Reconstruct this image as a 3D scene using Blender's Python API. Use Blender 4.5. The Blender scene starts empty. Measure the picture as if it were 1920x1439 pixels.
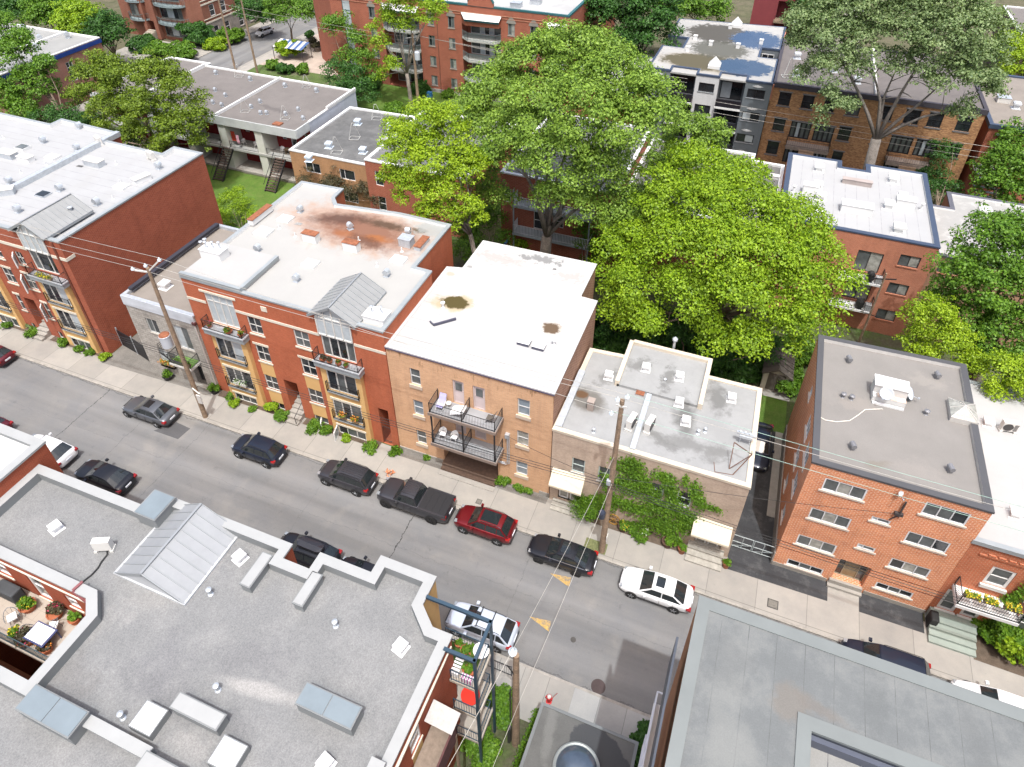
import bpy, bmesh, math, random
import numpy as np
from mathutils import Vector, Matrix
R = math.radians
SC = bpy.context.scene
COL = SC.collection
# ------------------------------------------------------------------ camera
CAMH = 43.0; YAW = 21.26; PIT = 36.68; FPX = 1302.5; CXP = 960.0; CYP = 510.0
cd = bpy.data.cameras.new('camera'); cam = bpy.data.objects.new('camera', cd); COL.objects.link(cam)
cam.location = (0, 0, CAMH); cam.rotation_euler = (R(90 - PIT), 0, R(YAW))
cd.sensor_fit = 'HORIZONTAL'; cd.sensor_width = 36; cd.lens = FPX / 1920 * 36
cd.shift_y = -(719.5 - CYP) / 1920; cd.clip_end = 2000; cd.clip_start = 0.5
SC.camera = cam
# ------------------------------------------------------------------ world, sun, exposure
SUNV = Vector((0.15, -0.36, 1.0)).normalized()
w = bpy.data.worlds.new('World'); SC.world = w; w.use_nodes = True
nt = w.node_tree; nt.nodes.clear()
sky = nt.nodes.new('ShaderNodeTexSky'); sky.sky_type = 'NISHITA'; sky.sun_disc = False
sky.sun_elevation = math.asin(SUNV.z); sky.sun_rotation = math.atan2(SUNV.x, SUNV.y); sky.air_density = 1.0; sky.dust_density = 7.0
bg = nt.nodes.new('ShaderNodeBackground'); bg.inputs[1].default_value = 0.15
wo = nt.nodes.new('ShaderNodeOutputWorld'); nt.links.new(sky.outputs[0], bg.inputs[0]); nt.links.new(bg.outputs[0], wo.inputs[0])
sl = bpy.data.lights.new('sun', 'SUN'); sl.energy = 2.0; sl.angle = R(0.6); sl.color = (0.93, 0.975, 1.0)
so = bpy.data.objects.new('sun', sl); COL.objects.link(so); so.rotation_euler = SUNV.to_track_quat('Z', 'Y').to_euler()
SC.view_settings.view_transform = 'Standard'; SC.view_settings.look = 'None'
SC.view_settings.exposure = 0.83; SC.view_settings.gamma = 1

# ------------------------------------------------------------------ survey helper: a picture point at a known true height, depth or side plane
_a, _b = R(-YAW), R(PIT)
_W = Vector((math.sin(_a) * math.cos(_b), math.cos(_a) * math.cos(_b), -math.sin(_b)))
_R = Vector((math.cos(_a), -math.sin(_a), 0)); _U = _R.cross(_W)
def ray(x, y): return _W + _R * ((x - CXP) / FPX) - _U * ((y - CYP) / FPX)
def P(x, y, z=0.0):
    d = ray(x, y); t = (z - CAMH) / d.z
    return Vector((t * d.x, t * d.y, z))
def PY(x, y, Y):
    d = ray(x, y); t = Y / d.y
    return Vector((t * d.x, Y, CAMH + t * d.z))

# ------------------------------------------------------------------ materials
MATS = {}
def nodes(name):
    m = bpy.data.materials.new(name); m.use_nodes = True; n = m.node_tree; n.nodes.clear()
    o = n.nodes.new('ShaderNodeOutputMaterial'); b = n.nodes.new('ShaderNodeBsdfPrincipled')
    n.links.new(b.outputs[0], o.inputs[0]); MATS[name] = m
    return m, n, b
def N(n, t, **k):
    x = n.nodes.new(t)
    for a, v in k.items():
        if a in x.inputs.keys(): x.inputs[a].default_value = v
        else: setattr(x, a, v)
    return x
def noise(n, vec, scale, detail=4, rough=.6):
    x = N(n, 'ShaderNodeTexNoise'); x.inputs['Scale'].default_value = scale; x.inputs['Detail'].default_value = detail; x.inputs['Roughness'].default_value = rough
    if vec is not None: n.links.new(vec, x.inputs['Vector'])
    return x.outputs['Fac']
def ramp(n, fac, a, b, ca=(0, 0, 0, 1), cb=(1, 1, 1, 1)):
    x = n.nodes.new('ShaderNodeMapRange'); x.inputs['From Min'].default_value = a; x.inputs['From Max'].default_value = b; x.clamp = True
    n.links.new(fac, x.inputs['Value']); return x.outputs[0]
def mix(n, fac, a, b, mode='MIX'):
    x = n.nodes.new('ShaderNodeMix'); x.data_type = 'RGBA'; x.blend_type = mode
    for s, v in ((x.inputs[0], fac), (x.inputs[6], a), (x.inputs[7], b)):
        if isinstance(v, (int, float)): s.default_value = v
        elif isinstance(v, (tuple, list)): s.default_value = (*v[:3], 1)
        else: n.links.new(v, s)
    return x.outputs[2]
def math_(n, op, a, b=None):
    x = n.nodes.new('ShaderNodeMath'); x.operation = op
    for s, v in ((x.inputs[0], a), (x.inputs[1], b)):
        if v is None: continue
        if isinstance(v, (int, float)): s.default_value = v
        else: n.links.new(v, s)
    return x.outputs[0]
def pos(n): return n.nodes.new('ShaderNodeNewGeometry').outputs['Position']
def uvn(n): return n.nodes.new('ShaderNodeTexCoord').outputs['UV']
def bump(n, b, h, st=.3, d=.02):
    x = n.nodes.new('ShaderNodeBump'); x.inputs['Strength'].default_value = st; x.inputs['Distance'].default_value = d
    n.links.new(h, x.inputs['Height']); n.links.new(x.outputs[0], b.inputs['Normal'])
def dark(c, k): return tuple(v * k for v in c[:3])
def mk(name, c, rough=.75, metal=0., var=.12, scale=.8, fine=0., fscale=25, spec=.4, coat=0., bmp=0.):
    if name in MATS: return MATS[name]
    m, n, b = nodes(name)
    b.inputs['Roughness'].default_value = rough; b.inputs['Metallic'].default_value = metal
    b.inputs['Specular IOR Level'].default_value = spec; b.inputs['Coat Weight'].default_value = coat; b.inputs['Coat Roughness'].default_value = .06
    p = pos(n); col = None
    if var > 0:
        col = mix(n, ramp(n, noise(n, p, scale, 5, .65), .3, .7), dark(c, 1 - var), dark(c, 1 + var))
    if fine > 0:
        f = noise(n, p, fscale, 2, .7)
        col = mix(n, ramp(n, f, .3, .7), mix(n, 1.0, col if col else c, (1 - fine,) * 3, 'MULTIPLY'), mix(n, 1.0, col if col else c, (1 + fine,) * 3, 'MULTIPLY'))
        if bmp: bump(n, b, f, bmp)
    if col: n.links.new(col, b.inputs['Base Color'])
    else: b.inputs['Base Color'].default_value = (*c, 1)
    return m
def brick(name, c1, c2, mortar, bw=.21, rh=.072, var=.12, ms=.012, spread=0., streak=None):
    if name in MATS: return MATS[name]
    m, n, b = nodes(name); b.inputs['Roughness'].default_value = .9; b.inputs['Specular IOR Level'].default_value = .2
    t = n.nodes.new('ShaderNodeTexBrick'); n.links.new(uvn(n), t.inputs['Vector'])
    t.inputs['Scale'].default_value = 1; t.inputs['Brick Width'].default_value = bw; t.inputs['Row Height'].default_value = rh
    t.inputs['Mortar Size'].default_value = ms; t.inputs['Mortar Smooth'].default_value = .1; t.inputs['Bias'].default_value = 0
    for k, v in (('Color1', c1), ('Color2', c2), ('Mortar', mortar)): t.inputs[k].default_value = (*v, 1)
    p = pos(n)
    col = mix(n, 1.0, t.outputs['Color'], mix(n, ramp(n, noise(n, p, .45, 6, .7), .3, .7), (1 - var,) * 3, (1 + var,) * 3), 'MULTIPLY')
    col = mix(n, 1.0, col, mix(n, ramp(n, noise(n, p, 9, 3, .8), .3, .7), (1 - var * .8 - spread,) * 3, (1 + var * .8 + spread,) * 3), 'MULTIPLY')
    if streak:   # rusty drip marks between two heights
        z0, z1, thr, sc_ = streak; mp = n.nodes.new('ShaderNodeMapping'); n.links.new(p, mp.inputs['Vector']); mp.inputs['Scale'].default_value = (1.6, 1.6, .35)
        sx = n.nodes.new('ShaderNodeSeparateXYZ'); n.links.new(p, sx.inputs[0])
        f = math_(n, 'MULTIPLY', ramp(n, noise(n, mp.outputs[0], 1.9, 5, .75), thr, thr + .08), math_(n, 'MULTIPLY', ramp(n, sx.outputs[2], z0, z0 + .5), ramp(n, sx.outputs[2], z1, z1 - .3)))
        col = mix(n, math_(n, 'MULTIPLY', f, .75), col, sc_)
    mp2 = n.nodes.new('ShaderNodeMapping'); n.links.new(p, mp2.inputs['Vector']); mp2.inputs['Scale'].default_value = (1.2, 1.2, .16)
    col = mix(n, ramp(n, noise(n, mp2.outputs[0], 1.0, 5, .7), .52, .78), col, mix(n, 1.0, col, (.80, .79, .80), 'MULTIPLY'))
    n.links.new(col, b.inputs['Base Color'])
    return m
def stains(name, base, items, rough=.7, var=.06, fine=.05, seams=None, fscale=22, spec=.3, mottle=None, wet=None):
    """a roof or floor surface with marks of their own shape: items = (x, y, rx, ry, rot, colour, amount, soft, distort)"""
    m, n, b = nodes(name); b.inputs['Roughness'].default_value = rough; b.inputs['Specular IOR Level'].default_value = spec
    p = pos(n)
    col = mix(n, ramp(n, noise(n, p, .5, 6, .7), .3, .7), dark(base, 1 - var), dark(base, 1 + var))
    if mottle:
        col = mix(n, ramp(n, noise(n, p, mottle[1], 6, .75), mottle[2], mottle[3]), col, mottle[0])
    if seams:   # (direction 0=x 1=y, spacing, colour, width)
        sx = n.nodes.new('ShaderNodeSeparateXYZ'); n.links.new(p, sx.inputs[0])
        for d, sp, off, sc_, wd in seams:
            v = math_(n, 'PINGPONG', math_(n, 'ADD', sx.outputs[d], off), sp / 2)
            f = math_(n, 'LESS_THAN', v, wd)
            f = math_(n, 'MULTIPLY', f, ramp(n, noise(n, p, 1.3, 3), .35, .6))
            col = mix(n, f, col, sc_)
    wetf = None
    for i, (x, y, rx, ry, rot, sc_, amt, soft, dist) in enumerate(items):
        mp = n.nodes.new('ShaderNodeMapping'); mp.vector_type = 'TEXTURE'
        mp.inputs['Location'].default_value = (x, y, 0); mp.inputs['Rotation'].default_value = (0, 0, R(rot)); mp.inputs['Scale'].default_value = (rx, ry, 1000)
        n.links.new(p, mp.inputs['Vector'])
        ln = n.nodes.new('ShaderNodeVectorMath'); ln.operation = 'LENGTH'; n.links.new(mp.outputs[0], ln.inputs[0])
        d = math_(n, 'ADD', ln.outputs['Value'], math_(n, 'MULTIPLY', math_(n, 'SUBTRACT', noise(n, p, .9 + .2 * i, 7, .68), .5), dist * 3.0))
        f = math_(n, 'MULTIPLY', ramp(n, d, 1.12, 1.12 - soft * .75), amt)
        if wet and i in wet:
            wetf = f if wetf is None else math_(n, 'MAXIMUM', wetf, f)
        col = mix(n, f, col, sc_)
    f = noise(n, p, fscale, 2, .75)
    col = mix(n, ramp(n, f, .3, .7), mix(n, 1.0, col, (1 - fine,) * 3, 'MULTIPLY'), mix(n, 1.0, col, (1 + fine,) * 3, 'MULTIPLY'))
    n.links.new(col, b.inputs['Base Color'])
    if wetf is not None:
        n.links.new(math_(n, 'MULTIPLY', math_(n, 'SUBTRACT', 1.0, wetf), rough), b.inputs['Roughness'])
    return m
def leafmat(name, c1, c2, c3, tr=.35):
    m, n, b = nodes(name)
    g = n.nodes.new('ShaderNodeNewGeometry')
    r = g.outputs['Random Per Island']
    col = mix(n, ramp(n, r, 0, .5), c1, c2); col = mix(n, ramp(n, r, .55, 1), col, c3)
    big = ramp(n, noise(n, g.outputs['Position'], .55, 3), .35, .65)
    col = mix(n, 1.0, col, mix(n, big, (.82, .85, .8), (1.15, 1.12, 1.1)), 'MULTIPLY')
    n.links.new(col, b.inputs['Base Color']); b.inputs['Roughness'].default_value = .5; b.inputs['Specular IOR Level'].default_value = .3
    t = n.nodes.new('ShaderNodeBsdfTranslucent'); n.links.new(mix(n, 1.0, col, (1.25, 1.3, .6), 'MULTIPLY'), t.inputs[0])
    ms = n.nodes.new('ShaderNodeMixShader'); ms.inputs[0].default_value = tr
    n.links.new(b.outputs[0], ms.inputs[1]); n.links.new(t.outputs[0], ms.inputs[2])
    o = [x for x in n.nodes if x.type == 'OUTPUT_MATERIAL'][0]; n.links.new(ms.outputs[0], o.inputs[0])
    return m
def paint(name, c, metal=0.3, rough=.4, coat=.55): return mk(name, c, rough, metal, 0, 1, spec=.4, coat=coat)

white = mk('white_paint', (.66, .66, .65), .6, var=.05)
offwhite = mk('off_white', (.58, .565, .53), .7, var=.06)
cream = mk('cream_stone', (.62, .57, .47), .85, var=.08)
conc = mk('pale_concrete', (.30, .28, .25), .9, var=.12, scale=1.5, fine=.08)
black = mk('black_metal', (.02, .02, .022), .5, var=0)
darkm = mk('dark_bronze', (.05, .045, .045), .5, var=.1)
galv = mk('galvanised_steel', (.50, .53, .56), .42, .45, var=.15, scale=4)
galvb = mk('blue_grey_flashing', (.30, .325, .335), .5, .2, var=.1, scale=1)
glassd = mk('window_glass_dark', (.022, .026, .03), .06, 0, .5, .9, spec=.7)
glassm = mk('window_glass_grey', (.10, .11, .11), .1, 0, .35, 1.2, spec=.6)
glassc = mk('window_glass_curtain', (.30, .30, .27), .15, 0, .35, 2.5, spec=.6)
glassb = mk('window_glass_blind', (.42, .46, .48), .15, 0, .12, 2.0, spec=.6)
rubber = mk('tyre_rubber', (.018, .018, .018), .85, var=0)
wood = mk('weathered_wood', (.20, .15, .10), .85, var=.3, scale=4, fine=.15)
polewood = mk('pole_wood', (.24, .17, .115), .9, var=.3, scale=2.2, fine=.2, fscale=12)
porcelain = mk('insulator_grey', (.5, .56, .6), .3, var=0, spec=.6)
rust = mk('rusty_metal', (.23, .085, .042), .85, var=.35, scale=4)
soil = mk('garden_soil', (.10, .075, .055), .95, var=.3, scale=3, fine=.2)
terracotta = mk('terracotta', (.35, .11, .05), .85, var=.2)
plasticw = mk('white_plastic', (.75, .75, .74), .4, var=.03)
redp = mk('red_plastic', (.65, .03, .015), .45, var=.04)

# ------------------------------------------------------------------ object registry
WO = {}      # world origin of every object built unrotated
def tag(o, label=None, cat=None, group=None, kind=None):
    if label: o['label'] = label
    if cat: o['category'] = cat
    if group: o['group'] = group
    if kind: o['kind'] = kind
    return o
def thing(name, label, cat, loc=(0, 0, 0), group=None, kind=None):
    o = bpy.data.objects.new(name, None); COL.objects.link(o); o.location = loc; o.empty_display_size = .3
    WO[o.name] = Vector(loc)
    return tag(o, label, cat, group, kind)
class MB:
    def __init__(s): s.v = []; s.f = []; s.m = []; s.uv = None
    def face(s, pts, m=0):
        i = len(s.v); s.v.extend([tuple(p) for p in pts]); s.f.append(tuple(range(i, i + len(pts)))); s.m.append(m)
    def box(s, x0, x1, y0, y1, z0, z1, m=0, mt=None):
        i = len(s.v)
        s.v.extend([(x0, y0, z0), (x1, y0, z0), (x1, y1, z0), (x0, y1, z0), (x0, y0, z1), (x1, y0, z1), (x1, y1, z1), (x0, y1, z1)])
        for q, mm in (((0, 3, 2, 1), m), ((4, 5, 6, 7), m if mt is None else mt), ((0, 1, 5, 4), m), ((1, 2, 6, 5), m), ((2, 3, 7, 6), m), ((3, 0, 4, 7), m)):
            s.f.append(tuple(i + k for k in q)); s.m.append(mm)
        return s
    def bar(s, a, b, w, h=None, m=0):
        """square bar from a to b"""
        a = Vector(a); b = Vector(b); h = h or w; d = (b - a)
        if d.length < 1e-6: return s
        d.normalize(); up = Vector((0, 0, 1)) if abs(d.z) < .95 else Vector((0, 1, 0))
        x = d.cross(up).normalized() * w / 2; y = x.cross(d).normalized() * h / 2
        i = len(s.v)
        for c in (a, b):
            for q in (-x - y, x - y, x + y, -x + y): s.v.append(tuple(c + q))
        for q in ((3, 2, 1, 0), (4, 5, 6, 7), (0, 1, 5, 4), (1, 2, 6, 5), (2, 3, 7, 6), (3, 0, 4, 7)): s.f.append(tuple(i + k for k in q)); s.m.append(m)
        return s
    def tube(s, pts, r, n=6, m=0, cap=True):
        pts = [Vector(p) for p in pts]; rs = r if isinstance(r, (list, tuple)) else [r] * len(pts); i0 = len(s.v)
        for k, p in enumerate(pts):
            d = (pts[min(k + 1, len(pts) - 1)] - pts[max(k - 1, 0)]).normalized()
            up = Vector((0, 0, 1)) if abs(d.z) < .9 else Vector((1, 0, 0))
            x = d.cross(up).normalized(); y = x.cross(d)
            for j in range(n):
                a = 2 * math.pi * j / n; s.v.append(tuple(p + (x * math.cos(a) + y * math.sin(a)) * rs[k]))
        for k in range(len(pts) - 1):
            for j in range(n):
                a = i0 + k * n + j; b = i0 + k * n + (j + 1) % n; s.f.append((a, a + n, b + n, b)); s.m.append(m)
        if cap:
            s.f.append(tuple(i0 + j for j in range(n))); s.m.append(m)
            s.f.append(tuple(i0 + (len(pts) - 1) * n + j for j in reversed(range(n)))); s.m.append(m)
        return s
    def lathe(s, c, prof, n=12, m=0, axis='z'):
        i0 = len(s.v)
        for r, z in prof:
            for j in range(n):
                a = 2 * math.pi * j / n; x, y = r * math.cos(a), r * math.sin(a)
                s.v.append((c[0] + x, c[1] + y, c[2] + z) if axis == 'z' else ((c[0] + x, c[1] + z, c[2] + y) if axis == 'y' else (c[0] + z, c[1] + x, c[2] + y)))
        for k in range(len(prof) - 1):
            for j in range(n):
                a = i0 + k * n + j; b = i0 + k * n + (j + 1) % n; s.f.append((a, b, b + n, a + n)); s.m.append(m)
        s.f.append(tuple(i0 + j for j in reversed(range(n)))); s.m.append(m)
        s.f.append(tuple(i0 + (len(prof) - 1) * n + j for j in range(n))); s.m.append(m)
        return s
    def prism(s, poly, z0, z1, m=0, mt=None):
        n = len(poly); i = len(s.v)
        s.v.extend([(p[0], p[1], z0) for p in poly]); s.v.extend([(p[0], p[1], z1) for p in poly])
        for k in range(n):
            j = (k + 1) % n; s.f.append((i + k, i + j, i + n + j, i + n + k)); s.m.append(m)
        s.f.append(tuple(i + k for k in reversed(range(n)))); s.m.append(m)
        s.f.append(tuple(i + n + k for k in range(n))); s.m.append(m if mt is None else mt)
        return s
    def mesh(s, name, mats, off=(0, 0, 0), smooth=False):
        me = bpy.data.meshes.new(name)
        ox, oy, oz = off
        me.from_pydata([(a - ox, b - oy, c - oz) for a, b, c in s.v], [], s.f)
        for x in mats: me.materials.append(x)
        me.polygons.foreach_set('material_index', s.m)
        uvl = me.uv_layers.new(name='UVMap'); dat = []
        for p in me.polygons:
            nn = p.normal
            if abs(nn.z) > .75: tx, ty = Vector((1, 0, 0)), Vector((0, 1, 0))
            else:
                tx = Vector((-nn.y, nn.x, 0)).normalized(); ty = Vector((0, 0, 1))
            for li in p.loop_indices:
                c = Vector(s.v[me.loops[li].vertex_index]); dat.extend((c.dot(tx), c.dot(ty)))
        uvl.data.foreach_set('uv', dat)
        if smooth: me.polygons.foreach_set('use_smooth', [True] * len(me.polygons))
        me.update(); return me
    def build(s, name, mats, parent=None, at=None, smooth=False, **t):
        if not isinstance(mats, (list, tuple)): mats = [mats]
        base = WO[parent.name] if parent else Vector((0, 0, 0))
        at = Vector(at) if at else (base.copy() if parent else Vector(s.v[0]))
        me = s.mesh(name, mats, at, smooth); o = bpy.data.objects.new(name, me); COL.objects.link(o)
        if parent: o.parent = parent
        o.location = at - base; WO[o.name] = at.copy()
        return tag(o, **t)
def structure(name, mb, mats): return mb.build(name, mats, kind='structure')
PR = {}
def proto(key, fn):
    """fn() -> list of (name, MB, mats, smooth); the first is the part, the rest are its sub-parts"""
    if key not in PR: PR[key] = [(nm, mb.mesh(nm, ms if isinstance(ms, (list, tuple)) else [ms], (0, 0, 0), sm)) for nm, mb, ms, sm in fn()]
    return PR[key]
def put(key, fn, parent, loc, rz=0., scale=None, name=None, **t):
    pr = proto(key, fn); first = None
    for i, (nm, me) in enumerate(pr):
        o = bpy.data.objects.new(name if (i == 0 and name) else nm, me); COL.objects.link(o)
        if i == 0:
            first = o
            base = WO[parent.name] if parent else Vector((0, 0, 0))
            if parent: o.parent = parent
            o.location = Vector(loc) - base; o.rotation_euler = (0, 0, rz); WO[o.name] = Vector(loc)
            if scale: o.scale = scale if isinstance(scale, (tuple, list)) else (scale,) * 3
            tag(o, **t)
        else: o.parent = first
    return first
def boxes(name, mats, root, *bs, **k):
    for b in bs: MB().box(*b).build(name, mats, root, **k)
def kids(o): return [c for c in bpy.data.objects if c.parent == o]
def dup(root, loc, rz=0., label=None, group=None):
    def cp(o, par):
        c = o.copy(); COL.objects.link(c); c.parent = par
        for ch in kids(o): cp(ch, c)
        return c
    src = list(kids(root)); r = root.copy(); COL.objects.link(r); r.location = loc; r.rotation_euler = (0, 0, rz)
    for ch in src: cp(ch, r)
    if label: r['label'] = label
    if group: r['group'] = group
    WO[r.name] = Vector(loc)
    return r
# ------------------------------------------------------------------ building helpers
def inset(poly, d):
    n = len(poly); out = []
    for i in range(n):
        p0 = Vector(poly[i - 1][:2]); p = Vector(poly[i][:2]); p1 = Vector(poly[(i + 1) % n][:2])
        a = (p - p0).normalized(); b = (p1 - p).normalized()
        na = Vector((-a.y, a.x)); nb = Vector((-b.y, b.x)); k = 1 + na.dot(nb)
        m = (na + nb) / max(k, .3) * d; out.append((p.x + m.x, p.y + m.y))
    return out
def coping(root, poly, zt, zr, wd=.3, mats=None, name='parapet', over=.05, drop=.14, inner=True, skip=()):
    o = inset(poly, -over); q = inset(poly, wd); mb = MB(); n = len(poly)
    for i in range(n):
        if i in skip: continue
        j = (i + 1) % n
        mb.face([(*o[i], zt), (*o[j], zt), (*q[j], zt), (*q[i], zt)], 0)
        mb.face([(*o[i], zt - drop), (*o[j], zt - drop), (*o[j], zt), (*o[i], zt)], 0)
        mb.face([(*poly[i][:2], zt - drop), (*poly[j][:2], zt - drop), (*o[j], zt - drop), (*o[i], zt - drop)], 0)
        if inner: mb.face([(*q[j], zr - .02), (*q[i], zr - .02), (*q[i], zt), (*q[j], zt)], 1)
    return mb.build(name, mats, root)
def frame_key(w, h, xs, ys, fm, pm, fw, mw): return (round(w, 2), round(h, 2), tuple(xs), tuple(ys), fm.name, pm.name if not isinstance(pm, (list, tuple)) else tuple(x.name for x in pm), fw, mw)
def make_window(w, h, xs, ys, fm, pm, fw=.07, mw=.055, name='window', dp=.06):
    """local x along the wall, local -y outward, z up; origin = lower left corner of the opening on the glass plane"""
    def fn():
        f = MB(); y0, y1 = -dp, .02
        f.box(0, fw, y0, y1, 0, h); f.box(w - fw, w, y0, y1, 0, h); f.box(fw, w - fw, y0, y1, 0, fw); f.box(fw, w - fw, y0, y1, h - fw, h)
        for x in xs: f.box(x * w - mw / 2, x * w + mw / 2, y0 + .006, y1 - .01, fw, h - fw)
        for z in ys: f.box(fw, w - fw, y0 + .012, y1 - .014, z * h - mw / 2, z * h + mw / 2)
        g = MB(); pms = pm if isinstance(pm, (list, tuple)) else [pm]
        ex = [fw * .5] + [x * w for x in xs] + [w - fw * .5]
        for k in range(len(ex) - 1): g.box(ex[k], ex[k + 1], -.012, .012, fw * .5, h - fw * .5, k % len(pms))
        return [(name, f, fm, False), ('pane', g, pms, False)]
    return frame_key(w, h, xs, ys, fm, pm, fw, mw) + (name,), fn
# style = dict(xs, ys, fm, pm, fw, name, sill=(mat, height, projection, extra), lint=(mat, height, extra), reveal)
def place_window(root, p0, t, n, u0, u1, z0, z1, st):
    w, h = u1 - u0, z1 - z0
    pm = st.get('pm', glassd)
    if isinstance(pm, (list, tuple)) and (st.get('rnd') or isinstance(pm[0], list)): pm = RND.choice(pm)
    key, fn = make_window(w, h, st.get('xs', ()), st.get('ys', ()), st.get('fm', white), pm, st.get('fw', .07), st.get('mw', .055), st.get('name', 'window'))
    rv = st.get('reveal', .12); loc = Vector((*(p0 + t * u0 - n * rv), z0)); rz = math.atan2(t.y, t.x)
    o = put(key, fn, root, loc, rz)
    if st.get('sill'):
        m, hh, pj, ex = st['sill']
        sm = MB(); sm.box(-ex, w + ex, -rv - pj, -rv + .0, -hh, 0); 
        pr = proto(('sill', round(w, 2), m.name, hh, pj, ex, rv), lambda: [('sill', sm, m, False)])
        s = bpy.data.objects.new('sill', pr[0][1]); COL.objects.link(s); s.parent = o
    if st.get('lint'):
        m, hh, ex = st['lint']
        sm = MB(); sm.box(-ex, w + ex, -rv - .05, -rv + .05, h, h + hh)
        pr = proto(('lint', round(w, 2), round(h, 2), m.name, hh, ex, rv), lambda: [('lintel', sm, m, False)])
        s = bpy.data.objects.new('lintel', pr[0][1]); COL.objects.link(s); s.parent = o
    return o
RND = random.Random(7)
def wall_into(mb, root, p0, p1, z0, z1, ops=(), m=0, rv=.12, zones=()):
    p0 = Vector(p0[:2]); p1 = Vector(p1[:2]); L = (p1 - p0).length; t = (p1 - p0) / L; n = Vector((t.y, -t.x))
    def U(a):
        if abs(t.x) > .9: return (a - p0.x) * (1 if t.x > 0 else -1)
        if abs(t.y) > .9: return (a - p0.y) * (1 if t.y > 0 else -1)
        return a
    os_ = []
    for o in ops:
        a, b = sorted((U(o[0]), U(o[1]))); a = max(a, .02); b = min(b, L - .02)
        if b - a > .05: os_.append((a, b, o[2], o[3], o[4] if len(o) > 4 else None))
    zs_ = [tuple(sorted((U(q[0]), U(q[1])))) + tuple(q[2:]) for q in zones]
    us = sorted(set([0, L] + [x for o in os_ for x in o[:2]] + [min(max(x, 0), L) for q in zs_ for x in q[:2]]))
    zz = sorted(set([z0, z1] + [min(max(x, z0), z1) for o in os_ for x in o[2:4]] + [min(max(x, z0), z1) for q in zs_ for x in q[2:4]]))
    def pt(u, z, d=0): q = p0 + t * u - n * d; return (q.x, q.y, z)
    for i in range(len(us) - 1):
        for j in range(len(zz) - 1):
            uc, zc = (us[i] + us[i + 1]) / 2, (zz[j] + zz[j + 1]) / 2
            if us[i + 1] - us[i] < 1e-4 or zz[j + 1] - zz[j] < 1e-4: continue
            if any(o[0] < uc < o[1] and o[2] < zc < o[3] for o in os_): continue
            mm = m
            for q in zs_:
                if q[0] < uc < q[1] and q[2] < zc < q[3]: mm = q[4]
            mb.face([pt(us[i], zz[j]), pt(us[i + 1], zz[j]), pt(us[i + 1], zz[j + 1]), pt(us[i], zz[j + 1])], mm)
    for a, b, c, d, st in os_:
        c = max(c, z0); d = min(d, z1)
        k = st.get('deep', rv + .03) if st else rv + .03
        mb.face([pt(a, c), pt(a, c, k), pt(b, c, k), pt(b, c)], m); mb.face([pt(a, d), pt(b, d), pt(b, d, k), pt(a, d, k)], m)
        mb.face([pt(a, c), pt(a, d), pt(a, d, k), pt(a, c, k)], m); mb.face([pt(b, c), pt(b, c, k), pt(b, d, k), pt(b, d)], m)
        mb.face([pt(a, c, k), pt(a, d, k), pt(b, d, k), pt(b, c, k)], m)
        if st and not st.get('void'): place_window(root, p0, t, n, a, b, c, d, dict(st, reveal=st.get('reveal', rv)))
def building(name, label, cat, poly, zt, zr, wm, roofm, copm, ops=None, zones=None, cw=.3, group=None, base=0., capin=None, wallmats=None, over=.05, drop=.14, wallname='wall', skip=()):
    cx = sum(p[0] for p in poly) / len(poly); cy = sum(p[1] for p in poly) / len(poly)
    root = thing(name, label, cat, (cx, cy, base), group)
    mb = MB(); ops = ops or {}; zones = zones or {}
    for i in range(len(poly)):
        wall_into(mb, root, poly[i], poly[(i + 1) % len(poly)], base - .3, (zr - .05 if i in skip else zt - .03), ops.get(i, ()), 0, zones=zones.get(i, ()))
    mb.build(wallname, wallmats or [wm], root)
    rp = inset(poly, min(cw, .12)); r = MB(); r.face([(*p, zr) for p in rp]); ro = r.build('roof', roofm, root)
    coping(root, poly, zt, zr, cw, [copm, capin or copm], over=over, drop=drop, skip=skip)
    root['_'] = 1; del root['_']
    return root, ro
# ---- railing along a polyline of 3-D points
def railing(parent, pts, h=1.0, sp=.12, m=black, name='railing', r=.022, bal=.014, rails=(1.0, .1), infill=None):
    mb = MB()
    for a, b in zip(pts[:-1], pts[1:]):
        a = Vector(a); b = Vector(b); L = (b - a).length; k = max(1, int(L / sp))
        for f in rails: mb.bar(a + Vector((0, 0, h * f)), b + Vector((0, 0, h * f)), r * 1.6, r * 1.6)
        for i in range(k + 1):
            p = a.lerp(b, i / k); mb.bar(p, p + Vector((0, 0, h)), bal, bal)
        for p in (a, b): mb.bar(p, p + Vector((0, 0, h + .03)), r * 2, r * 2)
    return mb.build(name, m, parent)
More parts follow.
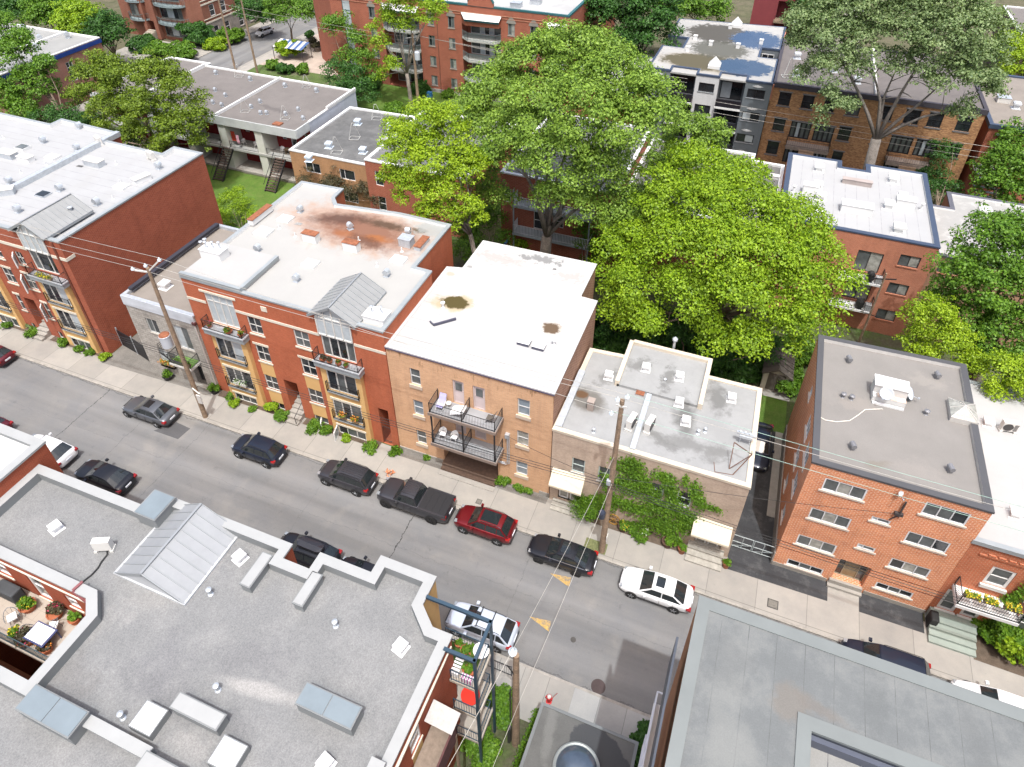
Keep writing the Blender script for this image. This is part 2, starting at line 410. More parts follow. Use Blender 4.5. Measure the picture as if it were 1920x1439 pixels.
# ---- roof fittings (prototypes, origin on the roof surface)
def fn_hood():
    def f():
        b = MB(); b.box(-.22, .22, -.22, .22, 0, .04); b.box(-.15, .15, -.15, .15, .04, .35)
        n = 9; pr = [(-.22, .28)] + [(-.24 + .0 * k + .5 * (1 - math.cos(math.pi * k / (n - 1))) / 2 * 1.0 - .0, .3 + .34 * math.sin(math.pi * k / (n - 1))) for k in range(n)]
        for k in range(n):
            a, c = pr[k], pr[(k + 1) % (n + 1)]
            b.face([(a[0], -.2, a[1]), (c[0], -.2, c[1]), (c[0], .2, c[1]), (a[0], .2, a[1])])
        b.face([(x, -.2, z) for x, z in pr]); b.face([(x, .2, z) for x, z in reversed(pr)])
        return [('roof_vent', b, galv, False)]
    return f
def fn_boxvent(m, s=.5, h=.45):
    def f():
        b = MB(); b.box(-s * .6, s * .6, -s * .6, s * .6, 0, .03); b.box(-s * .33, s * .33, -s * .33, s * .33, .03, h * .7)
        q = [(-s / 2, -s / 2), (s / 2, -s / 2), (s / 2, s / 2), (-s / 2, s / 2)]; b.prism(q, h * .62, h * .9)
        t = s * .38; i = len(b.v); b.prism([(-t, -t), (t, -t), (t, t), (-t, t)], h * .9, h)
        return [('roof_vent', b, m, False)]
    return f
def fn_pipe(h=.35, r=.05, m=None, cap=True):
    def f():
        b = MB(); b.lathe((0, 0, 0), [(.14, 0), (.12, .02), (r, .05), (r, h)], 10)
        if cap: b.lathe((0, 0, h), [(r * .8, 0), (r * 1.9, .02), (r * 1.9, .08), (r * .6, .13)], 10)
        return [('vent_pipe', b, m or galv, False)]
    return f
def fn_sky(w, d, h=.25, gm=None, fm=None, dome=.12):
    def f():
        b = MB(); b.box(-w / 2, w / 2, -d / 2, d / 2, 0, h)
        g = MB(); k = 4; e = .04
        def z(i, j): return h + .01 + dome * (1 - (2 * i / k - 1) ** 4) * (1 - (2 * j / k - 1) ** 4)
        for i in range(k):
            for j in range(k):
                q = []
                for a, c in ((i, j), (i + 1, j), (i + 1, j + 1), (i, j + 1)):
                    q.append((-w / 2 + e + (w - 2 * e) * a / k, -d / 2 + e + (d - 2 * e) * c / k, z(a, c)))
                g.face(q)
        return [('skylight', b, fm or white, False), ('skylight_dome', g, gm or plasticw, True)]
    return f
def fn_pyr(w, d, h0=.3, h=.5, gm=None, fm=None):
    def f():
        b = MB(); b.box(-w / 2, w / 2, -d / 2, d / 2, 0, h0)
        for x in (-1, 1):
            for y in (-1, 1): b.bar((x * w / 2, y * d / 2, h0), (0, 0, h0 + h), .05)
        for x, y in ((0, 1), (0, -1), (1, 0), (-1, 0)): b.bar((x * w / 2, y * d / 2, h0), (0, 0, h0 + h), .035)
        g = MB(); c = [(-w / 2, -d / 2, h0), (w / 2, -d / 2, h0), (w / 2, d / 2, h0), (-w / 2, d / 2, h0)]
        for i in range(4): g.face([c[i], c[(i + 1) % 4], (0, 0, h0 + h)])
        return [('skylight', b, fm or galv, False), ('skylight_glass', g, gm or glassc, False)]
    return f
def fn_box(w, d, h, m, capm=None, name='roof_box', ov=.04, ch=.06):
    def f():
        b = MB(); b.box(-w / 2, w / 2, -d / 2, d / 2, 0, h); c = MB(); c.box(-w / 2 - ov, w / 2 + ov, -d / 2 - ov, d / 2 + ov, h + .002, h + ch)
        return [(name, b, m, False), ('cap', c, capm or m, False)]
    return f
def ac_unit(loc, rz, label, s=1.0, group=None):
    t = thing('air_conditioner', label, 'air conditioner', loc, group)
    b = MB(); b.box(-.42, .42, -.16, .16, .12, .78); b.build('casing', offwhite, t, at=loc) if False else None
    def fn():
        c = MB(); c.box(-.42, .42, -.16, .16, .14, .8); c.box(-.46, -.3, -.2, .2, 0, .14); c.box(.3, .46, -.2, .2, 0, .14)
        return [('casing', c, offwhite, False)]
    def fg():
        g = MB(); g.lathe((-.12, -.165, .47), [(.0, .0), (.27, .0), (.27, -.02), (0, -.02)], 16, 0, 'y')
        for k in range(7): g.box(.18, .38, -.175, -.16, .22 + .075 * k, .25 + .075 * k)
        return [('fan_grille', g, darkm, False)]
    a = put('ac', fn, t, loc); g = put('acg', fg, t, loc); t.rotation_euler = (0, 0, rz); t.scale = (s,) * 3
    return t
def wire(pts, r=.012, m=None, label='thin overhead wire', sag=.0, cat='wire', group=None, name='overhead_wire', parent=None, n=10):
    out = []
    for a, b in zip(pts[:-1], pts[1:]):
        a = Vector(a); b = Vector(b)
        for i in range(n + 1 if b == Vector(pts[-1]) else n):
            f = i / n; p = a.lerp(b, f); p.z -= sag * 4 * f * (1 - f); out.append(p)
    mb = MB(); mb.tube(out, r, 5)
    if parent: return mb.build(name, m or wirem, parent)
    return mb.build(name, m or wirem, None, label=label, cat=cat, group=group)
wirem = mk('wire_aluminium', (.42, .40, .36), .5, .3, var=0)
wireb = mk('wire_black', (.03, .03, .03), .6, var=0)
# ------------------------------------------------------------------ ground, streets, pavements
gm = stains('bare_earth_and_grass', (.085, .085, .045), [], rough=.95, var=.35, fine=.25, fscale=6, mottle=((.12, .10, .07), .25, .45, .7))
g = MB(); g.face([(-900, -300, -.13), (900, -300, -.13), (900, 1500, -.13), (-900, 1500, -.13)]); structure('ground', g, gm)
def road_mat(name, base, lanes=True, ax=0, cracks=()):
    m, n, b = nodes(name); b.inputs['Roughness'].default_value = .85; b.inputs['Specular IOR Level'].default_value = .3
    p = pos(n)
    mp = n.nodes.new('ShaderNodeMapping'); n.links.new(p, mp.inputs['Vector'])
    mp.inputs['Scale'].default_value = (.035, .55, .5) if ax == 0 else (.55, .035, .5)
    lane = ramp(n, noise(n, mp.outputs[0], 1.0, 4, .55), .35, .68)
    col = mix(n, lane, dark(base, .76), dark(base, 1.13))
    col = mix(n, ramp(n, noise(n, p, .35, 7, .7), .35, .7), col, mix(n, 1.0, col, (1.16, 1.12, 1.06), 'MULTIPLY'))
    col = mix(n, ramp(n, noise(n, p, 1.6, 7, .8), .58, .72), col, mix(n, 1.0, col, (.74, .74, .75), 'MULTIPLY'))
    col = mix(n, ramp(n, noise(n, p, .22, 5, .6), .54, .66), col, mix(n, 1.0, col, (1.22, 1.19, 1.14), 'MULTIPLY'))
    sx = n.nodes.new('ShaderNodeSeparateXYZ'); n.links.new(p, sx.inputs[0])
    wob = math_(n, 'MULTIPLY', math_(n, 'SUBTRACT', noise(n, p, .9, 6, .75), .5), .75)
    for x0, wd, dk, a in cracks:
        d = math_(n, 'ABSOLUTE', math_(n, 'ADD', math_(n, 'SUBTRACT', sx.outputs[a], x0), wob if wd < .06 else math_(n, 'MULTIPLY', wob, .3)))
        col = mix(n, math_(n, 'MULTIPLY', ramp(n, d, wd, wd * .4), dk), col, (.03, .03, .03))
    n.links.new(mix(n, ramp(n, noise(n, p, 38, 2, .8), .3, .7), mix(n, 1.0, col, (.88,) * 3, 'MULTIPLY'), mix(n, 1.0, col, (1.12,) * 3, 'MULTIPLY')), b.inputs['Base Color'])
    return m
rm = road_mat('street_asphalt', (.160, .161, .163), cracks=((-46.6, .035, .9, 0), (-17.0, .04, .95, 0), (-41.5, .02, .5, 0), (-36.2, .02, .45, 0), (-8.3, .02, .35, 0), (3.0, .02, .3, 0), (-24.5, .015, .3, 0), (22.05, .02, .25, 1), (26.02, .05, .45, 1), (18.06, .05, .4, 1)))
g = MB(); g.face([(-260, 18.0, -.124), (200, 18.0, -.124), (200, 26.1, -.124), (-260, 26.1, -.124)]); structure('road', g, rm)
def walk_mat(name, base, joints, extra=()):
    m, n, b = nodes(name); b.inputs['Roughness'].default_value = .9; b.inputs['Specular IOR Level'].default_value = .2
    p = pos(n); sx = n.nodes.new('ShaderNodeSeparateXYZ'); n.links.new(p, sx.inputs[0])
    cell = n.nodes.new('ShaderNodeTexWhiteNoise'); cell.noise_dimensions = '1D'
    n.links.new(math_(n, 'FLOOR', math_(n, 'DIVIDE', sx.outputs[0], joints)), cell.inputs['W'])
    col = mix(n, cell.outputs['Value'], dark(base, .92), dark(base, 1.06))
    col = mix(n, ramp(n, noise(n, p, .6, 7, .7), .3, .7), mix(n, 1.0, col, (.86, .86, .87), 'MULTIPLY'), mix(n, 1.0, col, (1.1, 1.08, 1.05), 'MULTIPLY'))
    col = mix(n, ramp(n, noise(n, p, 3.5, 5, .8), .62, .8), col, dark(base, .6))
    v = math_(n, 'PINGPONG', sx.outputs[0], joints / 2)
    col = mix(n, math_(n, 'MULTIPLY', math_(n, 'LESS_THAN', v, .018), .55), col, dark(base, .3))
    for y0, dk in extra:
        col = mix(n, math_(n, 'MULTIPLY', math_(n, 'LESS_THAN', math_(n, 'ABSOLUTE', math_(n, 'SUBTRACT', sx.outputs[1], y0)), .02), dk), col, dark(base, .3))
    n.links.new(mix(n, ramp(n, noise(n, p, 30, 2, .8), .3, .7), mix(n, 1.0, col, (.93,) * 3, 'MULTIPLY'), mix(n, 1.0, col, (1.06,) * 3, 'MULTIPLY')), b.inputs['Base Color'])
    return m
wm = walk_mat('sidewalk_concrete', (.295, .28, .255), 3.05, ((26.42, .6),))
g = MB(); g.box(-260, 200, 26.25, 29.32, -.13, 0); structure('sidewalk', g, wm)
g = MB(); g.box(-260, 200, 26.1, 26.25, -.13, .004); g.box(-260, 200, 17.86, 18.0, -.13, .004); structure('kerb', g, mk('kerb_concrete', (.29, .27, .24), .9, var=.25, scale=2.5, fine=.1))
g = MB(); g.box(-260, 200, 15.2, 17.86, -.13, 0); structure('sidewalk', g, walk_mat('sidewalk_concrete_south', (.30, .288, .265), 1.52))
g = MB(); g.face([(-3.05, 15.3, .005), (1.6, 15.3, .005), (1.6, 17.84, .005), (-3.05, 17.84, .005)]); structure('new_sidewalk_panel', g, walk_mat('new_concrete', (.33, .33, .32), 1.55))
# block interior and yards
yard = stains('shaded_yard_soil', (.075, .07, .045), [], rough=.95, var=.3, fine=.25, fscale=5, mottle=((.055, .09, .02), .35, .4, .6))
g = MB(); g.box(-260, 200, 29.32, 84.0, -.13, -.006); structure('yard_ground', g, yard)
g = MB(); g.box(-260, 200, -60, 15.2, -.13, -.006); structure('yard_ground', g, yard)
asph2 = stains('dark_driveway_asphalt', (.042, .043, .046), [], rough=.9, var=.18, fine=.2, fscale=30, mottle=((.10, .10, .10), .8, .5, .75))
g = MB()
for q in ([(4.06, 29.2), (6.84, 29.2), (6.84, 41.6), (4.06, 41.6)], [(4.06, 28.42), (10.33, 28.5), (10.33, 29.88), (6.84, 29.88), (6.84, 29.2), (4.06, 29.2)], [(12.2, 28.5), (15.9, 28.5), (15.9, 29.88), (12.2, 29.88)]):
    g.face([(a, b, .006) for a, b in q])
structure('driveway', g, asph2)
g = MB(); g.face([(10.33, 29.2, .006), (12.2, 29.2, .006), (12.2, 30.2, .006), (10.33, 30.2, .006)]); g.face([(16, 29.2, .006), (18.6, 29.2, .006), (18.6, 30, .006), (16, 30, .006)]); structure('front_walk', g, conc)
grassm = stains('lawn_grass', (.075, .14, .02), [], rough=.9, var=.25, fine=.3, fscale=14, mottle=((.11, .15, .035), 1.2, .45, .7))
g = MB(); g.face([(4.06, 41.6, .01), (6.84, 41.6, .01), (6.84, 45.3, .01), (4.06, 45.3, .01)]); structure('lawn', g, grassm)
g = MB(); g.face([(-66, 50, .01), (-52.2, 50, .01), (-52.2, 61.0, .01), (-66, 61.0, .01)]); structure('lawn', g, grassm)
g = MB(); g.face([(-62, 78.6, .012), (-27, 78.6, .012), (-27, 93.9, .012), (-62, 93.9, .012)]); structure('lawn', g, grassm)
g = MB(); g.face([(4.06, 45.3, .012), (7.0, 45.3, .012), (7.0, 46.2, .012), (4.06, 46.2, .012)]); structure('path', g, conc)
g = MB(); g.box(6.2, 6.84, 33.5, 41.6, 0, .05); structure('path', g, conc)
gravel = stains('gravel_strip', (.16, .15, .135), [], rough=.95, var=.25, fine=.35, fscale=22)
g = MB(); g.face([(-20.7, 28.75, .007), (-16.9, 28.75, .007), (-16.9, 29.44, .007), (-20.7, 29.44, .007)]); g.face([(-12.4, 28.75, .007), (-8.6, 28.75, .007), (-8.6, 29.44, .007), (-12.4, 29.44, .007)]); structure('gravel_strip', g, gravel)
g = MB(); g.face([(-49.8, 28.2, .007), (-38.2, 28.6, .007), (-38.2, 29.5, .007), (-49.8, 36, .007)]); structure('gravel_strip', g, gravel)
g = MB()
for a, b in ((-37.6, -31.2), (-29.2, -22.3), (-62, -58.2), (-56.6, -49.9)): g.face([(a, 28.72, .007), (b, 28.72, .007), (b, 29.4, .007), (a, 29.4, .007)])
g.face([(-5.6, 28.5, .007), (1.2, 28.5, .007), (1.2, 29.3, .007), (-5.6, 29.3, .007)]); g.face([(18.5, 27.9, .007), (34, 27.6, .007), (34, 30, .007), (18.5, 30, .007)])
structure('flower_bed', g, soil)
# cross street, lane and forecourt at the far left
rm2 = road_mat('cross_street_asphalt', (.15, .152, .155), ax=1)
g = MB(); g.face([(-95.6, 60, -.118), (-86.0, 60, -.118), (-86.0, 260, -.118), (-95.6, 260, -.118)]); g.face([(-140, 78.4, -.12), (-95.6, 78.4, -.12), (-95.6, 86.5, -.12), (-140, 86.5, -.12)])
g.face([(-86.0, 78.4, -.12), (-20, 78.4, -.12), (-20, 84.4, -.12), (-86.0, 84.4, -.12)]); structure('cross_street', g, rm2)
g = MB(); g.box(-98.2, -95.6, 60, 260, -.13, .0); g.box(-86.0, -83.4, 84.5, 260, -.13, .0); g.box(-112, -98.2, 86.5, 97.5, -.13, -.002); structure('sidewalk', g, wm)
g = MB(); g.box(-83.4, -27, 84.4, 93.9, -.13, -.003); structure('yard_ground', g, stains('far_lawn', (.07, .105, .03), [], rough=.95, var=.3, fine=.2, fscale=4, mottle=((.14, .12, .09), .3, .5, .65)))
g = MB(); g.box(-83.4, -60.5, 93.9, 118, -.13, -.001); structure('forecourt_paving', g, mk('forecourt_paving', (.36, .30, .25), .9, var=.15, scale=.7, fine=.1))
# yellow speed-hump arrowheads painted on the road
ym = stains('yellow_road_paint', (.46, .29, .08), [], rough=.8, var=.15, fine=.25, fscale=14, mottle=((.19, .17, .14), 4.0, .42, .62))
for (x, y), lb in (((-6.65, 23.85), 'worn yellow painted triangle on the road beside the black sedan'), ((-6.95, 20.68), 'worn yellow painted triangle on the road in the lane nearer the silver car')):
    g = MB(); g.face([(x, y + .12, -.119), (x + 1.45, y - .32, -.119), (x + 1.38, y + .34, -.119)]); g.build('road_marking', ym, None, label=lb, cat='road marking', group='yellow triangles on the road')
def disc(name, x, y, r, m, lb, cat, z=-.118, grid=False):
    g = MB(); g.lathe((x, y, z - .02), [(r, 0), (r, .022), (r * .93, .024)], 20)
    if grid:
        for k in range(-4, 5):
            a = r * k / 5; c = math.sqrt(max(r * r - a * a, 0)) * .95; g.box(x + a - .02, x + a + .02, y - c, y + c, z, z + .008, 1); g.box(x - c, x + c, y + a - .02, y + a + .02, z, z + .009, 1)
    return g.build(name, [m, MATS['rusty_iron'] if grid else m], None, label=lb, cat=cat)
castiron = mk('cast_iron', (.07, .065, .06), .7, .3, var=.2)
q = P(1122, 1286); disc('manhole_cover', q.x, q.y, .42, mk('rusty_iron', (.07, .05, .048), .8, .2, var=.2), 'round rusty manhole grate in the road near the grey roof corner', 'manhole', grid=True)
q = P(1075, 1198); disc('valve_cover', q.x, q.y, .17, castiron, 'small round valve cover in the middle of the road', 'valve cover')
g = MB(); q = P(1449, 1133); g.box(q.x - .33, q.x + .33, q.y - .3, q.y + .3, -.02, .012); g.box(q.x - .27, q.x + .27, q.y - .24, q.y + .24, .012, .02, 1); g.build('utility_cover', [castiron, mk('cover_grey', (.16, .15, .13), .8, var=.3, scale=12)], None, label='square metal cover in the sidewalk in front of the orange brick block', cat='utility cover')
g = MB(); q = P(898, 941); g.box(q.x - .2, q.x + .2, q.y - .2, q.y + .2, -.02, .012); g.box(q.x - .16, q.x + .16, q.y - .16, q.y + .16, .012, .018, 1); g.build('utility_cover', [castiron, MATS['cover_grey']], None, label='small square metal cover in the sidewalk behind the red suv', cat='utility cover')
g = MB(); a = P(1100, 1008); g.face([(a.x, 26.45, .006), (a.x + 1.5, 26.45, .006), (a.x + 1.5, 27.3, .006), (a.x, 27.3, .006)]); structure('weedy_tree_pit', g, mk('weedy_soil', (.13, .14, .06), .95, var=.3, scale=6, fine=.3))
# ------------------------------------------------------------------ brick and wall materials
br_B = brick('orange_red_brick', (.43, .112, .048), (.36, .088, .037), (.40, .15, .09))
br_A = brick('brown_red_brick', (.35, .09, .045), (.28, .066, .034), (.34, .13, .085), bw=.34, rh=.12, ms=.02)
br_C = brick('buff_brick', (.62, .365, .21), (.53, .30, .165), (.55, .37, .24), bw=.3, rh=.1, ms=.018, var=.1, streak=(9.3, 10.6, .56, (.22, .12, .05)))
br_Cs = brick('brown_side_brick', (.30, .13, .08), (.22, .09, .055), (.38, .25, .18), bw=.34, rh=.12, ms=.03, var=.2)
br_G = brick('taupe_brick', (.47, .36, .28), (.40, .30, .23), (.42, .34, .27), var=.14)
br_P = brick('speckled_orange_brick', (.62, .19, .06), (.50, .125, .04), (.66, .42, .29), bw=.32, rh=.115, ms=.024)
br_J = brick('row_red_brick', (.50, .13, .055), (.40, .095, .04), (.46, .24, .15), bw=.3, rh=.11, ms=.02)
br_D = brick('south_red_brick', (.33, .07, .03), (.27, .055, .024), (.30, .11, .07))
br_W = brick('salmon_brick', (.46, .16, .085), (.39, .125, .065), (.44, .24, .17))
br_T = brick('tan_brown_brick', (.50, .27, .12), (.24, .115, .05), (.32, .2, .13), bw=.26, rh=.10, var=.15, spread=.08)
br_R = brick('far_red_brick', (.34, .095, .055), (.27, .07, .04), (.34, .15, .10), bw=.4, rh=.15, ms=.03)
stone = brick('grey_rubble_stone', (.42, .39, .35), (.33, .31, .28), (.27, .25, .22), bw=.55, rh=.24, var=.2, ms=.02, spread=.06)
yel = mk('yellow_stucco', (.62, .39, .16), .9, var=.07, fine=.04)
WS = dict(fm=offwhite, sill=(cream, .14, .06, .08), rnd=1)
cross = dict(WS, xs=(.5,), ys=(.5,), pm=[glassd, glassm, glassd], lint=(cream, .2, .12))
cross_n = dict(cross); cross_n.pop('lint')
half = dict(WS, xs=(.5,), ys=(), pm=[glassd, glassm])
tri = dict(WS, xs=(.33, .67), ys=(), pm=[[glassd, glassm, glassm]], rnd=1, lint=(cream, .18, .1))
fr3 = dict(fm=offwhite, xs=(.33, .62), ys=(), pm=[[glassd, glassm, glassd], [glassm, glassd, glassm], [glassd, glassd, glassb]], rnd=1, lint=(cream, .22, .1), mw=.09, name='french_window')
tall = dict(fm=offwhite, xs=(.25, .5, .75), ys=(.74,), pm=[[glassb, glassb, glassb, glassb]], rnd=1, fw=.1, mw=.09, name='tall_window')
tall2 = dict(fm=offwhite, xs=(.25, .5, .75), ys=(), pm=[[glassm, glassd, glassd, glassm]], rnd=1, fw=.1, mw=.09, name='tall_window')
void = dict(void=1, deep=2.4)
def balc_rail_front(parent, x0, x1, y, z, h=.95, yb=None, **k):
    pts = [(x0, yb, z), (x0, y, z), (x1, y, z), (x1, yb, z)] if yb else [(x0, y, z), (x1, y, z)]
    return railing(parent, pts, h=h, **k)
def stairs_into(mb, x0, x1, y0, y1, z0, z1, n, m=0):
    for k in range(n):
        mb.box(x0, x1, y0 + (y1 - y0) * k / n, y1, z0 + (z1 - z0) * k / n, z0 + (z1 - z0) * (k + 1) / n, m)
def bay(root, x0, x1, y0, y1, z0, z1, wins, m=yel):
    mb = MB()
    wall_into(mb, root, (x0, y1), (x0, y0), z0, z1, (), 0); wall_into(mb, root, (x0, y0), (x1, y0), z0, z1, wins, 0, rv=.1); wall_into(mb, root, (x1, y0), (x1, y1), z0, z1, (), 0)
    return mb.build('bay', m, root)
def gable(root, xc, x0, x1, y0, y1, ze, zr_, m, glass_z, hang=.25):
    """standing-seam gable dormer with a glazed front"""
    mb = MB(); e = .0
    for s, xe in ((-1, x0), (1, x1)):
        a, b, c, d = (xe, y0 - hang, ze), (xc, y0 - hang, zr_), (xc, y1, zr_), (xe, y1, ze)
        mb.face([a, d, c, b] if s < 0 else [a, b, c, d]); up = .07
        mb.face([(p[0], p[1], p[2] - .12) for p in ([a, b, c, d] if s < 0 else [a, d, c, b])])
        k = int((y1 - y0) / .42)
        for i in range(k + 1):
            y = y0 - hang + (y1 - y0 + hang) * i / k
            mb.bar((xe, y, ze + .02), (xc, y, zr_ + .02), .035, .05, 1)
        mb.bar((xe, y0 - hang, ze - .06), (xc, y0 - hang, zr_ - .06), .05, .2, 1)
        mb.box(min(xe, xc) if s < 0 else xe - .04, xe + .04 if s < 0 else max(xc, xe), y1 - .02, y1, ze - .5, ze - .45)
        mb.bar((xe, y0, ze - .1), (xe, y1, ze - .1), .06, .22, 1)
    mb.bar((xc, y0 - hang, zr_ + .04), (xc, y1, zr_ + .04), .12, .06, 1)
    mb.face([(x0, y1, ze - .3), (xc, y1, zr_), (x1, y1, ze - .3)]); mb.face([(x1, y1, ze - .3), (xc, y1, zr_), (x0, y1, ze - .3)])
    o = mb.build('gable_roof', [m, mk('seam_metal_edge', (.29, .305, .315), .5, .3, var=.05)], root)
    return o
def gable_glass(root, x0, x1, y, zb, ze, xc, zr_, n=4):
    """pane mesh (pentagon) + frame bars"""
    f = MB(); g_ = MB()
    def zt(x): return ze + (zr_ - ze) * (1 - abs(x - xc) / (abs((x0 if x < xc else x1) - xc) + 1e-6)) - .12
    g_.face([(x0, y, zb), (x1, y, zb), (x1, y, zt(x1)), (xc, y, zt(xc)), (x0, y, zt(x0))])
    for i in range(n + 1):
        x = x0 + (x1 - x0) * i / n; f.bar((x, y - .03, zb), (x, y - .03, zt(x)), .09, .07)
    f.bar((x0, y - .03, zb), (x1, y - .03, zb), .07, .12); f.bar((x0, y - .03, ze - .15), (x1, y - .03, ze - .15), .06, .09)
    f.bar((x0, y - .03, zt(x0)), (xc, y - .03, zt(xc)), .07, .1); f.bar((xc, y - .03, zt(xc)), (x1, y - .03, zt(x1)), .07, .1)
    fo = f.build('gable_window', offwhite, root); go = g_.build('pane', glassb, root); WO[go.name] = WO[root.name]
    go.parent = fo; go.location = (0, 0, 0)
    return fo
seam = mk('standing_seam_metal', (.27, .275, .272), .55, .15, var=.07, scale=1.2)
def pflower(loc, s=.3, col=(.6, .2, .05), label='small flower pot', group=None): pass
def onroof(zz, *pts): return [P(x, y, zz) for x, y in pts]

# ================================================================== B : red brick block with rust-stained roof
roofB = stains('white_roof_with_rust_stain', (.335, .33, .315), [
    (-29.1, 40.2, 7.6, 3.5, -3, (.34, .23, .17), .8, .7, .5), (-28.6, 40.0, 5.8, 2.5, -4, (.17, .075, .045), .9, .95, .45), (-31.2, 40.8, 2.8, 1.0, 20, (.07, .035, .025), .85, .95, .5), (-27.0, 39.2, 1.6, .6, 5, (.26, .09, .025), .8, .9, .5), (-29.8, 38.9, 1.2, .6, 0, (.24, .085, .03), .7, .9, .5),
    (-27.2, 41.3, 2.6, .6, 0, (.06, .035, .02), .85, .9, .5), (-27.5, 38.6, 2.0, .7, -8, (.09, .04, .025), .75, .9, .8), (-24.2, 41.6, .7, .4, 0, (.06, .045, .02), .85, .7, .6), (-23.4, 42.2, 1.6, 1.2, 0, (.26, .27, .26), .75, .5, .8)], var=.03, fine=.02)
polyB = [(-37.85, 29.4), (-20.76, 29.4), (-20.76, 36.7), (-22.15, 36.75), (-22.15, 43.05), (-26.9, 43.15), (-32.7, 42.45), (-33.5, 43.3), (-33.6, 44.9), (-37.85, 44.7)]
fB = [(-36.05, -33.45, 8.05, 11.0, dict(tall, sill=(cream, .1, .05, .05), lint=(cream, .2, .35))),
      (-32.5, -31.28, 8.15, 9.76, cross_n), (-28.42, -27.12, 8.15, 9.76, cross_n), (-32.5, -31.28, 5.28, 7.0, cross), (-28.42, -27.12, 5.28, 7.0, cross),
      (-32.5, -31.28, 2.2, 3.76, cross_n), (-28.42, -27.12, 2.2, 3.76, cross_n), (-32.5, -31.28, -.05, .72, half), (-28.42, -27.12, -.05, .72, half),
      (-30.6, -29.37, .0, 3.84, void), (-26.05, -23.3, 8.05, 10.1, tall2), (-22.15, -21.33, 0, 3.97, dict(void=1, deep=3.2))]
zB = [(-32.5, -31.28, 3.76, 5.12, 1), (-28.42, -27.12, 3.76, 5.12, 1), (-32.5, -31.28, .72, 2.06, 1), (-28.42, -27.12, .72, 2.06, 1)]
B_, roofo = building('brick_apartment_building', 'red and yellow brick apartment block whose white roof carries a big rust stain', 'apartment building', polyB, 12.0, 11.78, br_B, roofB, galvb, ops={0: fB}, zones={0: zB}, wallmats=[br_B, yel], cw=.28, capin=white)
bay(B_, -36.35, -33.02, 29.05, 29.4, -.1, 7.3, [(-36.05, -33.55, 4.8, 6.9, fr3), (-36.05, -33.55, 1.72, 3.75, fr3), (-35.95, -33.75, -.05, .78, tri)])
bay(B_, -26.42, -22.98, 29.05, 29.4, -.1, 7.36, [(-25.95, -23.45, 4.9, 6.95, fr3), (-25.95, -23.45, 1.85, 3.85, fr3), (-25.95, -23.45, -.05, .95, tri)])
for x0, x1, z in ((-36.55, -32.82, 7.3), (-26.6, -22.78, 7.36)):
    m = MB(); m.box(x0, x1, 28.72, 29.4, z, z + .45); m.box(x0 - .04, x1 + .04, 28.66, 29.4, z + .45, z + .55, 1); b = m.build('balcony', [galvb, galv], B_)
    r = balc_rail_front(B_, x0 + .08, x1 - .08, 28.76, z + .55, .85, yb=29.38)
    r.parent = b
for x0, x1, z in ((-36.15, -33.45, 4.72), (-36.15, -33.45, 1.64), (-26.05, -23.35, 4.82), (-26.05, -23.35, 1.77)):
    m = MB(); m.box(x0, x1, 28.86, 29.05, z - .1, z); b = m.build('balcony_ledge', galvb, B_); r = balc_rail_front(B_, x0, x1, 28.88, z, .95, yb=29.04); r.parent = b
m = MB()
for a, b in ((-37.86, -36.1), (-33.4, -26.1), (-23.25, -20.74)): boxes('stone_band', cream, B_, (a, b, 29.365, 29.4, 9.86, 10.1))
boxes('stone_plaque', cream, B_, (-30.85, -30.35, 29.36, 29.4, 10.75, 11.2))
m = MB(); stairs_into(m, -30.58, -29.39, 28.35, 31.4, 0, 1.45, 8); m.build('entrance_steps', conc, B_)
m = MB(); m.bar((-29.5, 28.4, .95), (-29.5, 30.4, 1.95), .04); m.bar((-29.5, 28.4, 0), (-29.5, 28.4, .95), .04); m.build('handrail', darkm, B_)
m = MB()
for k in range(8): m.bar((-22.1 + .1 * k, 29.5, 0), (-22.1 + .1 * k, 29.5, 1.9), .02)
m.bar((-22.1, 29.5, 1.9), (-21.36, 29.5, 1.9), .03); m.bar((-22.1, 29.5, .3), (-21.36, 29.5, .3), .03); m.build('alley_gate', darkm, B_)
gable(B_, -24.6, -26.55, -22.72, 29.35, 33.35, 11.95, 13.1, seam, 10)
gable_glass(B_, -26.05, -23.3, 29.33, 10.2, 11.95, -24.6, 13.1)
m = MB(); m.box(-37.8, -32.4, 29.45, 33.9, 11.78, 12.16); m.box(-37.86, -32.34, 29.36, 29.64, 11.9, 12.32, 1); m.box(-32.62, -32.34, 29.64, 33.9, 12.0, 12.26, 1); m.build('raised_roof_deck', [mk('white_membrane', (.345, .34, .33), .7, var=.03), galvb], B_)
hood = fn_hood(); ZB = 11.78
for x, y, rz in ((648, 190, 0), (436, 385, 0), (898, 275, 60), (1187, 300, 100), (630, 535, 0), (1080, 510, 0)):
    put('hood', hood, B_, P(320 + x / 2.665, 320 + (y + 18) / 2.665, ZB), R(rz))
for k, (x, y) in enumerate(((705, 340), (907, 385))):
    put('chB', fn_box(1.25, .6, .75, white, rust, 'chimney'), B_, P(320 + x / 2.665, 320 + (y + 12) / 2.665, ZB), 0)
put('chB2', fn_box(1.0, .8, .7, galv, galv, 'roof_box'), B_, P(320 + 1180 / 2.665, 320 + 372 / 2.665, ZB), 0)
put('chB3', fn_box(.5, 2.6, .5, white, rust, 'parapet_block'), B_, Vector((-37.5, 38.4, ZB + .1)), 0)
put('chB4', fn_box(.55, 1.6, .35, galv, rust, 'parapet_block'), B_, P(320 + 1255 / 2.665, 320 + 375 / 2.665, ZB), 0)
for x, y in ((575, 245), (700, 470), (1140, 450)): put('skB', fn_sky(1.15, .95, .16, mk('skylight_cloudy', (.55, .57, .58), .3, var=.1, scale=3), white, .1), B_, P(320 + x / 2.665, 320 + y / 2.665, ZB), 0)
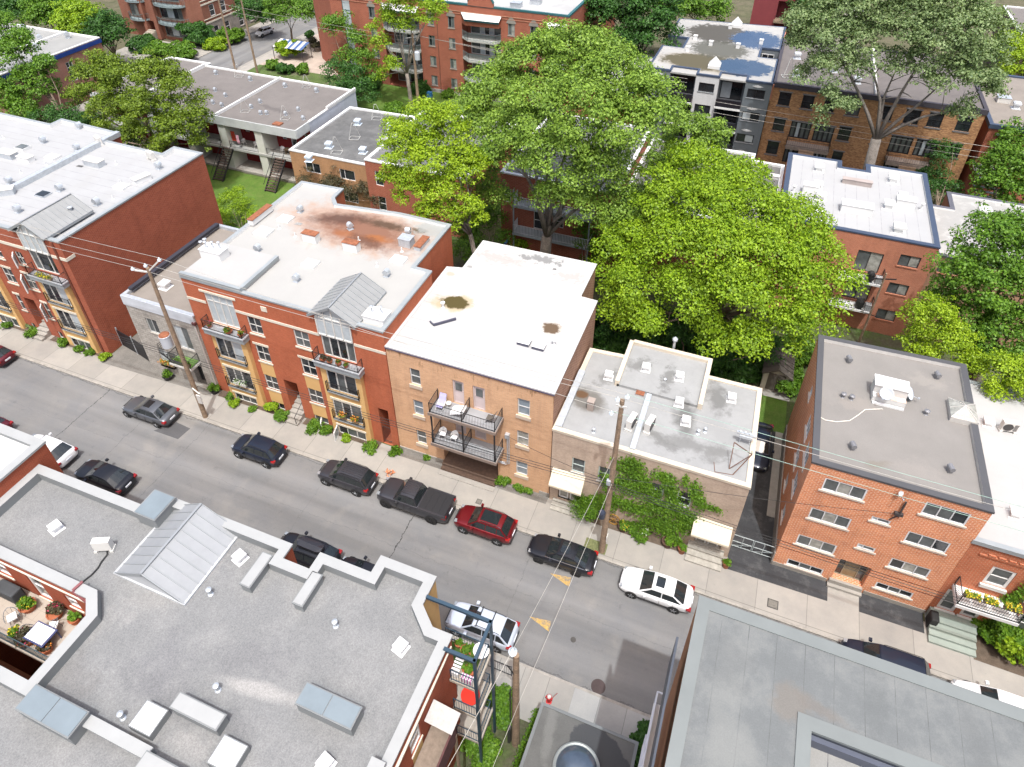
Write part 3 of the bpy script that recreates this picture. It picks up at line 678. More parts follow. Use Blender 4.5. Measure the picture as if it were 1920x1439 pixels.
put('skB2', fn_sky(1.3, 1.1, .2, MATS['skylight_cloudy'], white, .3), B_, P(320 + 467 / 2.665, 320 + 312 / 2.665, ZB), 0)
put('box4', fn_box(1.9, 1.0, .7, white, white, 'chimney_block'), B_, Vector((-36.9, 32.2, 12.16)), R(60 - 60))
for dx in (-.5, 0, .5): put('pipe', fn_pipe(.5, .07, galv), B_, Vector((-36.9 + dx, 32.2 + dx * .3, 12.92)), 0)
put('box5', fn_box(1.6, 1.1, .5, white, white, 'chimney_block'), B_, Vector((-21.85, 30.6, ZB)), 0)
for dx in (-.3, .3): put('pipe', fn_pipe(.5, .07, galv), B_, Vector((-21.85 + dx, 30.6 + dx * .3, ZB + .56)), 0)
for x, y in ((623, 330), (940, 350), (1032, 478), (543, 290), (1155, 405)): put('ppw', fn_pipe(.35, .05, white, False), B_, P(320 + x / 2.665, 320 + y / 2.665, ZB), 0)

# ================================================================== A : brown-red block at far left
roofA = stains('white_membrane_seams', (.325, .328, .33), [], var=.05, fine=.03, mottle=((.31, .31, .305), .35, .52, .72), seams=[(1, 1.0, .3, (.25, .25, .255), .03)])
polyA = [(-80, 29.3), (-49.87, 29.3), (-49.87, 45.7), (-53.4, 45.75), (-53.4, 44.2), (-60.9, 44.4), (-60.9, 46.2), (-69.2, 46.6), (-69.2, 45.2), (-80, 45.4)]
fA = [(-54.25, -51.55, 8.3, 10.35, dict(tall2, pm=[[glassm, glassd, glassd, glassm]], xs=(.3, .78))), (-56.15, -55.3, 8.35, 9.7, cross_n), (-59.2, -57.95, 8.35, 9.7, cross_n), (-59.2, -57.95, 5.6, 7.3, cross), (-56.6, -55.4, 5.6, 7.3, cross),
      (-59.35, -58.75, 2.35, 4.2, dict(cross, xs=())), (-56.0, -55.4, 2.35, 4.2, dict(cross, xs=())), (-58.3, -57.0, .2, 4.1, void), (-59.3, -58.8, 0, .8, dict(half, xs=())), (-55.95, -55.4, 0, .8, dict(half, xs=())),
      (-63.5, -60.5, 8.3, 10.35, tall2)]
A_, _r = building('brick_apartment_building', 'brown-red brick apartment block with a huge blank side wall and white roof', 'apartment building', polyA, 12.15, 11.85, br_A, roofA, galvb, ops={0: fA}, cw=.3, capin=white)
bay(A_, -54.4, -50.95, 28.95, 29.3, -.1, 7.6, [(-54.0, -51.4, 5.3, 7.4, fr3), (-54.0, -51.4, 2.2, 4.4, fr3), (-53.9, -51.5, 0, 1.1, tri)])
bay(A_, -63.5, -60.05, 28.95, 29.3, -.1, 7.6, [(-63.0, -60.5, 5.3, 7.4, fr3), (-63.0, -60.5, 2.2, 4.4, fr3), (-63.0, -60.5, 0, 1.1, tri)])
for x0, x1, z in ((-54.6, -50.75, 7.6), (-63.7, -59.9, 7.6)):
    m = MB(); m.box(x0, x1, 28.62, 29.3, z, z + .4); m.box(x0 - .04, x1 + .04, 28.56, 29.3, z + .4, z + .5, 1); b = m.build('balcony', [galvb, galv], A_); r = balc_rail_front(A_, x0 + .08, x1 - .08, 28.66, z + .5, .85, yb=29.28); r.parent = b
for x0, x1, z in ((-54.1, -51.3, 5.22), (-54.1, -51.3, 2.12), (-63.1, -60.4, 5.22), (-63.1, -60.4, 2.12)):
    m = MB(); m.box(x0, x1, 28.76, 28.95, z - .1, z); b = m.build('balcony_ledge', galvb, A_); r = balc_rail_front(A_, x0, x1, 28.78, z, .95, yb=28.94); r.parent = b
m = MB()
boxes('stone_band', cream, A_, (-80, -54.3, 29.265, 29.3, 10.2, 10.5), (-51.5, -49.84, 29.265, 29.3, 10.2, 10.5), (-49.87, -49.83, 29.27, 30.1, 10.2, 10.5))
m = MB(); m.box(-50.75, -50.55, 29.2, 29.3, 0, 11.9); m.build('downpipe', mk('downpipe_brown', (.16, .05, .03), .7), A_)
m = MB(); stairs_into(m, -58.3, -57.0, 28.3, 31.2, 0, 1.6, 8); m.build('entrance_steps', conc, A_)
gable(A_, -52.9, -54.95, -51.0, 29.25, 33.8, 12.25, 13.4, seam, 10); gable_glass(A_, -54.25, -51.55, 29.23, 10.5, 12.25, -52.9, 13.4)
m = MB(); m.box(-61.1, -60.6, 34, 46.1, 11.85, 12.35, 0); m.build('party_wall', galv, A_); ZA = 11.85
for x, y in ((247, 785), (437, 828), (895, 930), (57, 1015), (340, 1055), (548, 1135), (105, 1175), (448, 705)): put('hood', hood, A_, P(x / 3, (y + 20) / 3, ZA), 0, scale=1.15)
put('boxA1', fn_box(1.9, .8, .55, galv, offwhite, 'roof_box'), A_, P(535 / 3, 930 / 3, ZA), 0)
put('boxA1', fn_box(1.9, .8, .55, galv, offwhite, 'roof_box'), A_, P(20 / 3, 1095 / 3, ZA), R(40))
put('boxA2', fn_box(1.5, .7, .45, white, offwhite, 'roof_box'), A_, P(800 / 3, 1020 / 3, ZA), R(75))
put('boxA3', fn_box(1.3, 1.0, .5, white, white, 'chimney_block'), A_, P(435 / 3, 1225 / 3, ZA), R(80)); put('pipeA', fn_pipe(.6, .11, galv), A_, P(408 / 3, 1205 / 3, ZA + .5), 0)
put('skA', fn_sky(1.2, .9, .2, plasticw, white), A_, P(298 / 3, 890 / 3, ZA), 0); put('skA2', fn_sky(1.1, .9, .15, glassd, galv, .05), A_, P(245 / 3, 1098 / 3, ZA), 0); put('skA3', fn_sky(1.2, .9, .25, glassm, white, .05), A_, P(130 / 3, 838 / 3, ZA), 0)
put('skA', fn_sky(1.2, .9, .2, plasticw, white), A_, P(685 / 3, 1055 / 3, ZA), 0); put('boxA1', fn_box(1.9, .8, .55, galv, offwhite, 'roof_box'), A_, P(50 / 3, 885 / 3, ZA), 0); put('boxA2', None, A_, P(150 / 3, 905 / 3, ZA), 0)
for x, y in ((655, 925), (260, 930), (680, 1030), (118, 975), (635, 1120), (20, 780)): put('ppw', None, A_, P(x / 3, y / 3, ZA), 0)

# ================================================================== S : low grey stone house between them
roofS = stains('tan_gravel_roof', (.21, .185, .16), [], var=.12, fine=.2, fscale=30)
slot = dict(fm=mk('grey_frame', (.45, .46, .45), .6), xs=(.5,), ys=(), pm=[[glassm, glassd], [glassb, glassm]], rnd=1, sill=(conc, .16, .06, .1))
S_, _r = building('stone_house', 'low grey stone house squeezed between two taller red brick blocks', 'house', [(-45.1, 29.3), (-37.87, 29.3), (-37.87, 40.6), (-45.1, 40.6)], 8.2, 7.9, stone, roofS, galv,
    ops={0: [(-43.45, -42.3, 4.75, 6.3, slot), (-40.55, -39.1, 4.0, 6.45, slot), (-43.5, -41.6, 1.45, 2.9, slot), (-40.1, -39.05, 0, 2.3, dict(fm=darkm, xs=(), ys=(.75,), pm=glassd, name='entrance_door', reveal=.5, deep=.55))]}, cw=.25)
m = MB(); m.box(-45.16, -37.9, 29.22, 29.3, 7.25, 8.19); m.build('fascia', mk('pale_metal_fascia', (.55, .58, .62), .5, .1), S_)
m = MB(); m.box(-45.0, -44.6, 30, 40.4, 8.2, 8.45); m.build('side_flashing', mk('black_membrane', (.03, .03, .04), .6), S_)
m = MB(); m.box(-41.2, -38.9, 28.25, 29.3, 2.75, 2.95); m.box(-41.1, -39.0, 28.35, 29.3, 2.95, 2.98, 1); b = m.build('balcony', [offwhite, mk('green_turf_mat', (.10, .19, .04), .9, var=.2)], S_)
r = balc_rail_front(S_, -41.15, -38.95, 28.3, 2.95, .9, yb=29.28); r.parent = b
m = MB()
for k in range(2): m.box(-43.3 + 0, -41.9, 28.95, 29.25, 1.25 + .0, 1.4)
m.build('window_box', wood, S_)
m = MB(); m.box(-40.3, -38.8, 28.9, 29.3, 0, .18); m.build('doorstep', conc, S_)
put('boxv', fn_boxvent(white, .75, .6), S_, P(220 + 385 / 4.23, 460 + 335 / 4.23, 7.9), 0)
for x, y in ((1138, 1395), (1160, 1380)): put('pipeS', fn_pipe(.6, .1, galv), S_, P(x / 3, y / 3, 7.9), 0)

# ================================================================== C : buff brick block
roofC = stains('white_paint_roof', (.395, .392, .385), [(-18.3, 35.45, 1.6, 1.0, 15, (.36, .28, .15), .75, .6, .6), (-18.3, 35.45, 1.1, .68, 15, (.06, .045, .01), .97, .3, .55), (-10.75, 35.3, .85, .75, 0, (.38, .31, .22), .6, .7, .4), (-10.75, 35.3, .6, .55, 0, (.09, .055, .03), .95, .4, .9), (-14.2, 42.9, 1.6, .45, 5, (.17, .17, .17), .85, .5, 1.8), (-17.5, 41.8, 2.0, .6, 0, (.33, .3, .28), .6, .5, 2.2), (-11.5, 41.5, 1.2, .5, 0, (.33, .3, .28), .6, .5, 2.2), (-15.5, 32.3, 3.0, .25, -4, (.38, .37, .35), .5, .7, 1.2), (-20.1, 38.5, .35, .3, 0, (.45, .3, .22), .7, .6, .5)],
    var=.02, fine=.015, seams=[(1, 1.0, .2, (.28, .28, .28), .022)], mottle=((.62, .6, .57), 1.8, .68, .74))
SH = dict(fm=mk('grey_white_frame', (.55, .55, .54), .6), xs=(), ys=(.5,), pm=[[glassm], [glassc], [mk('window_glass_sky', (.20, .24, .27), .12, var=.25, scale=1.5, spec=.6)]], rnd=1, sill=(mk('buff_sill', (.52, .42, .33), .9), .3, .09, .1), reveal=.14)
DR = dict(fm=mk('pale_pink_door', (.50, .42, .40), .7, var=.05), xs=(), ys=(.55,), pm=glassm, name='balcony_door', fw=.1, reveal=.14)
C_, _r = building('brick_apartment_building', 'buff brick apartment block with a plain bright white roof', 'apartment building', [(-20.72, 29.45), (-8.6, 29.45), (-8.6, 39.35), (-9.9, 39.4), (-9.9, 43.8), (-19.5, 43.6), (-19.5, 39.5), (-20.72, 39.2)], 10.68, 10.64, br_C, roofC, mk('white_roof_edge', (.46, .455, .445), .6, var=.02),
    ops={0: [(-19.05, -18.25, 7.65, 9.2, SH), (-19.08, -18.28, 4.5, 6.05, SH), (-19.1, -18.3, 1.35, 2.8, SH), (-11.07, -10.2, 7.75, 9.3, SH), (-11.1, -10.25, 4.68, 6.15, SH), (-11.15, -10.28, 1.45, 2.9, SH),
             (-15.8, -14.95, 7.0, 9.25, dict(DR, pm=mk('pink_door_panel', (.55, .46, .45), .7))), (-14.3, -13.4, 7.0, 9.25, dict(DR, pm=MATS['pink_door_panel'])), (-15.8, -14.95, 3.95, 6.1, dict(DR, pm=mk('door_panel', (.42, .35, .33), .7))), (-14.3, -13.4, 3.95, 6.1, dict(DR, pm=MATS['door_panel'])),
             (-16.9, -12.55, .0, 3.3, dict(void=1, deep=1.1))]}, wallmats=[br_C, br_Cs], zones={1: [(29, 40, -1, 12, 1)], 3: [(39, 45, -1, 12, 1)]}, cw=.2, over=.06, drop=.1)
boxes('door_glass', glassm, C_, (-15.62, -15.14, 29.53, 29.58, 8.25, 8.95), (-14.1, -13.6, 29.53, 29.58, 8.25, 8.95))
m = MB(); m.box(-20.75, -8.56, 29.36, 29.45, 10.5, 10.56); m.build('roof_edge', mk('dark_purple_trim', (.06, .05, .09), .6), C_)
dk = mk('grey_deck', (.28, .285, .295), .8, var=.1)
for z, nm in ((7.0, 'upper'), (3.85, 'lower')):
    m = MB(); m.box(-17.0, -12.1, 28.0, 29.45, z - .2, z); m.box(-17.06, -12.04, 27.94, 28.0, z - .22, z + .04, 1); m.box(-17.06, -17.0, 28.0, 29.45, z - .22, z + .04, 1); m.box(-12.1, -12.04, 28.0, 29.45, z - .22, z + .04, 1)
    b = m.build('balcony', [dk, mk('brown_trim', (.22, .17, .14), .8)], C_)
    r = railing(C_, [(-16.95, 29.4, z), (-16.95, 28.05, z), (-12.15, 28.05, z), (-12.15, 29.4, z)], .95, .11); r.parent = b
    r = railing(C_, [(-14.55, 28.05, z), (-14.55, 29.4, z)], 1.0, .11, name='divider'); r.parent = b
m = MB()
for x in (-16.9, -14.55, -12.2): m.bar((x, 28.1, 3.85), (x, 28.1, 6.8), .09)
m.build('balcony_posts', black, C_)
m = MB(); m.box(-16.9, -12.55, 29.0, 30.5, .0, .45); m.box(-16.9, -12.55, 28.7, 29.0, .0, .22); m.box(-16.9, -12.5, 28.3, 28.7, 0, .06, 1); m.build('entrance_steps', [mk('dark_brown_wood', (.11, .07, .05), .85, var=.2, scale=5), conc], C_)
for k in range(4):
    x = -16.7 + k * 1.02; place_window(C_, Vector((x, 30.45)), Vector((1, 0)), Vector((0, -1)), 0, .82, .45, 2.55, dict(fm=mk('brown_door_frame', (.15, .10, .08), .8), xs=(), ys=(.45,), pm=[mk('pale_door', (.38, .34, .34), .6), glassm][k % 2], name='entrance_door', fw=.08, reveal=0))
    m = MB(); m.box(x - .19, x - .02, 30.2, 30.5, .45, 3.2); m.build('door_post', MATS['brown_door_frame'], C_)
boxes('plinth', conc, C_, (-9.35, -8.58, 29.4, 29.44, -.1, .35), (-20.7, -17, 29.38, 29.44, -.1, .3))
m = MB(); m.tube([(-11.75, 29.3, 5.3), (-11.75, 29.3, 2.6), (-12.0, 29.3, 2.45), (-13.0, 29.3, 2.45)], .045, 8); m.tube([(-11.62, 29.3, 5.3), (-11.62, 29.3, 2.5), (-11.9, 29.3, 2.3), (-13.0, 29.3, 2.3)], .04, 8); m.box(-11.9, -11.6, 29.2, 29.44, 5.2, 5.6); m.build('service_conduit', galv, C_)
for x, y, rz in ((690 - 0, 640, 0), (1120, 690, 0)): pass
navy_e = mk('dark_membrane_edge', (.07, .07, .10), .6)
for (x, y) in ((848, 612), (930, 636)):
    q = P(700 + x / 2.998, 440 + y / 2.998, 10.64); m = MB(); m.box(q.x - .42, q.x + .42, q.y - .3, q.y + .3, 10.64, 10.86); m.box(q.x - .45, q.x + .45, q.y - .33, q.y + .33, 10.862, 10.9, 0, 1); m.build('roof_hatch', [navy_e, white], C_)
m = MB(); a = P(700 + 340 / 2.998, 440 + 515 / 2.998, 10.66); b = P(700 + 465 / 2.998, 440 + 480 / 2.998, 10.66); m.bar(a + Vector((0, 0, .1)), b + Vector((0, 0, .1)), .1, .2); m.bar(a + Vector((0, 0, .1)), P(700 + 318 / 2.998, 440 + 488 / 2.998, 10.76), .08, .12); m.build('roof_curb', navy_e, C_)
for x, y in ((392, 410), (1015, 620)): put('ppC', fn_pipe(.4, .09, white), C_, P(700 + x / 2.998, 440 + y / 2.998, 10.64), 0)
# ================================================================== G : low taupe building with grey-white roof and creepers
roofG = stains('pale_grey_membrane', (.262, .265, .262), [(-7.2, 32.6, 1.6, 1.0, -20, (.10, .09, .075), .75, .5, .3), (-7.6, 33.0, .5, .4, 0, (.10, .05, .02), .9, .6, .5), (-.6, 33.4, .9, 2.0, 10, (.11, .11, .105), .85, .95, .7), (-.2, 31.2, 2.6, .5, 5, (.15, .15, .145), .75, .95, .8), (1.6, 31.2, 1.2, .8, 30, (.15, .15, .145), .7, .95, 1.3), (-1.8, 31.0, 1.8, .5, -25, (.14, .14, .135), .75, .95, 1.3),
    (1.2, 36.0, .9, 1.7, 20, (.12, .12, .115), .8, .95, .8), (-4.6, 37, 1.2, .6, 40, (.14, .14, .135), .75, .95, 1.2), (-2.4, 36.4, .5, 1.5, 0, (.13, .13, .125), .75, .95, 1.2), (-6.5, 35, 1.2, .5, 60, (.15, .15, .145), .7, .95, 1.2)], var=.05, fine=.03, mottle=((.29, .293, .29), .5, .45, .65))
polyG = [(-8.5, 29.25), (4.02, 29.25), (3.9, 37.9), (.25, 37.85), (.25, 39.2), (-5.65, 39.0), (-5.65, 37.75), (-8.35, 37.55)]
GW = dict(fm=mk('green_grey_frame', (.45, .52, .49), .6), xs=(), ys=(.5,), pm=[[glassm], [glassd]], rnd=1, sill=(offwhite, .14, .05, .06))
copG = mk('cream_coping', (.55, .48, .38), .7, var=.1)
G_, _r = building('low_brick_building', 'low taupe brick building with streaked grey roof and green creepers on its front', 'building', polyG, 7.6, 7.5, br_G, roofG, copG,
    ops={0: [(-7.05, -6.15, 3.9, 5.35, GW), (-5.22, -4.42, 3.9, 5.3, GW), (-1.72, -.85, 3.87, 5.3, GW), (.05, .93, 3.9, 5.32, GW), (-7.9, -6.3, .5, 2.5, dict(void=1, deep=.25)), (1.75, 3.45, .55, 2.5, dict(void=1, deep=.25))]}, cw=.28, drop=.2)
for x0 in (-7.9, 1.75):
    for k in range(2): place_window(G_, Vector((x0 + .05 + k * .8, 29.46)), Vector((1, 0)), Vector((0, -1)), 0, .68, .5, 2.4, dict(fm=white, xs=(), ys=(.45,), pm=[glassc], name='entrance_door', fw=.09, reveal=0))
m = MB(); stairs_into(m, -8.2, -6.1, 28.45, 29.6, 0, .5, 4); m.build('entrance_steps', mk('step_concrete', (.33, .31, .27), .9, var=.2, scale=3), G_)
m = MB(); stairs_into(m, 1.4, 3.75, 28.0, 29.6, 0, .6, 4); m.build('entrance_steps', MATS['step_concrete'], G_)
awm = mk('beige_awning', (.62, .55, .42), .8, var=.06)
for x0, x1, zt in ((-8.35, -6.05, 3.75), (1.4, 3.8, 3.35)):
    m = MB(); a, b, c, d = (x0, 29.25, zt), (x1, 29.25, zt), (x1, 28.35, zt - .85), (x0, 28.35, zt - .85)
    m.face([d, c, b, a]); m.face([(p[0], p[1], p[2] - .03) for p in (a, b, c, d)]); m.face([d, (d[0], d[1], d[2] - .18), (c[0], c[1], c[2] - .18), c]); m.face([a, d, (x0, 28.35, zt - 1.03), (x0, 29.25, zt - 1.03)]); m.face([c, b, (x1, 29.25, zt - 1.03), (x1, 28.35, zt - 1.03)])
    for k in range(1, 6): x = x0 + (x1 - x0) * k / 6; m.bar((x, 29.25, zt + .005), (x, 28.35, zt - .845), .015)
    m.build('awning', awm, G_)
m = MB(); rp = [(-5.6, 34.6), (.22, 34.6), (.22, 39.15), (-5.6, 38.95)]; m.face([(*p, 7.72) for p in rp]); m.face([(*rp[0], 7.5), (*rp[1], 7.5), (*rp[1], 7.72), (*rp[0], 7.72)]); m.build('raised_roof', roofG, G_)
m = MB(); m.box(-5.75, -5.45, 34.6, 39.1, 7.5, 8.0); m.box(.0, .3, 34.5, 39.25, 7.5, 8.0); m.box(-5.45, .0, 38.95, 39.25, 7.5, 7.99); m.build('raised_parapet', copG, G_)
m = MB(); m.box(-3.45, -3.1, 29.45, 34.5, 7.5, 7.72); m.build('roof_divider', mk('divider_flashing', (.47, .50, .53), .5, .3, var=.15, scale=2), G_)
m = MB(); m.box(-8.45, -8.0, 29.5, 35, 7.6, 7.75); m.build('side_flashing', MATS['divider_flashing'], G_)
def g7(x, y, z=7.5): return P(1000 + x / 2.998, 600 + y / 2.998, z)
for x, y, z in ((423, 325, 7.5), (632, 280, 7.72), (820, 330, 7.72), (818, 475, 7.5), (856, 580, 7.5), (1112, 450, 7.5)): put('boxv2', fn_boxvent(white if x in (423, 818, 1112) else galv, .55, .5), G_, g7(x, y, z), R(5), name='roof_vent')
put('chG', fn_box(.42, .42, .8, mk('chimney_taupe', (.3, .25, .22), .9), MATS['chimney_taupe'], 'chimney'), G_, g7(322, 500), 0)
put('hoodG', fn_box(.5, .35, .1, white, rust, 'vent_cover'), G_, g7(600, 418), 0)
for x, y in ((338, 632), (738, 352), (965, 630), (925, 640)): put('ppG', fn_pipe(.28, .06, galv), G_, g7(x, y), 0)
m = MB(); q = g7(790, 180, 6.5); m.lathe((q.x, 39.5, 5.0), [(.1, 0), (.1, 3.6), (.2, 3.65), (.2, 3.8), (.05, 3.95)], 10); m.build('flue_pipe', galv, G_)
for (x, y), lb in (((548, 600), 'white roof air conditioner just left of the metal divider strip'), ((650, 615), 'white roof air conditioner just right of the metal divider strip')):
    ac_unit(g7(x, y), R(78), lb, 1.15, 'air conditioners on the low grey roof')
t = thing('service_mast', 'rusty braced steel service mast lying at the front corner of the low grey roof', 'service mast', g7(1120, 870))
m = MB(); a = g7(1100, 838); b = g7(1120, 872); c = Vector((3.75, 30.9, 8.6)); d = Vector((3.75, 31.4, 8.3)); tp = Vector((2.6, 31.2, 8.9))
m.bar(a, tp, .05); m.bar(b, c, .05); m.bar(tp, c, .05); m.bar(a, c, .04); m.bar(g7(1020, 855), g7(1015, 800), .04); m.bar(g7(1020, 855), b, .04); m.bar(c, d, .05); m.build('frame', mk('rusty_brown', (.13, .07, .05), .8, var=.2), t)
t2 = thing('insulator_rack', 'grey insulator rack on thin posts above the right edge of the low roof', 'insulator rack', Vector((3.3, 32.6, 7.5)))
m = MB(); m.box(2.7, 3.9, 32.5, 32.7, 8.3, 8.45); m.box(2.9, 3.7, 32.45, 32.75, 8.1, 8.3); m.bar((3.0, 32.6, 7.5), (3.0, 32.6, 8.3), .04); m.bar((3.6, 32.6, 7.5), (3.6, 32.6, 8.3), .04); m.build('rack', galv, t2)
m = MB()
for x in (2.9, 3.2, 3.5): m.lathe((x, 32.6, 8.45), [(.05, 0), (.08, .05), (.08, .12), (.03, .16)], 8)
m.build('insulators', porcelain, t2)

# ================================================================== orange apartment block
roofP = stains('taupe_gravel_roof', (.198, .186, .172), [(9.0, 35.6, 1.3, .8, 0, (.25, .225, .2), .5, .9, 1.2), (12.5, 31.5, 1.5, .8, 0, (.24, .22, .2), .5, .9, 1.2), (10.3, 31.2, .7, .3, 30, (.17, .15, .12), .6, .8, 1.0), (13.6, 39.6, 1.2, .7, 0, (.26, .24, .215), .5, .8, 1.2)], var=.07, fine=.14, fscale=34)
PW = dict(fm=mk('white_alu_frame', (.62, .63, .64), .4), xs=(.345, .655), ys=(), pm=[[glassm, glassc, glassm], [glassc, glassm, glassm], [glassd, glassc, glassm], [glassm, glassm, glassd]], rnd=1, fw=.08, sill=(mk('buff_stone_sill', (.50, .43, .37), .9), .13, .07, .12), reveal=.07)
PB = dict(PW, pm=[[glassd, glassm, glassd]])
SM = dict(PW, xs=(.33,), pm=[[glassb, glassm]], ys=())
polyP = [(6.82, 29.88), (15.95, 29.88), (15.95, 41.85), (6.82, 41.45)]
copP = mk('dark_grey_coping', (.085, .085, .09), .55, .2, var=.06)
P_, _r = building('brick_apartment_building', 'orange brick apartment block with grey gravel roof and dark metal edge', 'apartment building', polyP, 10.6, 10.35, br_P, roofP, copP,
    ops={0: [(7.78, 10.05, 8.5, 9.55, PW), (7.72, 9.98, 5.65, 6.68, PW), (7.65, 9.9, 2.85, 3.85, PW), (7.63, 9.82, .45, 1.1, PB), (12.93, 15.15, 8.85, 9.93, PW), (12.9, 15.1, 6.1, 7.12, PW), (12.85, 15.0, 3.4, 4.33, PW), (12.8, 14.9, 1.0, 1.62, PB),
             (10.85, 11.85, 7.1, 7.5, SM), (10.85, 11.85, 4.28, 4.7, SM), (10.4, 12.2, .6, 2.72, dict(fm=mk('bronze_door_frame', (.32, .28, .2), .5, .3), xs=(.28, .74), ys=(.5,), pm=[[glassd, mk('lobby_glass', (.22, .17, .10), .15, var=.3, scale=1.5), glassm]], name='entrance_door', reveal=.45, deep=.5))],
         3: [(31.2, 32.6, 8.2, 9.4, PW), (33.5, 34.9, 8.2, 9.4, PW), (36.8, 37.6, 8.6, 9.4, PW), (31.2, 32.6, 5.4, 6.6, PW), (33.5, 34.9, 5.4, 6.6, PW), (31.4, 32.4, 2.4, 3.4, PB), (34.0, 35.0, 2.4, 3.4, PB)]}, cw=.34, capin=mk('pale_inner_edge', (.5, .48, .45), .8))
boxes('plinth', mk('grey_plinth', (.27, .25, .22), .9, var=.15), P_, (6.79, 10.2, 29.84, 29.9, -.1, .35), (12.4, 15.98, 29.84, 29.9, -.1, .35), (6.74, 6.82, 29.84, 41.4, -.1, 1.3))
m = MB(); m.box(10.25, 12.3, 29.5, 30.2, 0, .2); m.box(10.3, 12.25, 29.72, 30.2, .2, .55); m.build('entrance_steps', conc, P_)
def g8(x, y, z=10.35): return P(1380 + x / 2.398, 600 + y / 2.398, z)
for x, y, rz in ((505, 190, 20), (900, 262, 20), (520, 580, 20), (958, 682, 20)): put('drumv', lambda: [('roof_vent', MB().box(-.16, .16, -.16, .16, 0, .3).lathe((0, 0, .42), [(.2, -.25), (.2, .25)], 12, 0, 'y'), mk('weathered_grey_metal', (.22, .22, .23), .5, .3), False)], P_, g8(x, y), R(rz), scale=.8)
for x, y in ((480, 348), (518, 358), (853, 425)): put('ppP', fn_pipe(.25, .09, MATS['weathered_grey_metal']), P_, g8(x, y), 0)
q = g8(680, 380); b_ = put('penthouse', lambda: [('roof_hatch_house', MB().box(-.95, .95, -.05, 1.25, 0, .45).box(-.95, .95, .35, 1.25, .45, 1.05), mk('grey_white_shed', (.55, .54, .52), .8, var=.1), False), ('hatch_lid', MB().box(-1.0, 1.0, .3, 1.3, 1.052, 1.12), white, False), ('hatch_step', MB().box(-.7, .95, -.05, .3, .452, .47), mk('peach_board', (.55, .43, .35), .8, var=.15, scale=4), False)], P_, q, 0)
m = MB(); m.box(-.9, .9, -.28, -.12, 0, .12); put('wcurb', lambda: [('roof_curb', m, white, False)], P_, q, 0)
put('pyrP', fn_pyr(1.5, 1.7, .35, .45, glassc, mk('skylight_frame', (.45, .43, .4), .6)), P_, g8(1012, 425), 0)
m = MB(); m.bar((12.0, 29.75, 8.2), (12.0, 29.75, 9.6), .08); m.box(11.75, 12.2, 29.7, 29.88, 8.3, 8.5); m.bar((12.0, 29.8, 8.3), (11.7, 29.8, 7.7), .05); m.build('service_bracket', darkm, P_)
def dish(loc, rz, lb, s=.42, grp='satellite dishes on the gravel roof'):
    t = thing('satellite_dish', lb, 'satellite dish', loc, grp)
    m = MB(); m.bar((loc[0], loc[1], loc[2]), (loc[0], loc[1], loc[2] + .45), .05); m.build('mount', galv, t)
    def f():
        d = MB(); d.lathe((0, 0, 0), [(0.01, .10), (s * .5, .07), (s * .85, .02), (s, -.03), (s * .85, 0), (s * .5, .05)], 16, 0, 'y'); return [('reflector', d, mk('dish_grey', (.52, .55, .58), .45), True)]
    o = put(('dish', s), f, t, Vector(loc) + Vector((0, -.05, .5))); o.rotation_euler = (R(-35), 0, 0)
    def a(): return [('feed_arm', MB().bar((0, 0, -.1), (0, -.5, -.1), .03).box(-.05, .05, -.58, -.48, -.14, -.02), galv, False)]
    o = put('dishfeed', a, t, Vector(loc) + Vector((0, -.05, .5))); t.rotation_euler = (0, 0, rz); return t
dish(g8(668, 355, 10.9), R(-25), 'round grey satellite dish on the low step of the white roof hatch'); dish(g8(768, 355), R(70), 'round grey satellite dish standing right of the white roof hatch')
dish(PY(1420 + 1105 / 4.174, 860 + 300 / 4.174, 29.7), R(20), 'satellite dish bracketed to the front wall of the orange brick block', .2, None).scale = (.7, .7, .7)
t = MB(); pts = [g8(660, 405), g8(655, 402), g8(580, 405), g8(548, 430), g8(510, 455), g8(450, 460), g8(400, 452), g8(362, 430)]
t.tube([p + Vector((0, 0, .03)) for p in pts], .03, 6); t.build('cable', mk('cream_cable', (.6, .56, .5), .6, var=0), None, label='cream cable snaking across the grey gravel roof to its left edge', cat='cable')

# ================================================================== J : red row house at far right
roofJ = stains('white_weathered_roof', (.36, .357, .35), [(18.2, 37.5, 1.5, 1.2, 0, (.45, .43, .38), .5, .8, 1.2)], var=.05, fine=.03)
JW = dict(fm=white, xs=(), ys=(.5,), pm=[[glassm]], rnd=1, fw=.16, sill=(offwhite, .25, .15, .08), reveal=.1)
J_, _r = building('brick_row_house', 'red brick row house at the far right with white roof and green steps', 'house', [(16.0, 29.95), (32, 29.95), (32, 43.5), (16.0, 43.5)], 8.0, 7.9, br_J, roofJ, galvb,
    ops={0: [(17.55, 18.75, 4.5, 6.2, JW), (19.9, 21.1, 4.3, 6.1, JW), (16.35, 17.3, .9, 3.0, dict(JW, name='entrance_door', ys=(.4,))), (17.6, 18.55, .9, 3.0, dict(JW, name='entrance_door', ys=(.4,))), (20.2, 21.4, 1.0, 2.9, JW)]}, cw=.2, over=.12, drop=.3)
m = MB()
for k in range(12): m.box(17.0 + .5 * k, 17.35 + .5 * k, 29.86, 29.95, 7.0, 7.12)
m.box(16.6, 24, 29.88, 29.95, 6.85, 6.98); m.build('brick_cornice', br_J, J_)
m = MB(); m.box(15.97, 16.0, 30.1, 43.5, 0, 7.9); m.build('side_wall', br_J, J_)
m = MB(); m.box(16.4, 19.6, 28.6, 29.95, 3.35, 3.6); b = m.build('balcony', white, J_); r = railing(J_, [(16.45, 29.9, 3.6), (16.45, 28.65, 3.6), (19.55, 28.65, 3.6), (19.55, 29.9, 3.6)], .9, .12); r.parent = b
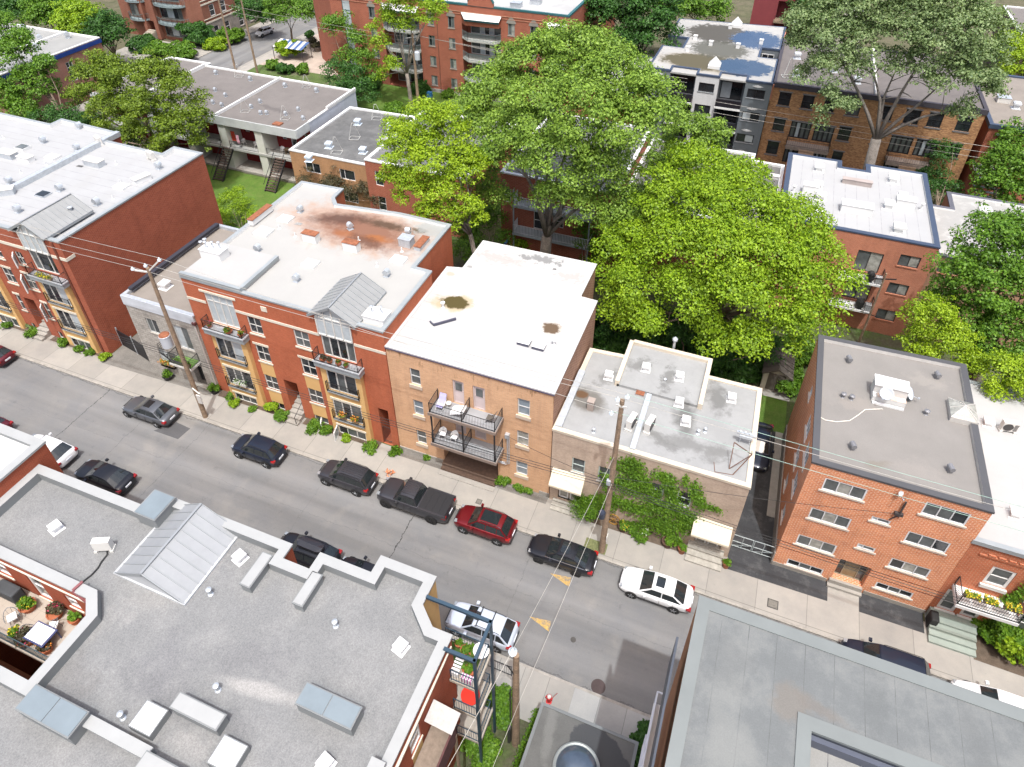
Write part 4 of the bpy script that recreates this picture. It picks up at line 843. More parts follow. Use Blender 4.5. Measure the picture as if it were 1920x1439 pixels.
m = MB(); stairs_into(m, 16.05, 18.6, 28.0, 29.9, 0, .85, 5); m.build('entrance_steps', mk('pale_green_steps', (.25, .285, .25), .7, var=.12), J_)
for x, y, z in ((1130, 470, 0), (1250, 880, 0)): put('boxvJ', fn_boxvent(white, .6, .45), J_, g8(x, y, 7.9), 0)
ac_unit(g8(1215, 500, 7.9), R(10), 'black-fronted air conditioner on the white roof right of the orange block', 1.1)
# ================================================================== D : big grey-gravel roof, bottom left
roofD = stains('pale_grey_gravel', (.172, .174, .173), [(-14.5, 8.2, 2.4, .35, 8, (.31, .30, .285), .7, .95, .5), (-15.6, 5.2, 1.2, .9, 0, (.27, .262, .25), .5, .9, 1.2), (-19.0, 7.6, 1.3, 1.4, 30, (.145, .145, .15), .5, .9, 1.2), (-15.5, 9.2, 2.2, .8, 20, (.145, .145, .148), .55, .9, 1.2), (-17.2, 6.6, 3.5, .7, 0, (.13, .13, .134), .5, .9, 1.2), (-22.2, 5.6, 1.6, .9, -20, (.145, .14, .136), .5, .9, 1.2), (-19.6, 4.6, 2.5, .4, 0, (.13, .13, .133), .5, .9, 1.0), (-21.5, 10.0, .7, 3.5, -35, (.26, .252, .24), .35, .9, 1.2)],
    var=.05, fine=.24, fscale=19, mottle=((.208, .208, .204), .45, .45, .65))
copD = mk('off_white_coping', (.32, .325, .32), .55, .05, var=.05, scale=1.0)
copDi = mk('coping_inner_grey', (.20, .21, .212), .55, .1, var=.05)
polyD = [(-32.7, 13.05), (-25.6, 13.1), (-25.6, 14.05), (-17.06, 14.05), (-17.06, 13.25), (-15.45, 13.25), (-15.45, 14.17), (-12.63, 14.17), (-12.63, 15.1), (-9.75, 15.1), (-9.75, 13.7), (-8.85, 12.92), (-7.9, 12.92), (-8.05, -2.0), (-24.6, -2.0), (-24.6, 4.7), (-23.55, 4.85), (-23.55, 7.75), (-24.2, 8.45), (-32.7, 8.45)]
cxr = dict(fm=white, xs=(), ys=(.5,), pm=[[glassm]], rnd=1, sill=(cream, .12, .05, .05))
polyD = [(-32.7, 13.05), (-25.6, 13.1), (-25.6, 14.05), (-17.06, 14.05), (-17.06, 13.25), (-15.45, 13.25), (-15.45, 14.17), (-12.63, 14.17), (-12.63, 15.1), (-9.75, 15.1), (-9.75, 13.7), (-8.85, 12.92), (-7.9, 12.92), (-8.05, -2.0), (-32.7, -2.0), (-32.7, 4.8), (-23.5, 4.8), (-23.5, 7.8), (-24.2, 8.45), (-32.7, 8.45)]
polyD = polyD[::-1]
def eidx(a, b):
    for i in range(len(polyD)):
        if polyD[i] == a and polyD[(i + 1) % len(polyD)] == b: return i
D_, _r = building('brick_apartment_building', 'red brick apartment block at lower left under a huge pale gravel roof', 'apartment building', polyD, 12.0, 11.45, br_D, roofD, copD,
    ops={eidx((-8.05, -2.0), (-7.9, 12.92)): [(8.9, 9.75, 9.4, 10.85, cxr), (10.2, 11.0, 6.0, 7.6, cxr), (10.2, 11.0, 2.9, 4.6, cxr), (5.4, 6.9, 8.8, 11.0, dict(cxr, name='balcony_door', xs=(.5,), ys=()))],
         eidx((-32.7, 8.45), (-24.2, 8.45)): [(-28.75, -27.75, 9.05, 11.2, dict(cxr, name='terrace_door', fw=.14)), (-26.35, -25.5, 9.75, 10.85, cxr), (-31.2, -30.2, 9.7, 11.0, cxr)]},
    zones={eidx((-9.75, 13.7), (-9.75, 15.1)): [(13, 16, 0, 12, 1)], eidx((-8.05, -2.0), (-7.9, 12.92)): [(8.9, 9.75, 7.6, 9.4, 1)]}, wallmats=[br_D, mk('south_yellow_stucco', (.52, .32, .13), .9, var=.08)], cw=.42, over=.06, drop=.12, capin=copDi)
ZD = 11.45
boxes('stone_band', cream, D_, (-32.7, -24.3, 8.39, 8.45, 11.25, 11.33), (-7.98, -7.84, -2, 12.8, 11.2, 11.3))
gable(D_, -22.2, -24.25, -20.15, 10.2, 13.95, 11.55, 12.75, mk('pale_seam_metal', (.285, .295, .305), .5, .15, var=.06, scale=1.5), 9)
m = MB(); m.face([(-24.2, 9.98, 11.5), (-20.2, 9.98, 11.5), (-22.2, 9.98, 12.65)]); m.box(-24.35, -20.05, 9.9, 14.0, ZD, 11.56); m.build('gable_curb', mk('gable_face', (.4, .41, .42), .6), D_)
def dsky(x0, x1, y0, y1, zt, gm, n=1, fm=None, name='skylight'):
    m = MB(); m.box(x0 + .04, x1 - .04, y0 + .04, y1 - .04, ZD, zt - .08); m.box(x0, x1, y0, y1, zt - .08, zt)
    o = m.build(name, fm or copDi, D_)
    for k in range(n):
        a = x0 + .05 + (x1 - x0 - .1) * k / n; b = x0 + .05 + (x1 - x0 - .1) * (k + 1) / n - (.04 if k < n - 1 else 0)
        g = MB(); g.box(a, b, y0 + .05, y1 - .05, zt + .001, zt + .035); p_ = g.build('cover_panel', gm, D_); p_.parent = o
    return o
bl = mk('blue_grey_panel', (.19, .228, .25), .4, .15, var=.08, scale=.9)
dsky(-22.95, -20.05, 3.82, 4.85, 12.25, bl, 2); dsky(-12.6, -9.95, 8.08, 8.98, 12.2, bl, 2); dsky(-25.35, -24.0, 12.5, 13.98, 12.35, bl, 1)
def domes(x0, x1, y0, y1): put(('dm', round(x1 - x0, 1)), fn_sky(x1 - x0, y1 - y0, .42, mk('bright_dome', (.60, .605, .62), .25, var=.01), copDi, .16), D_, Vector(((x0 + x1) / 2, (y0 + y1) / 2, ZD)), 0)
domes(-18.45, -17.35, 5.08, 6.12); domes(-14.65, -13.5, 5.2, 6.25)
dsky(-17.28, -14.92, 6.15, 6.8, 12.1, copD, 1, copDi, 'roof_box'); dsky(-16.9, -14.4, 4.0, 4.65, 12.25, copD, 1, copDi, 'roof_box')
dsky(-18.12, -17.52, 11.48, 13.25, 12.0, copD, 1, copDi, 'parapet_stub'); dsky(-15.3, -14.72, 11.62, 13.28, 12.0, copD, 1, copDi, 'parapet_stub')
m = MB(); m.box(-23.5, -16.9, 4.45, 4.8, ZD, 11.85); m.box(-23.55, -16.9, 4.4, 4.85, 11.85, 11.95, 1); m.build('party_wall', [copDi, copD], D_)
boxes('parapet_block', copD, D_, (-8.7, -8.1, 6.4, 7.6, 12.0, 12.3))
for x, y in ((-28.95, 10.7), (-19.2, 12.75), (-9.85, 11.85), (-10.45, 6.9), (-24.9, 3.6)): put('boxvD', fn_boxvent(mk('bright_white_vent', (.66, .66, .66), .5, var=0), .52, .42), D_, (x, y, ZD), R(-14))
for x, y in ((-13.06, 11.65), (-16.2, 7.56), (-19.1, 5.3), (-19.35, 10.8)): put('ppD', fn_pipe(.34, .07, galv), D_, (x, y, ZD), 0)
ac_unit((-25.75, 10.75, ZD), R(205), 'white air conditioner alone on the pale gravel roof left of the metal gable', 1.0)
m = MB(); pts = [P(x / 4, 780 + y / 4, ZD + .05) for x, y in ((800, 1010), (805, 1040), (760, 1095), (735, 1140), (690, 1190), (620, 1245))]; m.tube(pts, .04, 6)
m.build('cable', wireb, None, label='black insulated cable running from the white air conditioner to the parapet', cat='cable')
m = MB(); a = P(155, 1091, 12.05); b = P(135, 1109, 12.05); m.bar(a, (b.x, 8.42, 12.05), .12, .08); m.bar((b.x, 8.4, 12.05), (b.x + 1.0, 8.4, 10.9), .1, .08); m.build('pipe_cover', mk('maroon_metal', (.20, .07, .075), .6), D_)
# raised neighbour roof at far left
N_, _r = building('brick_row_building', 'brick building at the left edge with white roof standing above the gravel roof', 'building', [(-50, 2), (-32.75, 2), (-32.75, 13.9), (-50, 13.9)], 13.0, 12.75, br_D, stains('white_grey_roof', (.46, .46, .455), [], var=.06, fine=.05), copD, cw=.45, capin=copDi)
# terrace of D
tf = stains('terrace_tiles', (.36, .31, .26), [], var=.06, fine=.05, seams=[(0, .5, .1, (.28, .24, .2), .012), (1, .5, .1, (.28, .24, .2), .012)])
m = MB(); m.box(-32.7, -23.55, 6.15, 8.43, 8.8, 9.0); b = m.build('terrace', tf, D_)
r = railing(D_, [(-32.6, 6.22, 9.0), (-24.7, 6.22, 9.0)], 1.0, .12, m=mk('dark_green_steel', (.04, .07, .085), .5), name='terrace_railing'); r.parent = b
m = MB(); m.box(-32.7, -23.6, 4.85, 6.0, 5.9, 6.0); m.build('lower_deck', mk('red_brown_decking', (.14, .05, .025), .8, var=.2, scale=5), D_)
m = MB(); m.box(-25.8, -24.9, 5.1, 6.0, 6.0, 6.03); m.build('green_mat', mk('green_mat', (.07, .19, .05), .9, var=.1), None, label='green mat on the lower deck below the terrace', cat='mat')
m = MB(); m.box(-24.9, -24.2, 4.9, 5.6, 6.0, 6.04); m.build('blue_mat', mk('blue_mat', (.01, .10, .42), .8, var=.05), None, label='bright blue mat on the lower deck below the terrace', cat='mat')
# exterior balcony tower at the right wall of D
st = mk('blue_steel', (.035, .065, .095), .45, .2, var=.05); slabm = mk('balcony_slab', (.36, .32, .27), .85, var=.08)
T = thing('balcony_tower', 'tall blue steel balcony frame with three railed decks beside the gravel-roofed block', 'balcony', (-7.4, 13.2, 0))
m = MB()
for x, y, zb in ((-6.5, 12.3, -.1), (-6.5, 14.1, -.1)): m.bar((x, y, zb), (x, y, 12.0), .12)
m.bar((-9.7, 14.1, 12.0), (-6.45, 14.1, 12.0), .15); m.bar((-6.5, 12.25, 12.0), (-6.5, 14.15, 12.0), .15); m.bar((-7.95, 12.3, 12.0), (-6.45, 12.3, 12.0), .15); m.build('frame', st, T)
for z in (9.0, 6.0, 3.0):
    m = MB(); m.box(-8.8, -6.58, 12.95, 14.05, z - .18, z); m.box(-7.88, -6.58, 12.35, 12.95, z - .18, z); m.box(-6.62, -6.52, 12.3, 14.1, z - .22, z + .03); b = m.build('deck', slabm, T)
    r = railing(T, [(-7.8, 12.38, z), (-6.62, 12.38, z), (-6.62, 14.0, z), (-8.8, 14.0, z)], 1.0, .13, m=st); r.parent = b
m = MB(); m.box(-8.75, -6.9, 12.98, 13.95, 9.005, 9.02); m.build('turf_mat', mk('dark_turf', (.05, .10, .02), .95, var=.3, scale=6), None, label='dark green turf mat covering the top deck of the balcony tower', cat='mat')
def pot(x, y, z, r, lb, leafc=None, grp=None, h=None, potm=None, cat='potted plant', n=60):
    h = h or r * 1.1; t = thing('potted_plant', lb, cat, (x, y, z), grp)
    m = MB(); m.lathe((x, y, z), [(r * .7, 0), (r, h), (r * 1.06, h), (r * 1.06, h + .03), (r * .9, h + .03), (r * .85, h - .02)], 12); m.build('pot', potm or terracotta, t)
    POTS.append((t, x, y, z + h, r * 1.3, leafc, n)); return t
POTS = []
# side deck with tarp roof
K = thing('wooden_side_deck', 'weathered wooden deck with a tattered pale roof panel, low on the right brick wall', 'deck', (-7.4, 9, 8.8))
m = MB(); m.box(-7.86, -6.75, 5.6, 10.6, 8.65, 8.8); m.build('deck_floor', mk('grey_deck_boards', (.21, .165, .13), .85, var=.2, scale=5), K)
m = MB(); m.box(-6.78, -6.7, 5.6, 10.6, 8.2, 9.7); m.box(-7.86, -6.7, 10.55, 10.62, 8.2, 9.5); m.build('deck_screen', mk('dark_maroon_boards', (.085, .035, .035), .85, var=.3, scale=6), K)
m = MB(); m.face([(-7.86, 10.0, 10.35), (-6.6, 10.0, 10.15), (-6.6, 10.9, 10.1), (-7.86, 10.9, 10.35)]); m.face([(-7.86, 10.9, 10.31), (-6.6, 10.9, 10.06), (-6.6, 10.0, 10.11), (-7.86, 10.0, 10.31)]); m.build('roof_panel', mk('pale_tarp', (.42, .40, .38), .8, var=.15, scale=5), K)
m = MB(); m.bar((-6.75, 10.5, -.1), (-6.75, 10.5, 8.7), .12); m.bar((-6.75, 6, -.1), (-6.75, 6, 8.7), .12); m.build('posts', wood, K)
# ================================================================== E : tall grey flat roof, bottom right
roofE = stains('grey_sheet_roof', (.132, .14, .14), [(3.2, 10.5, .8, 3.6, 4, (.19, .195, .185), .5, .9, 1.0), (4.9, 12.6, .6, .7, 0, (.15, .138, .122), .8, .8, .9), (5.8, 12.7, 1.0, .25, -15, (.14, .128, .115), .7, .9, .9), (7.6, 13.4, .4, 1.3, 0, (.108, .115, .115), .6, .9, 1.0), (10.5, 13.4, .5, 1.4, 10, (.112, .118, .118), .55, .9, 1.0), (2.9, 13.2, 1.0, 1.2, 0, (.112, .118, .118), .5, .9, 1.0), (12.8, 13.2, .6, 1.4, 0, (.115, .12, .117), .5, .9, 1.0)],
    var=.09, fine=.08, seams=[(0, .95, .35, (.085, .088, .088), .011)], mottle=((.175, .18, .173), .5, .45, .7))
copE = mk('pale_teal_coping', (.165, .18, .176), .6, .05, var=.06)
polyE = [(1.2, -5), (5.45, -5), (5.62, 11.9), (60, 12.1), (60, 14.9), (1.6, 15.08)]
brE = mk('orange_wood_panel', (.34, .15, .065), .8, var=.12, scale=2)
E_, _r = building('tall_building', 'tallest grey flat roof with pale teal edging, filling the lower right corner', 'building', polyE, 18.0, 17.95, brE, roofE, copE, zones={1: [(-6, 13, -1, 19, 1)], 2: [(0, 70, -1, 19, 1)]}, wallmats=[brE, mk('dark_inner_wall', (.07, .08, .1), .6)], cw=.42, over=.02, drop=.12)
m = MB(); m.box(5.6, 60, -5, 11.85, 17.0, 17.35); m.build('lower_roof', stains('lower_sheet_roof', (.21, .21, .2), [], var=.06, fine=.08, seams=[(0, .95, .35, (.06, .06, .065), .012)]), E_)
m = MB(); m.box(5.66, 60, 11.70, 11.86, 17.35, 17.8); m.build('dark_upstand', mk('dark_blue_flashing', (.08, .09, .12), .5, .2), E_)
m = MB(); m.box(1.1, 1.18, -5, 13.6, 15.2, 17.4); m.build('metal_siding', mk('dark_siding', (.07, .08, .10), .5, .2), E_)
for z, y1 in ((12.2, 13.4), (9.0, 13.0)):
    m = MB(); m.box(.95, 1.35, 3.0, y1, z - .2, z); b = m.build('balcony', white, E_)
    m = MB(); m.bar((.98, 3.0, z + 1), (.98, y1, z + 1), .06); m.bar((.98, y1, z), (.98, y1, z + 1), .06); m.bar((.98, y1, z + 1), (1.3, y1, z + 1), .06); m.box(.97, 1.0, 3.0, y1, z, z + .95); q_ = m.build('railing', mk('white_rail_glass', (.6, .62, .66), .4), E_); q_.parent = b
# ================================================================== F : low entrance roof with glass dome
roofF = stains('charcoal_roof', (.10, .10, .095), [(-.8, 13.9, 1.6, .9, -22, (.045, .047, .05), .95, .12, .35), (-3.4, 13.8, .3, 1.6, 10, (.17, .17, .16), .5, .8, .9)], var=.15, fine=.12, fscale=26)
F_, _r = building('low_entrance_building', 'low charcoal flat roof with a round glass dome beside the south sidewalk', 'building', [(-4.35, 6.0), (.85, 6.0), (.85, 15.0), (-4.15, 15.0)], 3.7, 3.66, mk('dark_grey_wall', (.12, .11, .1), .8), roofF, mk('grey_edge_metal', (.15, .16, .16), .5, .2), cw=.1)
q = P(1082, 1439, 3.7)
m = MB(); m.lathe((q.x, q.y - .15, 3.66), [(1.15, 0), (1.15, .3), (1.08, .33), (1.02, .3)], 36); dd = m.build('dome_ring', mk('ring_metal', (.30, .32, .31), .4, .4), F_, smooth=False)
m = MB(); m.lathe((q.x, q.y - .15, 3.9), [(1.03, 0), (.98, .15), (.85, .3), (.6, .44), (.3, .52), (.02, .54)], 32); d2 = m.build('glass_dome', mk('dome_glass', (.10, .13, .17), .05, .4, .2, 1.2, spec=1.0), F_, smooth=True)
# ================================================================== row house with double porch (background left)
roofR = stains('dark_grey_tar_roof', (.155, .14, .13), [(-57.5, 66, 3.5, .5, -10, (.10, .09, .085), .7, .9, 1.2), (-70, 68, 3, .6, 10, (.10, .09, .085), .6, .9, 1.2)], var=.12, fine=.15, fscale=12)
red_w = mk('dark_red_painted_wall', (.22, .02, .02), .8, var=.1)
wbl = brick('white_painted_brick', (.50, .54, .60), (.46, .50, .56), (.40, .43, .48), var=.05)
W_, _r = building('porch_row_house', 'two-storey red row houses with deep white double porches and dark roof', 'row house', [(-83.5, 63.9), (-51.3, 63.9), (-51.3, 74.6), (-76.1, 74.9), (-76.1, 75.8), (-83.5, 75.8)], 7.35, 7.15, wbl, roofR, white,
    ops={0: [(a, b, c, d, s) for x in (-62.3, -56.6, -68.0) for a, b, c, d, s in ((x + 2.2, x + 3.0, 3.5, 5.6, dict(fm=white, xs=(), ys=(.5,), pm=glassd, name='porch_door')), (x + 1.0, x + 1.6, 4.4, 5.6, dict(fm=white, xs=(), ys=(.5,), pm=glassd)), (x + 4.4, x + 5.0, 3.5, 5.6, dict(fm=white, xs=(), ys=(.5,), pm=glassd, name='porch_door')),
             (x + 2.2, x + 3.0, .4, 2.5, dict(fm=white, xs=(), ys=(.5,), pm=glassd, name='porch_door')), (x + 4.2, x + 4.8, 1.2, 2.5, dict(fm=white, xs=(), ys=(.5,), pm=glassd)))]}, zones={0: [(-84, -51.3, -1, 8, 1)]}, wallmats=[wbl, red_w], cw=.25, skip=(0,))
m = MB(); m.box(-83.5, -51.3, 61.3, 64.05, 6.95, 7.155, 0, 1); m.box(-83.5, -51.25, 61.2, 61.32, 6.3, 7.4); m.box(-51.37, -51.2, 61.32, 63.9, 6.3, 7.4); m.build('porch_roof', [mk('pale_fascia', (.46, .48, .47), .7), roofR], W_)
m = MB(); m.box(-83.5, -51.3, 61.4, 63.9, 3.0, 3.2); m.box(-83.5, -51.3, 61.3, 61.42, 2.95, 3.25); m.build('porch_floor', mk('porch_grey', (.36, .36, .34), .85, var=.12), W_)
m = MB(); m.box(-83.5, -51.3, 61.3, 63.9, 0, .25); m.build('porch_slab', conc, W_)
for x in (-63.2, -57.65, -69.0, -74.6):
    m = MB(); m.box(x, x + 1.1, 61.38, 63.9, .25, 3.0); m.box(x, x + 1.1, 61.38, 63.9, 3.2, 6.95); m.build('porch_column', mk('cream_grey_render', (.56, .56, .51), .85, var=.06), W_)
for x in (-62.0, -56.4, -67.8): 
    r = railing(W_, [(x, 61.45, 3.2), (x + 4.3, 61.45, 3.2)], .9, .2, name='porch_railing')
for x in (-62.3, -54.4):
    m = MB()
    for s in (-.75, .75): m.bar((x + s, 61.3, 3.1), (x + s, 58.2, 0), .08, .25); m.bar((x + s, 61.3, 4.0), (x + s, 58.2, .95), .05)
    for k in range(13): f = k / 13; m.box(x - .75, x + .75, 61.3 - 3.1 * f - .22, 61.3 - 3.1 * f, 3.1 - 3.1 * f - .03, 3.1 - 3.1 * f, 1)
    m.build('back_stairs', [black, mk('dark_treads', (.07, .045, .035), .8)], W_)
boxes('party_parapet', white, W_, (-63.35, -63.1, 61.4, 74.7, 7.15, 7.5), (-76.3, -76.05, 61.4, 74.7, 7.15, 7.6), (-51.5, -51.25, 68, 74.7, 7.3, 7.65))
def r1(x, y, z=7.15): return P(x / 3, y / 3, z)
for x, y in ((1217, 420), (1410, 455), (1605, 492), (1782, 520), (1200, 585), (1250, 600), (1415, 610), (1465, 580), (1468, 645), (1502, 645), (1608, 650), (1680, 625), (1707, 675), (1212, 515), (1270, 545)): put('hood', hood, W_, r1(x, y), R(80), scale=1.0 if x in (1217, 1410, 1605, 1782) else .85)
rackm = mk('grey_pipe_frame', (.45, .45, .43), .6)
def antenna(root, q, s=1.0):
    def f():
        m = MB(); c = [(-.5, -.4, .05), (.5, -.4, .05), (.5, .4, .05), (-.5, .4, .05)]
        for i in range(4): m.bar(c[i], c[(i + 1) % 4], .04)
        m.bar(c[0], (-.1, 0, 1.7), .035); m.bar(c[2], (.1, 0, 1.7), .035); m.bar((-.1, 0, 1.7), (.1, 0, 1.7), .035); return [('roof_frame', m, rackm, False)]
    return put('ant', f, root, q, R(15), scale=s)
for x, y in ((1345, 432), (1725, 492), (1380, 630), (1605, 670)): antenna(W_, r1(x, y))
m = MB(); q = r1(1563, 700); m.box(q.x - .55, q.x + .55, q.y - .4, q.y + .4, 7.15, 7.3); m.build('rusty_hatch', rust, W_)
# tan brick neighbour with dark roof
H2, _r = building('brick_house', 'tan brick house with plain dark tar roof and white edge behind the purple tree', 'house', [(-50.4, 58.5), (-39.8, 58.5), (-39.8, 72.0), (-50.4, 71.6)], 6.4, 6.2, brick('tan_brick', (.44, .23, .10), (.36, .18, .08), (.36, .24, .15)), stains('black_tar_roof', (.10, .10, .098), [], var=.25, fine=.12, mottle=((.16, .16, .155), .4, .45, .7)), white,
    ops={0: [(-43.9, -41.9, 3.9, 5.2, dict(fm=white, xs=(.33,), pm=glassd)), (-48.5, -46.5, 3.9, 5.2, dict(fm=white, xs=(.5,), pm=glassd)), (-43.9, -41.9, .9, 2.3, dict(fm=white, xs=(.33,), pm=glassd))]}, cw=.3)
def r2(x, y, z=6.2): return P(560 + x / 3, y / 3, z)
for x, y in ((333, 700), (515, 725), (172, 830), (363, 860), (60, 905)): put('boxvH', fn_boxvent(mk('pale_blue_vent', (.55, .62, .68), .5), .75, .7), H2, r2(x, y), R(10))
for x, y in ((440, 670), (315, 780), (215, 860)): antenna(H2, r2(x, y), 1.15)
H3, _r = building('brick_house', 'narrow red brick house mostly hidden behind the yellow-green maple', 'house', [(-39.7, 57.6), (-27.5, 57.6), (-27.5, 72), (-39.7, 71.8)], 7.6, 7.4, br_R, mk('pale_roof_h3', (.14, .14, .14), .9, var=.2, fine=.1), white,
    ops={0: [(-38.6, -37.6, 4.6, 6.4, dict(fm=white, ys=(.5,), pm=glassd)), (-38.6, -37.6, 1.4, 3.2, dict(fm=white, ys=(.5,), pm=glassd))]}, cw=.35)
put('pyrH', fn_pyr(1.6, 2.2, .3, .5, glassc, galv), H2, r2(500, 790), 0)
# red brick houses behind the tall tree, with white-railed balconies
CR, _r = building('brick_house', 'dark red brick house with white-railed rear balconies behind the big forked trunk', 'house', [(-23.4, 57), (-11.5, 57), (-11.5, 72.5), (-23.4, 72.5)], 9.6, 9.4, br_R, mk('grey_roof_cr', (.13, .13, .128), .85, fine=.1), white,
    ops={0: [(-23.1, -22.3, 6.2, 7.8, dict(fm=white, ys=(.5,), pm=glassd)), (-19.8, -18.8, 6.9, 9.0, dict(fm=white, ys=(.5,), pm=glassd, name='balcony_door')), (-17.8, -16.6, 7.4, 9.0, dict(fm=white, ys=(.5,), pm=glassd)), (-19.8, -18.8, 3.7, 5.8, dict(fm=white, ys=(.5,), pm=glassd, name='balcony_door')), (-17.8, -16.6, 4.4, 5.8, dict(fm=white, ys=(.5,), pm=glassd))]})
gr = mk('grey_blue_deck_paint', (.30, .34, .37), .8, var=.1)
for z in (6.9, 3.6):
    m = MB(); m.box(-21.6, -13.4, 55.6, 57, z - .25, z); b = m.build('balcony', gr, CR); r = railing(CR, [(-21.55, 56.95, z), (-21.55, 55.65, z), (-13.5, 55.65, z), (-13.5, 56.95, z)], 1.0, .16, m=mk('white_rail', (.62, .65, .68), .6), bal=.035); r.parent = b
m = MB()
for x in (-21.5, -17.6, -13.6): m.bar((x, 55.7, 0), (x, 55.7, 8.6), .12)
m.build('balcony_posts', gr, CR)
m = MB()
for s in (0, .9): m.bar((-23.2, 54.6 - s, .9), (-21.6, 54.6 - s, 3.5), .06, .2)
for k in range(9): m.box(-23.2 + .18 * k - .1, -23.2 + .18 * k + .12, 53.7, 54.6, .9 + .29 * k, .94 + .29 * k)
m.build('back_stairs', mk('blue_stairs', (.05, .12, .22), .6), CR)
GR, _r = building('brick_house', 'dark flat-roofed house with a puddle, between the big maple and the blue-edged white roof', 'house', [(-11.4, 58.5), (3.05, 58.5), (3.05, 72.0), (-.1, 72.0), (-.1, 73.6), (-11.4, 73.4)], 8.0, 7.75, br_R,
    stains('dark_wet_roof', (.13, .125, .12), [(-2.0, 69.3, 2.0, 1.5, 0, (.06, .075, .09), .95, .25, .8), (-1.4, 66.6, 2.4, 1.7, 0, (.05, .055, .06), .8, .5, .9)], rough=.8, wet=(0,), var=.15, fine=.15, fscale=10), white, cw=.3)
antenna(GR, P(1180 + 430 / 2.595, 735 / 2.595, 7.75), 1.3); put('wbx', fn_box(.9, .5, .3, white), GR, P(1180 + 705 / 2.595, 868 / 2.595, 7.75), 0)
# block with blue-edged white roof
roofW = stains('white_sheet_roof', (.335, .337, .34), [], var=.03, fine=.015, seams=[(0, 1.0, .4, (.26, .26, .265), .03)])
navy = mk('navy_coping', (.055, .075, .12), .5, .15, var=.06)
SLD = dict(fm=darkm, xs=(.5,), ys=(), pm=[[glassm, glassc]], rnd=1, sill=(br_W, .12, .05, .06))
WW, _r = building('brick_apartment_building', 'salmon brick apartment block whose bright white roof has a dark blue edge', 'apartment building', [(3.15, 57.25), (15.95, 57.25), (15.95, 70.9), (10.5, 70.9), (10.5, 69.4), (8.2, 69.4), (8.2, 70.75), (3.15, 70.75)], 10.1, 9.9, br_W, roofW, navy,
    ops={0: [(10.15, 12.2, 6.3, 8.4, dict(SLD, name='balcony_door')), (13.4, 15.0, 7.6, 8.75, SLD), (13.4, 15.0, 4.6, 5.75, SLD), (13.35, 14.95, 1.6, 2.75, SLD), (10.15, 12.2, 3.2, 5.4, dict(SLD, name='balcony_door')), (5.5, 7.5, 7.4, 8.7, SLD), (5.5, 7.5, 4.4, 5.7, SLD)]}, cw=.4, capin=white)
for z in (6.0, 2.95):
    m = MB(); m.box(9.1, 12.7, 56.0, 57.25, z - .2, z); b = m.build('balcony', white, WW); r = railing(WW, [(9.15, 57.2, z), (9.15, 56.05, z), (12.65, 56.05, z), (12.65, 57.2, z)], 1.0, .15); r.parent = b
def r3(x, y, z=9.9): return P(1180 + x / 2.595, y / 2.595, z)
for x, y, s in ((920, 830, 1.3), (915, 912, 1.2), (928, 968, 1.3), (1280, 885, 1.4), (1325, 968, 1.2), (1258, 1012, 1.4), (920, 1062, 1.3), (1306, 1128, 1.5)): put('boxvW', fn_boxvent(white, .65, .5), WW, r3(x, y), 0, scale=s)
put('bxW', fn_box(2.6, 1.1, .75, white), WW, r3(1100, 1030), 0); put('bxW2', fn_box(1.3, .8, .9, white), WW, r3(875, 940), 0); put('bxW3', fn_box(1.6, .9, .9, white), WW, r3(1335, 1010), 0)
put('bxW4', fn_box(2.6, .5, .45, mk('brownish_beam', (.35, .3, .28), .8)), WW, r3(1105, 898), 0)
for x, y in ((797, 935), (1418, 1022)): put('ppW', fn_pipe(.6, .09, white), WW, r3(x, y), 0)
H5, _r = building('brick_apartment_building', 'tan-brown brick block with pale grey roof right of the blue-edged white roof', 'apartment building', [(16.02, 57.9), (30, 57.9), (30, 69.9), (18.05, 70.0), (18.05, 66.8), (16.02, 66.8)], 9.0, 8.85, brick('tan_side_brick', (.36, .20, .12), (.30, .16, .10), (.32, .22, .15)), stains('pale_warm_roof', (.30, .295, .282), [], var=.06, fine=.03, mottle=((.43, .42, .40), .5, .5, .7)), mk('dark_coping5', (.10, .10, .12), .5),
    ops={0: [(16.6, 18.2, 7.3, 8.3, SLD), (16.6, 18.2, 4.4, 5.4, SLD), (20.5, 22, 7.3, 8.3, SLD)]}, cw=.35, capin=white)
put('boxvW', None, H5, r3(1720, 1050, 8.85), 0, scale=1.6)
# ================================================================== grey and white block with roof puddles
roofGP = stains('white_roof_with_puddles', (.32, .315, .30), [(-7.5, 92.8, 7.2, 3.6, 0, (.25, .22, .17), .7, .35, .25), (-9.2, 92.8, 5.2, 2.9, 0, (.06, .05, .02), .92, .3, .4), (-4.0, 92.8, 3.6, 3.0, 0, (.03, .06, .11), .95, .25, .45), (-8.8, 105.6, 4.6, 4.2, 0, (.035, .03, .02), .9, .3, .5), (-3.4, 104.6, 3.4, 3.8, 0, (.03, .06, .12), .95, .25, .4), (-7.8, 98.6, 4.0, 3.6, 0, (.05, .05, .035), .85, .4, .5)],
    var=.04, fine=.03, wet=(2, 4), rough=.7, spec=.5)
greyb = brick('grey_painted_brick', (.17, .19, .205), (.155, .175, .19), (.13, .145, .155), var=.05); whb = brick('white_painted_brick2', (.58, .58, .58), (.54, .54, .54), (.45, .45, .45), var=.06)
BW = dict(fm=black, xs=(.5,), ys=(), pm=[[glassd, glassb], [glassb, glassd], [glassd, glassd]], rnd=1, sill=(mk('grey_sill', (.28, .29, .3), .8), .1, .06, .1), fw=.1)
